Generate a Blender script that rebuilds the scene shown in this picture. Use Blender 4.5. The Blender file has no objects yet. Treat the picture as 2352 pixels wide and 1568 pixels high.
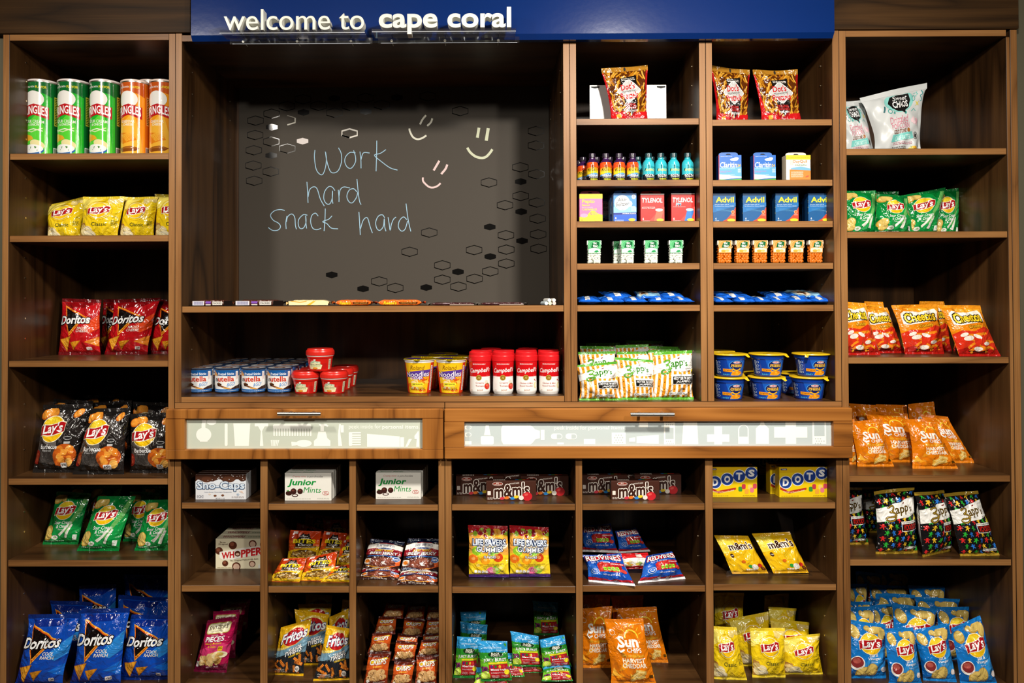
import bpy, bmesh, math, random
import numpy as np
from mathutils import Vector, Matrix, geometry

SC = bpy.context.scene
COL = SC.collection
# ------------------------------------------------------------------ camera
Z0 = 1.90            # camera distance from the cabinet fronts
S = 0.0012           # metres per photo pixel on the plane of the cabinet fronts
ZC = 1.40            # camera height
W, H = 2352, 1568
FPX = Z0 / S
YAW, PITCH, ROLL = 0.0055, 0.0115, -0.0030
VPX, VPY = 1115.0, 690.0                     # where the shelf sides run to
RM = Matrix.Rotation(YAW, 3, 'Z') @ Matrix.Rotation(math.pi / 2 + PITCH, 3, 'X') @ Matrix.Rotation(ROLL, 3, 'Z')
_v = RM.transposed() @ Vector((0, 1, 0))
CX = VPX - FPX * _v.x / -_v.z
CY = VPY + FPX * _v.y / -_v.z
CAMP = Vector((0, -Z0, ZC))
cam = bpy.data.cameras.new('camera')
cam.sensor_width = 36.0
cam.lens = 36.0 * FPX / W
cam.shift_x = (W / 2 - CX) / W
cam.shift_y = (CY - H / 2) / W
cam.clip_start = 0.02
camo = bpy.data.objects.new('camera', cam)
camo.matrix_world = Matrix.Translation(CAMP) @ RM.to_4x4()
COL.objects.link(camo)
SC.camera = camo


def at(px, py, d):
    """the world point seen at photo pixel (px, py) at depth d behind the cabinet fronts"""
    r = RM @ Vector(((px - CX) / FPX, (CY - py) / FPX, -1.0))
    return CAMP + r * ((d + Z0) / r.y)


def proj(p):
    v = RM.transposed() @ (Vector(p) - CAMP)
    return CX + FPX * v.x / -v.z, CY - FPX * v.y / -v.z


# ------------------------------------------------------------------ light
SC.view_settings.view_transform = 'Standard'
SC.view_settings.look = 'None'
SC.view_settings.gamma = 1.0
SC.view_settings.use_curve_mapping = False
SC.view_settings.exposure = 0.1
wd = bpy.data.worlds.new('world')
SC.world = wd
wd.use_nodes = True
wd.node_tree.nodes['Background'].inputs[0].default_value = (1.0, 0.86, 0.7, 1)
wd.node_tree.nodes['Background'].inputs[1].default_value = 0.03


def spot(name, x, y, z, power, radius, col, aim=None, spread=math.pi):
    l = bpy.data.lights.new(name, 'AREA')
    l.shape = 'DISK'
    l.size = radius * 2
    l.energy = power
    l.color = col
    l.spread = spread
    o = bpy.data.objects.new(name, l)
    o.location = (x, y, z)
    if aim:
        o.rotation_euler = (Vector(aim) - Vector((x, y, z))).to_track_quat('-Z', 'Y').to_euler()
    COL.objects.link(o)
    return o


WARM = (1.0, 0.93, 0.83)
spot('ceiling_lamp_a', 0.55, -1.20, 2.40, 29.0, 0.065, WARM, (0.42, -0.30, 0.6), 2.6)
spot('ceiling_lamp_b', -1.20, -1.15, 2.40, 12.0, 0.065, WARM, (-0.9, -0.25, 0.6), 2.6)
spot('fill_light_c', 1.35, -2.70, 2.46, 12.5, 0.08, WARM, (0.55, 0.1, 0.55), 2.2)  # added frontal fill, brightens the lower shelves; not a known fixture
spot('fill_light_d', -0.80, -2.70, 2.46, 10.0, 0.08, WARM, (-0.4, 0.1, 0.55), 2.2)  # second added fill, evens out the lower shelves on the left


# ------------------------------------------------------------------ materials
def lin(c):
    c = c / 255.0
    return c / 12.92 if c <= 0.04045 else ((c + 0.055) / 1.055) ** 2.4


def hexlin(h):
    return tuple(lin(int(h[i:i + 2], 16)) for i in (0, 2, 4)) + (1.0,)


MATS = {}
FIN = {'film': (0.16, 0.5, 0.0), 'card': (0.38, 0.0, 0.0), 'gloss': (0.16, 0.3, 0.0), 'matte': (0.7, 0, 0.0), 'metal': (0.28, 0.0, 1.0),
       'foil': (0.24, 0.0, 0.75), 'chalk': (0.95, 0, 0), 'soft': (0.32, 0.1, 0.0)}


def mat(h, fin='card'):
    k = (h, fin)
    if k in MATS:
        return MATS[k]
    m = bpy.data.materials.new('%s_%s' % (fin, h))
    m.use_nodes = True
    nt = m.node_tree
    b = nt.nodes['Principled BSDF']
    r, coat, metal = FIN[fin]
    b.inputs['Base Color'].default_value = hexlin(h)
    b.inputs['Roughness'].default_value = r
    b.inputs['Metallic'].default_value = metal
    if coat:
        b.inputs['Coat Weight'].default_value = coat
        b.inputs['Coat Roughness'].default_value = 0.08
    tc = nt.nodes.new('ShaderNodeTexCoord')
    nz = nt.nodes.new('ShaderNodeTexNoise')
    nt.links.new(tc.outputs['Object'], nz.inputs['Vector'])
    bp = nt.nodes.new('ShaderNodeBump')
    if fin in ('film', 'foil'):                 # creased plastic film
        nz.inputs['Scale'].default_value = 22.0
        nz.inputs['Detail'].default_value = 3.0
        nz.inputs['Roughness'].default_value = 0.5
        nz.inputs['Distortion'].default_value = 1.2
        bp.inputs['Strength'].default_value = 0.62
        bp.inputs['Distance'].default_value = 0.022
    else:
        nz.inputs['Scale'].default_value = 60.0
        bp.inputs['Strength'].default_value = 0.12
        bp.inputs['Distance'].default_value = 0.001
    nt.links.new(nz.outputs['Fac'], bp.inputs['Height'])
    nt.links.new(bp.outputs['Normal'], b.inputs['Normal'])
    if coat:
        nt.links.new(bp.outputs['Normal'], b.inputs['Coat Normal'])
    MATS[k] = m
    return m


def wood(name, grain, dark, mid, light, rough=0.38, rings=7.0, sc=1.0, fiber=0.35, spec=0.4):
    """walnut laminate; grain: the axis the fibres run along"""
    k = ('wood', name, grain)
    if k in MATS:
        return MATS[k]
    m = bpy.data.materials.new('walnut_%s_%s' % (name, grain))
    m.use_nodes = True
    nt = m.node_tree
    N, L = nt.nodes, nt.links
    b = N['Principled BSDF']
    tc = N.new('ShaderNodeTexCoord')
    def noise(scale, stretch, detail, dist=0.0, offs=0.0):
        mp = N.new('ShaderNodeMapping')
        v = [scale * sc] * 3
        v['xyz'.index(grain)] = scale * sc / stretch
        mp.inputs['Scale'].default_value = v
        mp.inputs['Location'].default_value = (offs, offs * 1.7, offs * 0.6)
        L.new(tc.outputs['Object'], mp.inputs['Vector'])
        n = N.new('ShaderNodeTexNoise')
        n.inputs['Scale'].default_value = 1.0
        n.inputs['Detail'].default_value = detail
        n.inputs['Roughness'].default_value = 0.5
        n.inputs['Distortion'].default_value = dist
        L.new(mp.outputs['Vector'], n.inputs['Vector'])
        return n.outputs['Fac']
    big = noise(5.0, 6.0, 2.0, 0.6)
    fine = noise(260.0, 60.0, 2.0)
    mid_n = noise(40.0, 16.0, 3.0, 0.2, 3.1)
    mm = N.new('ShaderNodeMath'); mm.operation = 'MULTIPLY'; mm.inputs[1].default_value = rings * 6.2832
    L.new(big, mm.inputs[0])
    sn = N.new('ShaderNodeMath'); sn.operation = 'SINE'
    L.new(mm.outputs[0], sn.inputs[0])
    sh = N.new('ShaderNodeMath'); sh.operation = 'MULTIPLY_ADD'; sh.inputs[1].default_value = 0.5; sh.inputs[2].default_value = 0.5
    L.new(sn.outputs[0], sh.inputs[0])
    pw = N.new('ShaderNodeMath'); pw.operation = 'POWER'; pw.inputs[1].default_value = 0.35        # thin dark year lines
    L.new(sh.outputs[0], pw.inputs[0])
    a1 = N.new('ShaderNodeMath'); a1.operation = 'MULTIPLY_ADD'; a1.inputs[1].default_value = 0.42; a1.inputs[2].default_value = 0.5 - 0.5 * fiber - 0.46
    L.new(pw.outputs[0], a1.inputs[0])
    a2 = N.new('ShaderNodeMath'); a2.operation = 'MULTIPLY_ADD'; a2.inputs[1].default_value = fiber
    L.new(fine, a2.inputs[0]); L.new(a1.outputs[0], a2.inputs[2])
    a3 = N.new('ShaderNodeMath'); a3.operation = 'MULTIPLY_ADD'; a3.inputs[1].default_value = 0.5
    L.new(mid_n, a3.inputs[0]); L.new(a2.outputs[0], a3.inputs[2])
    cr = N.new('ShaderNodeValToRGB')
    e = cr.color_ramp.elements
    e[0].position = 0.12; e[0].color = hexlin(dark)
    e[1].position = 0.95; e[1].color = hexlin(light)
    x = e.new(0.5); x.color = hexlin(mid)
    L.new(a3.outputs[0], cr.inputs['Fac'])
    L.new(cr.outputs['Color'], b.inputs['Base Color'])
    b.inputs['Roughness'].default_value = rough
    b.inputs['Specular IOR Level'].default_value = spec
    bp = N.new('ShaderNodeBump'); bp.inputs['Strength'].default_value = 0.15; bp.inputs['Distance'].default_value = 0.0006
    L.new(fine, bp.inputs['Height']); L.new(bp.outputs['Normal'], b.inputs['Normal'])
    MATS[k] = m
    return m


def clear(name='clear_acrylic', tint=(0.97, 0.98, 0.98, 1), refl=1.0, base=0.03):
    if name in MATS:
        return MATS[name]
    m = bpy.data.materials.new(name)
    m.use_nodes = True
    nt = m.node_tree
    for n in list(nt.nodes):
        if n.type != 'OUTPUT_MATERIAL':
            nt.nodes.remove(n)
    out = [n for n in nt.nodes if n.type == 'OUTPUT_MATERIAL'][0]
    tr = nt.nodes.new('ShaderNodeBsdfTransparent'); tr.inputs[0].default_value = tint
    gl = nt.nodes.new('ShaderNodeBsdfGlossy'); gl.inputs['Roughness'].default_value = 0.06
    fr = nt.nodes.new('ShaderNodeFresnel'); fr.inputs['IOR'].default_value = 1.46
    mu = nt.nodes.new('ShaderNodeMath'); mu.operation = 'MULTIPLY_ADD'; mu.inputs[1].default_value = refl; mu.inputs[2].default_value = base
    ge = nt.nodes.new('ShaderNodeNewGeometry')
    iv = nt.nodes.new('ShaderNodeMath'); iv.operation = 'SUBTRACT'; iv.inputs[0].default_value = 1.0
    nt.links.new(ge.outputs['Backfacing'], iv.inputs[1])
    m2 = nt.nodes.new('ShaderNodeMath'); m2.operation = 'MULTIPLY'
    nt.links.new(fr.outputs[0], m2.inputs[0]); nt.links.new(iv.outputs[0], m2.inputs[1])
    nt.links.new(m2.outputs[0], mu.inputs[0])
    mx = nt.nodes.new('ShaderNodeMixShader')
    nt.links.new(mu.outputs[0], mx.inputs[0]); nt.links.new(tr.outputs[0], mx.inputs[1]); nt.links.new(gl.outputs[0], mx.inputs[2])
    nt.links.new(mx.outputs[0], out.inputs['Surface'])
    MATS[name] = m
    return m


WD = dict(dark='1c1108', mid='3c2613', light='604123')             # panels, walnut
WE = dict(dark='5c3a1c', mid='885c32', light='a67746')             # edge banding
WF = dict(dark='552c0c', mid='945a22', light='b67634')             # drawer fronts
PAN = {g: wood('panel', g, WD['dark'], WD['mid'], WD['light'], 0.33, 5.0, 1.0, 0.3) for g in 'xyz'}
EDG = {g: wood('edge', g, WE['dark'], WE['mid'], WE['light'], 0.42, 2.0, 1.6, 0.6, 0.3) for g in 'xyz'}
FRO = {g: wood('front', g, WF['dark'], WF['mid'], WF['light'], 0.40, 9.0, 0.8, 0.3) for g in 'xyz'}
HEADW = wood('header', 'x', '170e06', '36230f', '553a1d', 0.55, 8.0, 0.9, 0.3, 0.15)


# ------------------------------------------------------------------ objects
def link(name, data, parent=None):
    o = bpy.data.objects.new(name, data)
    COL.objects.link(o)
    if parent:
        o.parent = parent
    return o


USED = set()


def tag(o, label, cat, group=None, kind=None):
    if kind:
        o['kind'] = kind
    if label:
        o['label'] = label
    if cat:
        o['category'] = cat
    if group:
        o['group'] = group
    return o


def thing(name, label, cat, loc=(0, 0, 0), rot=(0, 0, 0), group=None):
    o = link(name, None)
    o.location = loc
    o.rotation_euler = rot
    o.empty_display_size = 0.02
    return tag(o, label, cat, group)


class MB:
    """collects vertices and faces with materials; builds ONE mesh object"""
    def __init__(s):
        s.v, s.f, s.m, s.sm, s.mats = [], [], [], [], []

    def mi(s, m):
        if m not in s.mats:
            s.mats.append(m)
        return s.mats.index(m)

    def add(s, V, F, m, smooth=False):
        k = len(s.v)
        s.v.extend([tuple(map(float, p)) for p in V])
        i = s.mi(m)
        for f in F:
            s.f.append([k + int(j) for j in f])
            s.m.append(i)
            s.sm.append(smooth)
        return s

    def box(s, x0, x1, y0, y1, z0, z1, m, b=0.0, fm=None):
        """box, chamfered by b; fm: {'-y': material} for single faces"""
        if x0 > x1: x0, x1 = x1, x0
        if y0 > y1: y0, y1 = y1, y0
        if z0 > z1: z0, z1 = z1, z0
        lo, hi = (x0, y0, z0), (x1, y1, z1)
        V, idx, F = [], {}, []
        if b <= 0:
            P = [(x, y, z) for x in (x0, x1) for y in (y0, y1) for z in (z0, z1)]
            FF = {'-x': (0, 1, 3, 2), '+x': (4, 6, 7, 5), '-y': (0, 4, 5, 1), '+y': (2, 3, 7, 6), '-z': (0, 2, 6, 4), '+z': (1, 5, 7, 3)}
            for k, f in FF.items():
                s.add([P[i] for i in f], [(0, 1, 2, 3)], (fm or {}).get(k, m))
            return s
        for c in range(8):
            sg = [(c >> 2) & 1, (c >> 1) & 1, c & 1]
            for a in range(3):
                p = []
                for q in range(3):
                    e = hi[q] if sg[q] else lo[q]
                    if q != a:
                        e += -b if sg[q] else b
                    p.append(e)
                idx[(c, a)] = len(V)
                V.append(p)
        def face(ids, mm):
            s.add([V[i] for i in ids], [tuple(range(len(ids)))], mm)
        for a in range(3):
            o1, o2 = [q for q in range(3) if q != a]
            for sgn in (0, 1):
                cs = []
                for u, w in ((0, 0), (1, 0), (1, 1), (0, 1)):
                    c = [0, 0, 0]; c[a] = sgn; c[o1] = u; c[o2] = w
                    cs.append(idx[(c[0] * 4 + c[1] * 2 + c[2], a)])
                if (sgn == 1) == (a == 1):
                    cs.reverse()
                face(cs, (fm or {}).get(('+' if sgn else '-') + 'xyz'[a], m))
        for a in range(3):
            o1, o2 = [q for q in range(3) if q != a]
            for u in (0, 1):
                for w in (0, 1):
                    c0 = [0, 0, 0]; c0[o1] = u; c0[o2] = w
                    c1 = list(c0); c1[a] = 1
                    n0, n1 = c0[0] * 4 + c0[1] * 2 + c0[2], c1[0] * 4 + c1[1] * 2 + c1[2]
                    face([idx[(n0, o1)], idx[(n0, o2)], idx[(n1, o2)], idx[(n1, o1)]], m)
        for c in range(8):
            face([idx[(c, 0)], idx[(c, 1)], idx[(c, 2)]], m)
        return s

    def tube(s, a, b, r, m, n=12, cap=True, r2=None):
        a, b = Vector(a), Vector(b)
        d = (b - a).normalized()
        u = d.orthogonal().normalized()
        w = d.cross(u)
        r2 = r if r2 is None else r2
        V = []
        for p, rr in ((a, r), (b, r2)):
            for i in range(n):
                t = 2 * math.pi * i / n
                V.append(p + (u * math.cos(t) + w * math.sin(t)) * rr)
        s.add(V, [(i, (i + 1) % n, n + (i + 1) % n, n + i) for i in range(n)], m, True)
        if cap:
            s.add(V[:n], [tuple(range(n))[::-1]], m)
            s.add(V[n:], [tuple(range(n))], m)
        return s

    def lathe(s, prof, m, n=40, cx=0.0, cy=0.0, smooth=True):
        """prof: (radius, z) from bottom to top; m: one material or one per segment"""
        for i in range(len(prof) - 1):
            (r0, z0), (r1, z1) = prof[i], prof[i + 1]
            mm = m[i] if isinstance(m, (list, tuple)) else m
            V = []
            for r, z in ((r0, z0), (r1, z1)):
                for j in range(n):
                    t = 2 * math.pi * j / n
                    V.append((cx + max(r, 1e-5) * math.cos(t), cy + max(r, 1e-5) * math.sin(t), z))
            s.add(V, [(j, (j + 1) % n, n + (j + 1) % n, n + j) for j in range(n)], mm, smooth)
        return s

    def build(s, name, parent=None, merge=False):
        me = bpy.data.meshes.new(name)
        me.from_pydata(s.v, [], s.f)
        for m in s.mats:
            me.materials.append(m)
        me.polygons.foreach_set('material_index', s.m)
        me.polygons.foreach_set('use_smooth', s.sm)
        if merge:
            bm = bmesh.new(); bm.from_mesh(me)
            bmesh.ops.remove_doubles(bm, verts=bm.verts, dist=1e-5)
            bm.to_mesh(me); bm.free()
        me.update()
        return link(name, me, parent)


def dup(root, loc=None, rot=None, label=None):
    r = root.copy()
    COL.objects.link(r)
    if loc is not None: r.location = loc
    if rot is not None: r.rotation_euler = rot
    if label: r['label'] = label
    for ch in list(root.children):
        c = ch.copy(); COL.objects.link(c); c.parent = r
        for g in list(ch.children):
            e = g.copy(); COL.objects.link(e); e.parent = c
    return r


# ------------------------------------------------------------------ printed artwork (flat shapes laid on a surface)
_GL = {}


def glyphs(text, bold, shear, space, res=2):
    k = (text, bold, shear, space, res)
    if k in _GL:
        return _GL[k]
    c = bpy.data.curves.new('text', 'FONT')
    c.body = text
    c.size = 1.0
    c.offset = bold
    c.shear = shear
    c.space_character = space
    c.resolution_u = res
    c.align_x = 'CENTER'
    c.space_line = 0.8
    c.dimensions = '2D'
    c.fill_mode = 'BOTH'
    o = bpy.data.objects.new('text', c)
    me = bpy.data.meshes.new_from_object(o)
    me.calc_loop_triangles()
    v = np.empty(len(me.vertices) * 3); me.vertices.foreach_get('co', v)
    t = np.empty(len(me.loop_triangles) * 3, dtype=np.int32); me.loop_triangles.foreach_get('vertices', t)
    v = v.reshape(-1, 3)[:, :2]
    T = v[t].reshape(-1, 3, 2)
    bpy.data.objects.remove(o); bpy.data.curves.remove(c); bpy.data.meshes.remove(me)
    # all triangles counter-clockwise
    cr = (T[:, 1, 0] - T[:, 0, 0]) * (T[:, 2, 1] - T[:, 0, 1]) - (T[:, 1, 1] - T[:, 0, 1]) * (T[:, 2, 0] - T[:, 0, 0])
    T[cr < 0] = T[cr < 0][:, ::-1]
    T = T[np.abs(cr) > 1e-8]
    _GL[k] = T
    return T


def clip_tris(T, x0, y0, x1, y1):
    out = []
    ins = (T[:, :, 0] >= x0).all(1) & (T[:, :, 0] <= x1).all(1) & (T[:, :, 1] >= y0).all(1) & (T[:, :, 1] <= y1).all(1)
    out.append(T[ins])
    extra = []
    for tri in T[~ins]:
        P = [tuple(p) for p in tri]
        for ax, lim, sg in ((0, x0, 1), (0, x1, -1), (1, y0, 1), (1, y1, -1)):
            Q = []
            for i in range(len(P)):
                a, b = P[i], P[(i + 1) % len(P)]
                da, db = sg * (a[ax] - lim), sg * (b[ax] - lim)
                if da >= 0: Q.append(a)
                if (da > 0 > db) or (da < 0 < db):
                    f = da / (da - db)
                    Q.append((a[0] + (b[0] - a[0]) * f, a[1] + (b[1] - a[1]) * f))
            P = Q
            if len(P) < 3: break
        for i in range(1, len(P) - 1):
            extra.append((P[0], P[i], P[i + 1]))
    if extra:
        out.append(np.array(extra))
    return np.concatenate(out) if out else T[:0]


def split_tris(T, h):
    """split every edge longer than h"""
    for _ in range(40):
        e = np.linalg.norm(T - np.roll(T, -1, axis=1), axis=2)
        k = e.argmax(1)
        big = e[np.arange(len(T)), k] > h
        if not big.any(): break
        B, kk = T[big], k[big]
        r = np.arange(len(B))
        a, b, c = B[r, kk], B[r, (kk + 1) % 3], B[r, (kk + 2) % 3]
        m = (a + b) / 2
        T = np.concatenate([T[~big], np.stack([a, m, c], 1), np.stack([m, b, c], 1)])
    return T


def warp(T, f):
    return np.stack([np.array([f(x, y) for x, y in t]) for t in T]) if len(T) else T


class Art:
    """printed shapes on a W x H canvas, origin bottom left; up() starts the next ink layer; tags name parts of their own"""
    def __init__(s, W=100.0, H=140.0, fin='film', step=None, clip=None):
        s.W, s.H, s.fin = W, H, fin
        s.z = 0
        s.nz, s.lastz = 0, -1
        s.tagname = None
        s.items = []
        s.step = step
        s.clip = clip or (0.0, 0.0, W, H)
        s.tf = None

    def up(s, n=1):
        s.z += n
        return s

    def raw(s, color, T):
        T = np.asarray(T, dtype=float)
        if not len(T): return s
        if s.tf: T = s.tf(T)
        T = clip_tris(T, *s.clip)
        if not len(T): return s
        if s.step: T = split_tris(T, s.step)
        s.nz = (s.nz + 1) % 20 if s.lastz == s.z else 0
        s.lastz = s.z
        s.items.append((mat(color, s.fin) if isinstance(color, str) else color, T, s.z + s.nz * 0.05, s.tagname))
        return s

    def p(s, color, pts):
        pts = [Vector((x, y, 0)) for x, y in pts]
        tr = geometry.tessellate_polygon([pts])
        T = np.array([[(pts[i].x, pts[i].y) for i in t] for t in tr]) if tr else np.zeros((0, 3, 2))
        if len(T):
            cr = (T[:, 1, 0] - T[:, 0, 0]) * (T[:, 2, 1] - T[:, 0, 1]) - (T[:, 1, 1] - T[:, 0, 1]) * (T[:, 2, 0] - T[:, 0, 0])
            T[cr < 0] = T[cr < 0][:, ::-1]
        return s.raw(color, T)

    def r(s, color, x0, y0, x1, y1, rad=0.0, rot=0.0):
        if rad <= 0:
            P = [(x0, y0), (x1, y0), (x1, y1), (x0, y1)]
        else:
            P = []
            for cx, cy, a0 in ((x1 - rad, y0 + rad, -90), (x1 - rad, y1 - rad, 0), (x0 + rad, y1 - rad, 90), (x0 + rad, y0 + rad, 180)):
                for i in range(5):
                    a = math.radians(a0 + 22.5 * i)
                    P.append((cx + rad * math.cos(a), cy + rad * math.sin(a)))
        if rot:
            cx, cy, c, q = (x0 + x1) / 2, (y0 + y1) / 2, math.cos(math.radians(rot)), math.sin(math.radians(rot))
            P = [(cx + (x - cx) * c - (y - cy) * q, cy + (x - cx) * q + (y - cy) * c) for x, y in P]
        return s.p(color, P)

    def e(s, color, cx, cy, rx, ry=None, rot=0.0, n=24, a0=0, a1=360):
        ry = rx if ry is None else ry
        c, q = math.cos(math.radians(rot)), math.sin(math.radians(rot))
        P = []
        full = (a1 - a0) >= 360
        for i in range(n if full else n + 1):
            a = math.radians(a0 + (a1 - a0) * i / n)
            x, y = rx * math.cos(a), ry * math.sin(a)
            P.append((cx + x * c - y * q, cy + x * q + y * c))
        return s.p(color, P)

    def l(s, color, pts, w, w2=None):
        """a stroke through pts"""
        pts = [Vector(q) for q in pts]
        n = len(pts)
        Lp, Rp = [], []
        for i in range(n):
            d = (pts[min(i + 1, n - 1)] - pts[max(i - 1, 0)])
            d = d.normalized() if d.length > 1e-9 else Vector((1, 0))
            ww = w if w2 is None else w + (w2 - w) * i / max(n - 1, 1)
            nn = Vector((-d.y, d.x)) * ww / 2
            Lp.append(pts[i] + nn); Rp.append(pts[i] - nn)
        T = []
        for i in range(n - 1):
            T.append((Rp[i], Rp[i + 1], Lp[i + 1])); T.append((Rp[i], Lp[i + 1], Lp[i]))
        T = np.array([[tuple(q) for q in t] for t in T])
        for i in range(0, len(T), 14):
            s.raw(color, T[i:i + 14])
        return s

    def ring(s, color, cx, cy, rx, ry, w, a0=0, a1=360, n=28):
        P = [(cx + rx * math.cos(math.radians(a0 + (a1 - a0) * i / n)), cy + ry * math.sin(math.radians(a0 + (a1 - a0) * i / n))) for i in range(n + 1)]
        return s.l(color, P, w)

    def t(s, color, text, x0, y0, x1, y1, b=0.0, sh=0.0, rot=0.0, arc=0.0, o=None, sp=1.0, rise=0.0, own=False, sq=0.0):
        """text fitted into the box; o=(color, width) outlines it; arc lifts the middle; rise shears the line upwards; sq: taller at the ends"""
        T0 = glyphs(text, b, sh, sp)
        lo, hi = T0.reshape(-1, 2).min(0), T0.reshape(-1, 2).max(0)
        cx, cy = (x0 + x1) / 2, (y0 + y1) / 2
        def place(T, dx=0.0, dy=0.0):
            T = (T - lo) / (hi - lo) * np.array([x1 - x0, y1 - y0]) + np.array([x0, y0])
            if arc or rise or sq:
                f = (T[:, :, 0] - cx) / max((x1 - x0) / 2, 1e-6)
                yy = T[:, :, 1].copy()
                if sq: yy = cy + (yy - cy) * (1 + sq * f * f)
                yy = yy + arc * (1 - f * f) + rise * f
                T = np.stack([T[:, :, 0], yy], 2)
            if rot:
                c, q = math.cos(math.radians(rot)), math.sin(math.radians(rot))
                d = T - np.array([cx, cy])
                T = np.stack([d[:, :, 0] * c - d[:, :, 1] * q, d[:, :, 0] * q + d[:, :, 1] * c], 2) + np.array([cx, cy])
            return T + np.array([dx, dy])
        if o:
            oc, ow = o[0], o[1]
            k = 6
            R = [place(T0, ow * math.cos(2 * math.pi * i / k), ow * math.sin(2 * math.pi * i / k)) for i in range(k)]
            for q in R: s.raw(oc, q)
            s.up()
        s.raw(color, place(T0))
        return s

    def lines(s, color, x0, y0, x1, y1, n, seed=1):
        """fine print: too small to read"""
        rd = random.Random(seed)
        st = (y1 - y0) / n
        for i in range(n):
            y = y1 - st * (i + 0.5)
            x = x0
            while x < x1 - 1:
                w = rd.uniform(2, 6)
                s.r(color, x, y - st * 0.22, min(x + w, x1), y + st * 0.22)
                x += w + 1.2
        return s

    def lay(s, mb, surf, eps=0.0006, dz=0.0002, tagname=None, smooth=True):
        """lay the shapes of one tag on surf(x, y, offset) -> n x 3"""
        any_ = False
        for m, T, z, tg in s.items:
            if tg != tagname: continue
            any_ = True
            q = T.reshape(-1, 2)
            u, inv = np.unique(np.round(q, 4), axis=0, return_inverse=True)
            V = surf(u[:, 0], u[:, 1], eps + dz * z)
            mb.add(V, inv.reshape(-1, 3), m, smooth)
        return any_

    def tags(s):
        return [t for t in dict.fromkeys(i[3] for i in s.items) if t]


def flat(o, ex, ey, nrm):
    """a flat printed face: canvas unit = 1 along ex / ey"""
    o, ex, ey, nrm = (np.array(q, dtype=float) for q in (o, ex, ey, nrm))
    return lambda x, y, off: o + np.outer(x, ex) + np.outer(y, ey) + nrm * off


# ------------------------------------------------------------------ shapes of goods
def sines(seed, n, f0, f1):
    rd = random.Random(seed)
    return [(rd.uniform(f0, f1) * rd.choice((-1, 1)), rd.uniform(f0, f1) * rd.choice((-1, 1)), rd.uniform(0, 6.28), rd.uniform(0.5, 1)) for _ in range(n)]


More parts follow.
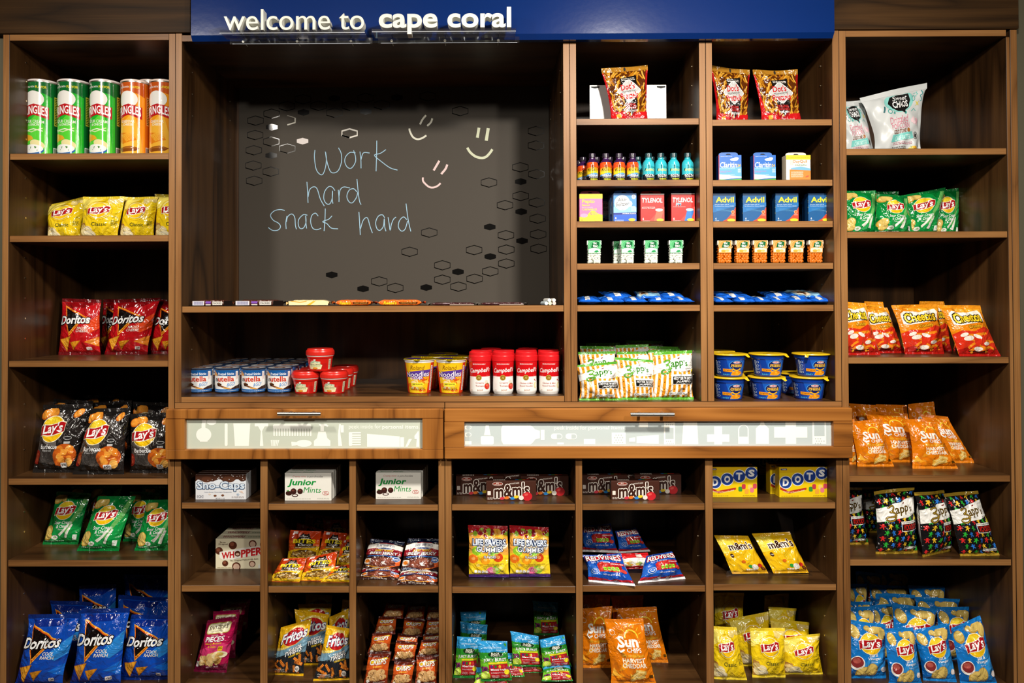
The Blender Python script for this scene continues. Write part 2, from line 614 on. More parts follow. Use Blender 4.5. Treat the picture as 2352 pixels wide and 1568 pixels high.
class BagShape:
    """pillow bag on the quad bl, br, tr, tl (local x, z); y is depth, the front is -y"""
    def __init__(s, q, T, seed, s0=0.07, s1=0.08, pinch=0.05, crumple=1.0, flatness=0.7, wave=1.0, heavy=0.35):
        s.q, s.T, s.s0, s.s1, s.pinch = q, T * 1.12, s0, s1, pinch * 1.3
        s.w = abs(q[1][0] - q[0][0])
        s.cr = crumple
        s.fl = flatness
        s.heavy = heavy
        rd = random.Random(seed)
        s.ridge = sines(seed * 7 + 1, 5, 1.2, 3.2)
        s.soft = sines(seed * 7 + 2, 3, 0.5, 1.4)
        s.ends = [(rd.uniform(3.0, 9.0), rd.uniform(0, 6.28), rd.uniform(0.4, 1.0)) for _ in range(5)]
        s.ends2 = [(rd.uniform(3.0, 9.0), rd.uniform(0, 6.28), rd.uniform(0.4, 1.0)) for _ in range(5)]
        s.wv = (rd.uniform(1.5, 3.0), rd.uniform(0, 6.28), wave)
        s.tw = rd.uniform(-1, 1) * wave
        s.edge = (rd.uniform(4, 8), rd.uniform(0, 6.28), rd.uniform(4, 8), rd.uniform(0, 6.28))

    def __call__(s, u, v, side):
        (ax, az), (bx, bz), (cx, cz), (dx, dz) = s.q            # bl br tr tl
        tt = np.clip((v - s.s0) / (1 - s.s0 - s.s1), 0, 1)
        b = np.power(np.maximum(4 * tt * (1 - tt), 0), 0.6) * (1.0 + s.heavy * (0.5 - tt))
        a = np.power(np.maximum(1 - np.abs(u) ** 2.6, 0), s.fl)
        y = side * s.T / 2 * a * b
        amp = s.w * 0.020 * s.cr
        ramp = np.clip(tt / 0.05, 0, 1) * np.clip((1 - tt) / 0.05, 0, 1)
        e0, e1 = np.exp(-tt / 0.17), np.exp(-(1 - tt) / 0.20)
        n = np.zeros_like(u)
        for f, ph, am in s.ends:
            n = n + am * e1 * np.sin(f * u * 1.6 + ph + 2.0 * tt)
        for f, ph, am in s.ends2:
            n = n + am * e0 * np.sin(f * u * 1.6 + ph - 2.0 * tt)
        for fx, fy, ph, am in s.ridge:
            q = np.sin(fx * u * 1.7 + fy * v * 3.4 + ph)
            n = n + am * 0.75 * (0.6 - np.sqrt(q * q + 0.012))
        for fx, fy, ph, am in s.soft:
            n = n + am * 0.7 * np.sin(fx * u * 1.5 + fy * v * 3.0 + ph)
        y = y + side * n * amp * ramp * np.clip((1 - np.abs(u)) / 0.12, 0, 1)
        f, ph, wa = s.wv
        end = np.clip((v - 0.72) / 0.28, 0, 1) ** 2
        y = y + s.w * 0.034 * wa * np.sin(f * u + ph) * end + s.w * 0.04 * s.tw * u * end
        end0 = np.clip((0.2 - v) / 0.2, 0, 1) ** 2
        y = y + s.w * 0.010 * wa * np.sin(f * 1.3 * u + ph * 2) * end0
        k = 0.5 + 0.5 * u
        x0, x1 = ax + (dx - ax) * v, bx + (cx - bx) * v
        xm = (x0 + x1) / 2
        hw = (x1 - x0) / 2 * (1 - s.pinch * b)
        ed = 0.022 * s.cr * (np.sin(s.edge[0] * v + s.edge[1]) * (u < 0) + np.sin(s.edge[2] * v + s.edge[3]) * (u > 0)) * b
        x = xm + hw * u * (1 + ed)
        z = (az + (bz - az) * k) * (1 - v) + (dz + (cz - dz) * k) * v
        return np.stack([x, y, z], 1)

    def surf(s, W_, H_):
        def fn(x, y, off):
            u, v = np.clip(2 * x / W_ - 1, -1, 1), np.clip(y / H_, 0, 1)
            P = s(u, v, -1.0)
            h = 0.012
            uu, ul = np.minimum(u + h, 1), np.maximum(u - h, -1)
            vu, vl = np.minimum(v + h, 1 - s.s1), np.maximum(v - h, s.s0)
            du = s(uu, v, -1.0) - s(ul, v, -1.0)
            dv = s(u, vu, -1.0) - s(u, vl, -1.0)
            nn = np.cross(du, dv)
            nn /= np.maximum(np.linalg.norm(nn, axis=1, keepdims=True), 1e-12)
            return P + nn * np.asarray(off).reshape(-1, 1) if np.ndim(off) else P + nn * off
        return fn


def grid_faces(nu, nv, flip=False):
    F = []
    for j in range(nv):
        for i in range(nu):
            a = j * (nu + 1) + i
            f = (a, a + 1, a + nu + 2, a + nu + 1)
            F.append(f[::-1] if flip else f)
    return F


def grid_uv(nu, nv, v0, v1, u0=-1.0, u1=1.0):
    U, V = np.meshgrid(np.linspace(u0, u1, nu + 1), np.linspace(v0, v1, nv + 1))
    return U.ravel(), V.ravel()


ORD = ['zeroth', 'first', 'second', 'third', 'fourth', 'fifth', 'sixth', 'seventh', 'eighth', 'ninth', 'tenth']
PN = {None: 'pouch'}
SEED = [11]


class Prod:
    """one kind of goods: name, what it is called, artwork, colours, shape numbers"""
    def __init__(s, name, cat, art, base, **k):
        s.name, s.cat, s.art, s.base = name, cat, art, base
        s.k = dict(fin='film', seal=None, seal0=None, back=None, T=0.34, s0=0.07, s1=0.08, pinch=0.05, crumple=1.0, flatness=0.7, wave=1.0, heavy=0.35, hole=False)
        s.k.update(k)


def bag_mesh(pr, root, q, T, seed, k):
    sh = BagShape(q, T, seed, k['s0'], k['s1'], k['pinch'], k['crumple'], k['flatness'], k['wave'], k['heavy'])
    fin = k['fin']
    m = mat(pr.base, fin)
    mbk = mat(k['back'] or pr.base, fin)
    mb = MB()
    nu, nv = 34, 44
    u, v = grid_uv(nu, nv, k['s0'], 1 - k['s1'])
    mb.add(sh(u, v, -1.0), grid_faces(nu, nv), m, True)
    u, v = grid_uv(12, nv, k['s0'], 1 - k['s1'])
    mb.add(sh(u, v, 1.0), grid_faces(12, nv, True), mbk, True)
    a = pr.art
    if a:
        a.lay(mb, sh.surf(a.W, a.H))
    mb.build('pouch', root)
    for nm, v0, v1, c in (('bottom_seal', 0.0, k['s0'], k['seal0'] or k['seal'] or pr.base), ('top_seal', 1 - k['s1'], 1.0, k['seal'] or pr.base)):
        if v1 - v0 < 1e-4: continue
        b = MB()
        nv2 = 8
        u, v = grid_uv(nu, nv2, v0, v1)
        crimp = np.sin((v - v0) / (v1 - v0) * math.pi * 6) * 0.0004
        for side in (-1, 1):
            P = sh(u, v, 0.0)
            P[:, 1] += side * 0.0005 + crimp
            b.add(P, grid_faces(nu, nv2, side > 0), mat(c, fin), True)
        if k['hole'] and nm == 'top_seal':
            P = []
            hm = mat('0a0808', 'matte')
            for i in range(14):
                t = 2 * math.pi * i / 14
                P.append((0.045 * math.cos(t), 1 - k['s1'] * 0.45 + 0.035 * math.sin(t)))
            P = np.array(P)
            Q = sh(P[:, 0], P[:, 1], 0.0); Q[:, 1] -= 0.0016
            b.add(Q, [tuple(range(14))], hm)
        b.build(nm, root)
    if a:
        for t in a.tags():
            b = MB()
            a.lay(b, sh.surf(a.W, a.H), tagname=t)
            b.build(t, root)
    return sh


def depth_on(px, py, z):
    r = RM @ Vector(((px - CX) / FPX, (CY - py) / FPX, -1.0))
    t = (z - ZC) / r.z
    return r.y * t - Z0


def bag(pr, quad, z, label, group, d=None, yb=None, lean=6.0, yaw=0.0, T=None, seed=None, **kw):
    """quad: (bl, br, tlx, tly, trx, try) in photo pixels; z: the shelf top; yb: pixel row of the bottom edge"""
    bl, br, tlx, tly, trx, trY = quad
    SEED[0] += 1
    seed = SEED[0] if seed is None else seed
    mid = (bl + br) / 2
    rest = True
    if d is None:
        d = max(depth_on(mid, yb, z), 0.012)
        P0 = at(mid, yb, d)
        P0.z = z
    elif yb is None:
        P0 = at(mid, 690, d); P0.z = z
        for _ in range(3):
            P0 = at(mid, proj(P0)[1], d); P0.z = z
    else:
        P0 = at(mid, yb, d)
        rest = False
    yy = proj(P0)[1]
    L, Y = math.radians(lean), math.radians(yaw)
    ex = Vector((math.cos(Y), math.sin(Y), 0))
    up = Matrix.Rotation(Y, 3, 'Z') @ Vector((0, math.sin(L), math.cos(L)))
    n = ex.cross(up)
    def loc(px, py):
        r = RM @ Vector(((px - CX) / FPX, (CY - py) / FPX, -1.0))
        t = (P0 - CAMP).dot(n) / r.dot(n)
        p = CAMP + r * t - P0
        return [p.dot(ex), p.dot(up)]
    q = [loc(bl, yy), loc(br, yy), loc(trx, trY), loc(tlx, tly)]
    q[0][1] = q[1][1] = 0.0
    k = dict(pr.k); k.update(kw)
    root = thing(pr.name, label, pr.cat, P0, (-L, 0, Y), group)
    w = abs(q[1][0] - q[0][0])
    bag_mesh(pr, root, q, (T if T is not None else k['T']) * w, seed, k)
    return root


def box_mesh(pr, root, w, h, t, k):
    """carton: front at local y = 0"""
    fin = k.get('bfin', 'card')
    mb = MB()
    m = mat(pr.base, fin)
    ms = mat(k.get('side') or pr.base, fin)
    mt = mat(k.get('top') or pr.base, fin)
    mb.box(-w / 2, w / 2, 0, t, 0, h, m, 0.0006, {'-x': ms, '+x': ms, '+z': mt})
    a = pr.art
    if a:
        a.lay(mb, flat((-w / 2, 0, 0), (w / a.W, 0, 0), (0, 0, h / a.H), (0, -1, 0)), 0.0002, 0.00012, smooth=False)
    if k.get('atop'):
        b = k['atop']
        b.lay(mb, flat((-w / 2, 0, h), (w / b.W, 0, 0), (0, t / b.H, 0), (0, 0, 1)), 0.0002, 0.00012, smooth=False)
    if k.get('aleft'):
        b = k['aleft']
        b.lay(mb, flat((-w / 2, t, 0), (0, -t / b.W, 0), (0, 0, h / b.H), (-1, 0, 0)), 0.0002, 0.00012, smooth=False)
    if k.get('aright'):
        b = k['aright']
        b.lay(mb, flat((w / 2, 0, 0), (0, t / b.W, 0), (0, 0, h / b.H), (1, 0, 0)), 0.0002, 0.00012, smooth=False)
    mb.build('carton', root)
    if k.get('tab'):
        b = MB()
        tm = mat(k['tab'], fin)
        hh = h * k.get('tabh', 0.135)
        P = []
        for i in range(9):
            a_ = math.pi * i / 8
            sx = math.copysign(abs(math.cos(a_)) ** 0.35, math.cos(a_))
            P.append((sx * w * 0.43, math.sin(a_) ** 0.6 * hh if 0 < i < 8 else 0.0))
        # a slot for the peg is cut as a darker inset
        y0, y1 = t * 0.55, t * 0.55 + 0.0008
        V = [(x, y0, h + z_) for x, z_ in P] + [(x, y1, h + z_) for x, z_ in P]
        nn = len(P)
        b.add(V, [tuple(range(nn))[::-1], tuple(range(nn, 2 * nn))] + [(i, (i + 1) % nn, nn + (i + 1) % nn, nn + i) for i in range(nn)], tm)
        b.add([(-w * 0.12, y0 - 0.0003, h + hh * 0.35), (w * 0.12, y0 - 0.0003, h + hh * 0.35), (w * 0.06, y0 - 0.0003, h + hh * 0.62), (-w * 0.06, y0 - 0.0003, h + hh * 0.62)], [(0, 1, 2, 3)], mat('0a0808', 'matte'))
        b.build('hang_tab', root)
    if a:
        for tg in a.tags():
            b = MB()
            a.lay(b, flat((-w / 2, 0, 0), (w / a.W, 0, 0), (0, 0, h / a.H), (0, -1, 0)), 0.0002, 0.00012, tagname=tg, smooth=False)
            b.build(tg, root)


def carton(pr, xl, xr, yt, z, label, group, yb=None, d=None, t=0.025, yaw=0.0, h=None, w=None, **kw):
    mid = (xl + xr) / 2
    if d is None:
        d = max(depth_on(mid, yb, z), 0.006)
    P0 = at(mid, 690, d); P0.z = z
    for _ in range(3):
        P0 = at(mid, proj(P0)[1], d); P0.z = z
    Y = math.radians(yaw)
    w = w or (at(xr, yt, d).x - at(xl, yt, d).x) / math.cos(Y)
    h = h or (at(mid, yt, d).z - z)
    k = dict(pr.k); k.update(kw)
    root = thing(pr.name, label, pr.cat, P0, (0, 0, Y), group)
    box_mesh(pr, root, w, h, t, k)
    root['_wht'] = (w, h, t)
    return root


def cyl_surf(r_of, W_, H_, arc, h0, h1, r_scale=1.0):
    """canvas wrapped on a turned body: x spans `arc` degrees centred on the front (-y), y runs h0..h1"""
    def fn(x, y, off):
        th = np.radians(-90.0 + (x / W_ - 0.5) * arc)
        z = h0 + (h1 - h0) * y / H_
        r = r_of(z) + off
        return np.stack([r * np.cos(th), r * np.sin(th), z], 1)
    return fn


def prof_r(prof):
    zs = np.array([p[1] for p in prof]); rs = np.array([p[0] for p in prof])
    return lambda z: np.interp(z, zs, rs)


def place_round(xl, xr, z, d=None, yb=None):
    """axis position and radius of a round thing whose sides show at xl and xr and whose front foot shows at yb"""
    mid = (xl + xr) / 2
    if d is None:
        d = max(depth_on(mid, yb, z), 0.004)
    r = (at(xr, 690, d + 0.03).x - at(xl, 690, d + 0.03).x) / 2
    P = at(mid, 690, d + r); P.z = z
    for _ in range(2):
        P = at(mid, proj(P)[1], d + r); P.z = z
    return P, r


def clean_wht():
    for o in bpy.data.objects:
        if '_wht' in o: del o['_wht']


# ------------------------------------------------------------------ the setting
def X(px, py=690): return at(px, py, 0).x
def ZZ(py, px=1115): return at(px, py, 0).z


D = 0.43
ROOMX0, ROOMX1, YF, CEIL = -2.6, 2.6, -3.6, 2.62


def struct(name, mb):
    o = mb.build(name)
    o['kind'] = 'structure'
    return o


wallm = mat('6b675c', 'matte')
struct('floor', MB().box(ROOMX0, ROOMX1, YF, D + 0.06, -0.03, 0, mat('4a4038', 'matte')))
struct('ceiling', MB().box(ROOMX0, ROOMX1, YF, D + 0.06, CEIL, CEIL + 0.03, mat('c9c2b4', 'matte')))
struct('wall_back', MB().box(ROOMX0, ROOMX1, D + 0.03, D + 0.06, 0, CEIL, wallm))
struct('wall_front', MB().box(ROOMX0, ROOMX1, YF - 0.03, YF, 0, CEIL, mat('5d564b', 'matte')))
struct('wall_left', MB().box(ROOMX0 - 0.03, ROOMX0, YF, D + 0.06, 0, CEIL, wallm))
struct('wall_right', MB().box(ROOMX1, ROOMX1 + 0.03, YF, D + 0.06, 0, CEIL, wallm))
XR = X(2344)
struct('trim_2', MB().box(XR + 0.002, ROOMX1, 0.02, D + 0.03, 0, CEIL, mat('57523f', 'matte')))
struct('trim_1', MB().box(ROOMX0, X(1), 0.02, D + 0.03, 0, CEIL, mat('57523f', 'matte')))

# ------------------------------------------------------------------ cabinets
TH = 0.018


def board(mb, x0, x1, y0, y1, z0, z1, grain, edge='-y'):
    """panel of walnut laminate with a lighter banded front edge"""
    e = {'x': 'x', 'z': 'z', 'y': 'x'}[grain]
    mb.box(x0, x1, y0, y1, z0, z1, PAN[grain], 0.0008, {edge: EDG[e]})


def shelf_obj(root, x0, x1, zt, th=TH, y0=0.004, name='shelf'):
    mb = MB()
    board(mb, x0, x1, y0, D - 0.008, zt - th, zt, 'x')
    return mb.build(name, root)


def pins(mb, x, side, zs, ys):
    """shelf pin holes in a side panel: small metal cups"""
    m = mat('d8c8a8', 'metal')
    for z in zs:
        for y in ys:
            mb.tube((x, y, z), (x + side * 0.0012, y, z), 0.0026, m, 8)


def cabinet(label, x0, x1, z0, z1, name='shelf_cabinet', lside=True, rside=True, top=True, pinz=(), back=True, th=TH):
    root = thing(name, label, 'cabinet', ((x0 + x1) / 2, 0, z0))
    root['_org'] = 1
    def put(mb, nm):
        o = mb.build(nm, root)
        o.matrix_parent_inverse = Matrix.Translation(-Vector(root.location))
        return o
    if lside:
        mb = MB(); board(mb, x0, x0 + th, 0, D, z0, z1, 'z')
        pins(mb, x0 + th, 1, pinz, (0.07, 0.36))
        put(mb, 'side_panel')
    if rside:
        mb = MB(); board(mb, x1 - th, x1, 0, D, z0, z1, 'z')
        pins(mb, x1 - th, -1, pinz, (0.07, 0.36))
        put(mb, 'side_panel')
    if back:
        mb = MB(); mb.box(x0 + th, x1 - th, D - 0.008, D, z0, z1, PAN['z'])
        put(mb, 'back_panel')
    return root, put


def add_shelf(put, x0, x1, zt, th=TH, y0=0.004, name='shelf'):
    mb = MB()
    board(mb, x0, x1, y0, D - 0.008, zt - th, zt, 'x')
    put(mb, name)


xA0, xA1 = X(4), X(401.5)
xB1 = X(1310.5)
xC1 = X(1624)
xD1 = X(1932)
xE1 = X(2343)
zTOP = ZZ(-60)
zL = {k: ZZ(v, 205) for k, v in dict(top=78, a=351, b=540, c=828, d=1099, e=1287, f=1588).items()}
zR = {k: ZZ(v, 2130) for k, v in dict(top=69, a=340, b=531, c=820, d=1092, e=1285, f=1580).items()}
zLt, zRt = zL['top'], zR['top']


def pinrow(zs, n=4, below=True):
    out = []
    for a, b in zip(zs[:-1], zs[1:]):
        k = max(2, int((a - b) / 0.055))
        for i in range(1, k):
            out.append(b + (a - b) * i / k)
    return out


# left bookcase
rootA, put = cabinet('tall walnut bookcase of chips and canisters at the far left end', xA0, xA1, 0.0, zLt, 'bookcase',
                     pinz=pinrow([zLt, zL['a'], zL['b'], zL['c'], zL['d'], zL['e'], zL['f']]))
for k in 'abcdef':
    add_shelf(put, xA0 + TH, xA1 - TH, zL[k])
add_shelf(put, xA0 + TH, xA1 - TH, zLt, name='top_panel', y0=0.0)
add_shelf(put, xA0 + TH, xA1 - TH, 0.10, th=0.10, y0=0.05, name='plinth')
# right bookcase
rootE, put = cabinet('tall walnut bookcase of chips and popcorn at the far right end', xD1, xE1, 0.0, zRt, 'bookcase', th=0.019,
                     pinz=pinrow([zRt, zR['a'], zR['b'], zR['c'], zR['d'], zR['e'], zR['f']]))
for k in 'abcdef':
    add_shelf(put, xD1 + TH, xE1 - 0.0295, zR[k])
add_shelf(put, xD1 + TH, xE1 - 0.0295, zRt, name='top_panel', y0=0.0)
add_shelf(put, xD1 + TH, xE1 - 0.0295, 0.10, th=0.10, y0=0.05, name='plinth')
mb = MB(); board(mb, xE1 - 0.0292, xE1 - 0.0195, 0.001, D - 0.01, 0.1, zRt - TH - 0.002, 'z'); put(mb, 'face_strip')

# centre hutch over the drawers
zBase = ZZ(923)
zH = {'a': ZZ(701), 'b': ZZ(909)}
zHT = ZZ(92)
rootB, put = cabinet('wide walnut hutch cabinet around the chalkboard', xA1 + 0.0005, xB1, zBase + 0.0002, zTOP, 'hutch_cabinet',
                     pinz=pinrow([zHT, ZZ(300)]) + pinrow([zH['a'], zH['b']]))
xBl, xBr = xA1 + TH, xB1 - TH
add_shelf(put, xBl, xBr, zH['a'])
add_shelf(put, xBl, xBr, zH['b'], th=zH['b'] - zBase - 0.0003, name='bottom_panel', y0=0.0)
add_shelf(put, xBl, xBr, zHT + TH, name='top_panel', y0=0.0)
# two narrow hutches
zC = [ZZ(v, 1468) for v in (271, 412, 507, 604, 700)]
zD = [ZZ(v, 1778) for v in (273, 412, 507, 603, 700)]
for nm, x0, x1, zs, lab in (('c', xB1 + 0.0005, xC1, zC, 'narrow walnut hutch cabinet with the small teal and red bottles'),
                            ('d', xC1 + 0.0005, xD1 - 0.0005, zD, 'narrow walnut hutch cabinet with the macaroni cups')):
    r_, put = cabinet(lab, x0, x1, zBase + 0.0002, zTOP, 'hutch_cabinet', pinz=pinrow([ZZ(90)] + zs + [zBase]))
    for z in zs:
        add_shelf(put, x0 + TH, x1 - TH, z)
    add_shelf(put, x0 + TH, x1 - TH, ZZ(88) + TH, name='top_panel', y0=0.0)

# base cabinets under the hutches
xM = X(1021)
zLow = ZZ(1580)
zDr0, zDr1 = ZZ(1050), ZZ(936)
zRowA = [ZZ(v, p) for v, p in ((1154, 506), (1157, 708), (1159, 911), (1158, 1180), (1157, 1480), (1154, 1778))]
zRowB = [ZZ(v, p) for v, p in ((1345, 506), (1347, 708), (1347, 911), (1348, 1180), (1345, 1480), (1342, 1778))]
cols = [(X(415, 1200), X(597.5, 1200)), (X(615, 1200), X(802, 1200)), (X(818, 1200), X(1005, 1200)), (X(1040, 1200), X(1322, 1200)), (X(1338, 1200), X(1620, 1200)), (X(1638, 1200), X(1917, 1200))]
for lab, x0, x1, cs in (('walnut base cabinet with three narrow cubby columns under the shorter drawer', xA1 + 0.0005, xM - 0.0003, (0, 1, 2)),
                        ('walnut base cabinet with three wide cubby columns under the longer drawer', xM + 0.0003, xD1 - 0.0005, (3, 4, 5))):
    r_, put = cabinet(lab, x0, x1, 0.0, zBase - 0.016, 'base_cabinet', pinz=pinrow([zDr0, zRowA[cs[0]], zRowB[cs[0]], zLow]))
    mb = MB(); board(mb, x0, x1, 0.0, D, zBase - 0.0158, zBase, 'x'); put(mb, 'top_panel')
    for i, c in enumerate(cs):
        a, b = cols[c]
        if i == 0: a = x0 + TH
        if i == 2: b = x1 - TH
        add_shelf(put, a, b, zRowA[c]); add_shelf(put, a, b, zRowB[c])
        add_shelf(put, a, b, zLow, name='bottom_panel')
        if i < 2:
            n0 = cols[cs[i + 1]][0]
            mb = MB(); board(mb, b, n0, 0.0, D - 0.008, 0.1, zDr0 + 0.02, 'z')
            pins(mb, b, -1, pinrow([zRowA[c], zRowB[c], zLow]), (0.07, 0.36)); pins(mb, n0, 1, pinrow([zRowA[c], zRowB[c], zLow]), (0.07, 0.36))
            put(mb, 'divider')
    mb = MB(); board(mb, x0 + TH, x1 - TH, 0.005, D - 0.008, zDr0 + 0.02, zDr0 + 0.035, 'x'); put(mb, 'drawer_rail')
    add_shelf(put, x0 + TH, x1 - TH, 0.10, th=0.10, y0=0.05, name='plinth')
    # the drawer: a frame round a frosted pane
    if cs[0] == 0:
        dx0, dx1, px0, px1, py0, py1 = X(388, 990), X(1019, 990), X(431.5, 990), X(972, 990), 958, 1027.5
    else:
        dx0, dx1, px0, px1, py0, py1 = X(1022, 990), X(1949.5, 990), X(1067, 990), X(1906, 990), 966, 1023
    FY = -0.021
    pz1, pz0 = ZZ(py0), ZZ(py1)
    mb = MB()
    gv, gh = ('z', 'z') if cs[0] == 0 else ('x', 'x')
    bv = 0.002
    mb.box(dx0, dx1, FY, -0.001, pz1, zDr1, FRO[gh], bv)
    mb.box(dx0, dx1, FY, -0.001, zDr0, pz0, FRO[gh], bv)
    mb.box(dx0, px0, FY, -0.001, pz0, pz1, FRO[gv], 0.0)
    mb.box(px1, dx1, FY, -0.001, pz0, pz1, FRO[gv], 0.0)
    dr = put(mb, 'drawer')
    def sub(mb, nm):
        return mb.build(nm, dr)
    # pane with the printed white shapes
    mb = MB()
    PY = -0.008
    mb.box(px0 - 0.004, px1 + 0.004, PY, PY + 0.004, pz0 - 0.004, pz1 + 0.004, mat('d0d8c8' if cs[0] == 0 else 'c8d4d4', 'soft'))
    IC = Art(px1 - px0, pz1 - pz0, 'matte')
    sx = S * (1 - 0.008 / Z0)
    def ic(x, y, cs=cs, px0=px0, pz0=pz0):          # photo pixel -> pane
        p = at(x, y, PY); return (p.x - px0, p.z - pz0)
    Wc = 'fdfff6'
    def PP(pts): IC.p(Wc, [ic(*q) for q in pts])
    def RR(x0, y0, x1, y1, r=0): a_, b_ = ic(x0, y1), ic(x1, y0); IC.r(Wc, a_[0], a_[1], b_[0], b_[1], r * S)
    def EE(x, y, rx, ry, col=Wc, **k): a_ = ic(x, y); IC.e(col, a_[0], a_[1], rx * S, ry * S, **k)
    def TT(s, x0, y0, x1, y1, b=0): a_, b_ = ic(x0, y1), ic(x1, y0); IC.t(Wc, s, a_[0], a_[1], b_[0], b_[1], b=b)
    if cs[0] == 0:
        EE(468, 998, 17.5, 16); RR(463, 972, 472, 984); RR(459, 1010, 477, 1014, 1); RR(464, 964, 474, 972); EE(486, 969, 11, 7)
        RR(516, 972, 523, 1024, 3)
        PP([(536, 972), (575, 972), (571.5, 1024), (539.5, 1024)])
        RR(585, 972, 616, 979, 1); PP([(593, 979), (608, 979), (602, 990), (605, 1024), (597, 1024), (599, 990)])
        RR(627, 974, 715, 984, 3)
        for i in range(15):
            RR(628 + i * 6, 983, 631.4 + i * 6, 1001, 1)
        for i in range(5):
            PP([(622 + i * 4.2, 1010), (625 + i * 4.2, 1010), (625.4 + i * 3, 1024), (623.6 + i * 3, 1024)])
        EE(698, 1018, 18, 8); PP([(669, 1014), (684, 1015), (684, 1022), (670, 1024)])
        PP([(733, 974), (750, 974), (755, 978), (752, 980), (748, 978), (744, 979), (744, 990), (736, 990), (736, 978), (733, 977)])
        PP([(731, 991), (748, 991), (752, 1006), (759, 1012), (759, 1024), (721, 1024), (721, 1012), (728, 1006)])
        PP([(779, 974), (783, 974), (782, 996), (786, 1024), (777, 1024), (776, 1000)]); RR(783, 976, 789.5, 993, 1)
        TT('peek inside for', 801, 974.5, 875, 987, 0); TT('personal items.', 878, 975.5, 963.5, 987, 0.012)
        RR(801, 992, 809, 1024, 3)
        for i in range(6):
            RR(806, 992 + i * 5.4, 829, 995.4 + i * 5.4, 1)
        PP([(843, 996), (918, 1002), (918, 1026), (843, 1026)]); RR(919, 1004, 928, 1026); PP([(936, 1026), (946, 1008), (939, 1008), (931, 1026)])
        PP([(952, 1001), (960, 990), (962, 990), (963, 1026), (956, 1026), (957, 1008), (952, 1008)])
        hx0, hx1, hy = 638, 737, 950
    else:
        for y in (981, 998):
            RR(1068, y - 5, 1076, y + 5); EE(1077, y, 6, 5)
        RR(1068, 1013, 1083, 1021)
        PP([(1115.5, 976), (1122.5, 976), (1125, 990), (1127, 999.5), (1111.5, 999.5), (1113.5, 990)]); RR(1104, 1001, 1134, 1021, 4)
        PP([(1154, 977), (1218, 977), (1224, 980), (1229, 986), (1240, 989), (1240, 1006), (1229, 1009), (1224, 1016), (1218, 1020.5), (1156, 1020.5), (1151.5, 1012), (1151, 985)])
        RR(1242, 987, 1250.5, 1010)
        TT('peek inside for', 1273, 977, 1347.5, 990, 0); TT('personal items.', 1351.5, 978, 1437, 989, 0.012)
        for x in (1278.5, 1312):
            RR(x - 13, 995.5, x + 13, 1008.5, 6)
        RR(1280, 1016, 1295, 1020.5); RR(1341, 1008, 1367, 1020)
        RR(1405, 993, 1437, 1019.5)
        PP([(1445, 1006), (1459, 1004), (1459, 1014), (1445, 1014)]); PP([(1462, 1002), (1513, 998.5), (1513, 1019), (1462, 1018)])
        RR(1468, 967, 1488, 981)
        RR(1525, 967, 1550, 1021); PP([(1570, 967), (1601, 967), (1604, 1020), (1566, 1020)])
        RR(1640.5, 979, 1658.5, 1020.5); RR(1624, 997, 1675, 1014.5)
        EE(1707.5, 987, 12, 12); RR(1695.5, 987, 1719.5, 1019)
        PP([(1747, 967), (1755, 967), (1756, 974), (1766, 984), (1766, 1019), (1736, 1019), (1736, 984), (1746, 974)])
        RR(1804, 967, 1828, 1019); RR(1778, 980, 1854, 1005)
        RR(1866, 967, 1897, 1019)
        IC.up()
        G = 'c2cece'
        def GR(x0, y0, x1, y1): a_, b_ = ic(x0, y1), ic(x1, y0); IC.r(G, a_[0], a_[1], b_[0], b_[1])
        for x in (1278.5, 1312):
            GR(x + 0.5, 997, x + 6, 1007); EE(x + 6, 1002, 5.6, 5, G)
        for y in (981, 998):
            EE(1076, y, 5.5, 4, G)
        for j in range(4):
            for i in range(4 - (j % 2 == 0)):
                EE(1412 + i * 6 + (j % 2 == 0) * 3, 999 + j * 5.6, 1.7, 1.7, G, n=8)
                if j < 2:
                    EE(1531 + i * 4.5 + (j % 2) * 1.5, 1013 + j * 5, 1.3, 1.3, G, n=8); EE(1531 + i * 4.5, 970 + j * 5, 1.3, 1.3, G, n=8)
                if j < 3:
                    EE(1873 + i * 5.6 + (j % 2) * 2.5, 1007 + j * 5.5, 1.6, 1.6, G, n=8)
        GR(1528, 982, 1547, 1008); GR(1870, 968, 1893.5, 1001); GR(1698, 984, 1717, 1002); EE(1707.5, 986, 9.5, 9.5, G)
        hx0, hx1, hy = 1448, 1548.5, 951.5
    IC.lay(mb, flat((px0, PY, pz0), (1, 0, 0), (0, 0, 1), (0, -1, 0)), 0.0003, 0.0002, smooth=False)
    sub(mb, 'window_pane')
    mb = MB()
    st = mat('c9c4ba', 'metal')
    HY = -0.05
    a_, b_ = at(hx0, hy, HY), at(hx1, hy, HY)
    mb.tube(a_, b_, 0.0052, st, 16)
    for f in (0.25, 0.78):
        c_ = a_.lerp(b_, f)
        mb.tube(c_, (c_.x, FY - 0.0005, c_.z), 0.0042, st, 12)
    sub(mb, 'handle')

# header boards
struct('trim_3', MB().box(X(-30), X(438), -0.006, 0.02, zLt + 0.0006, zTOP, HEADW, 0.001))
struct('trim_4', MB().box(X(1916.5), XR, -0.006, 0.02, zRt + 0.0006, zTOP, HEADW, 0.001))

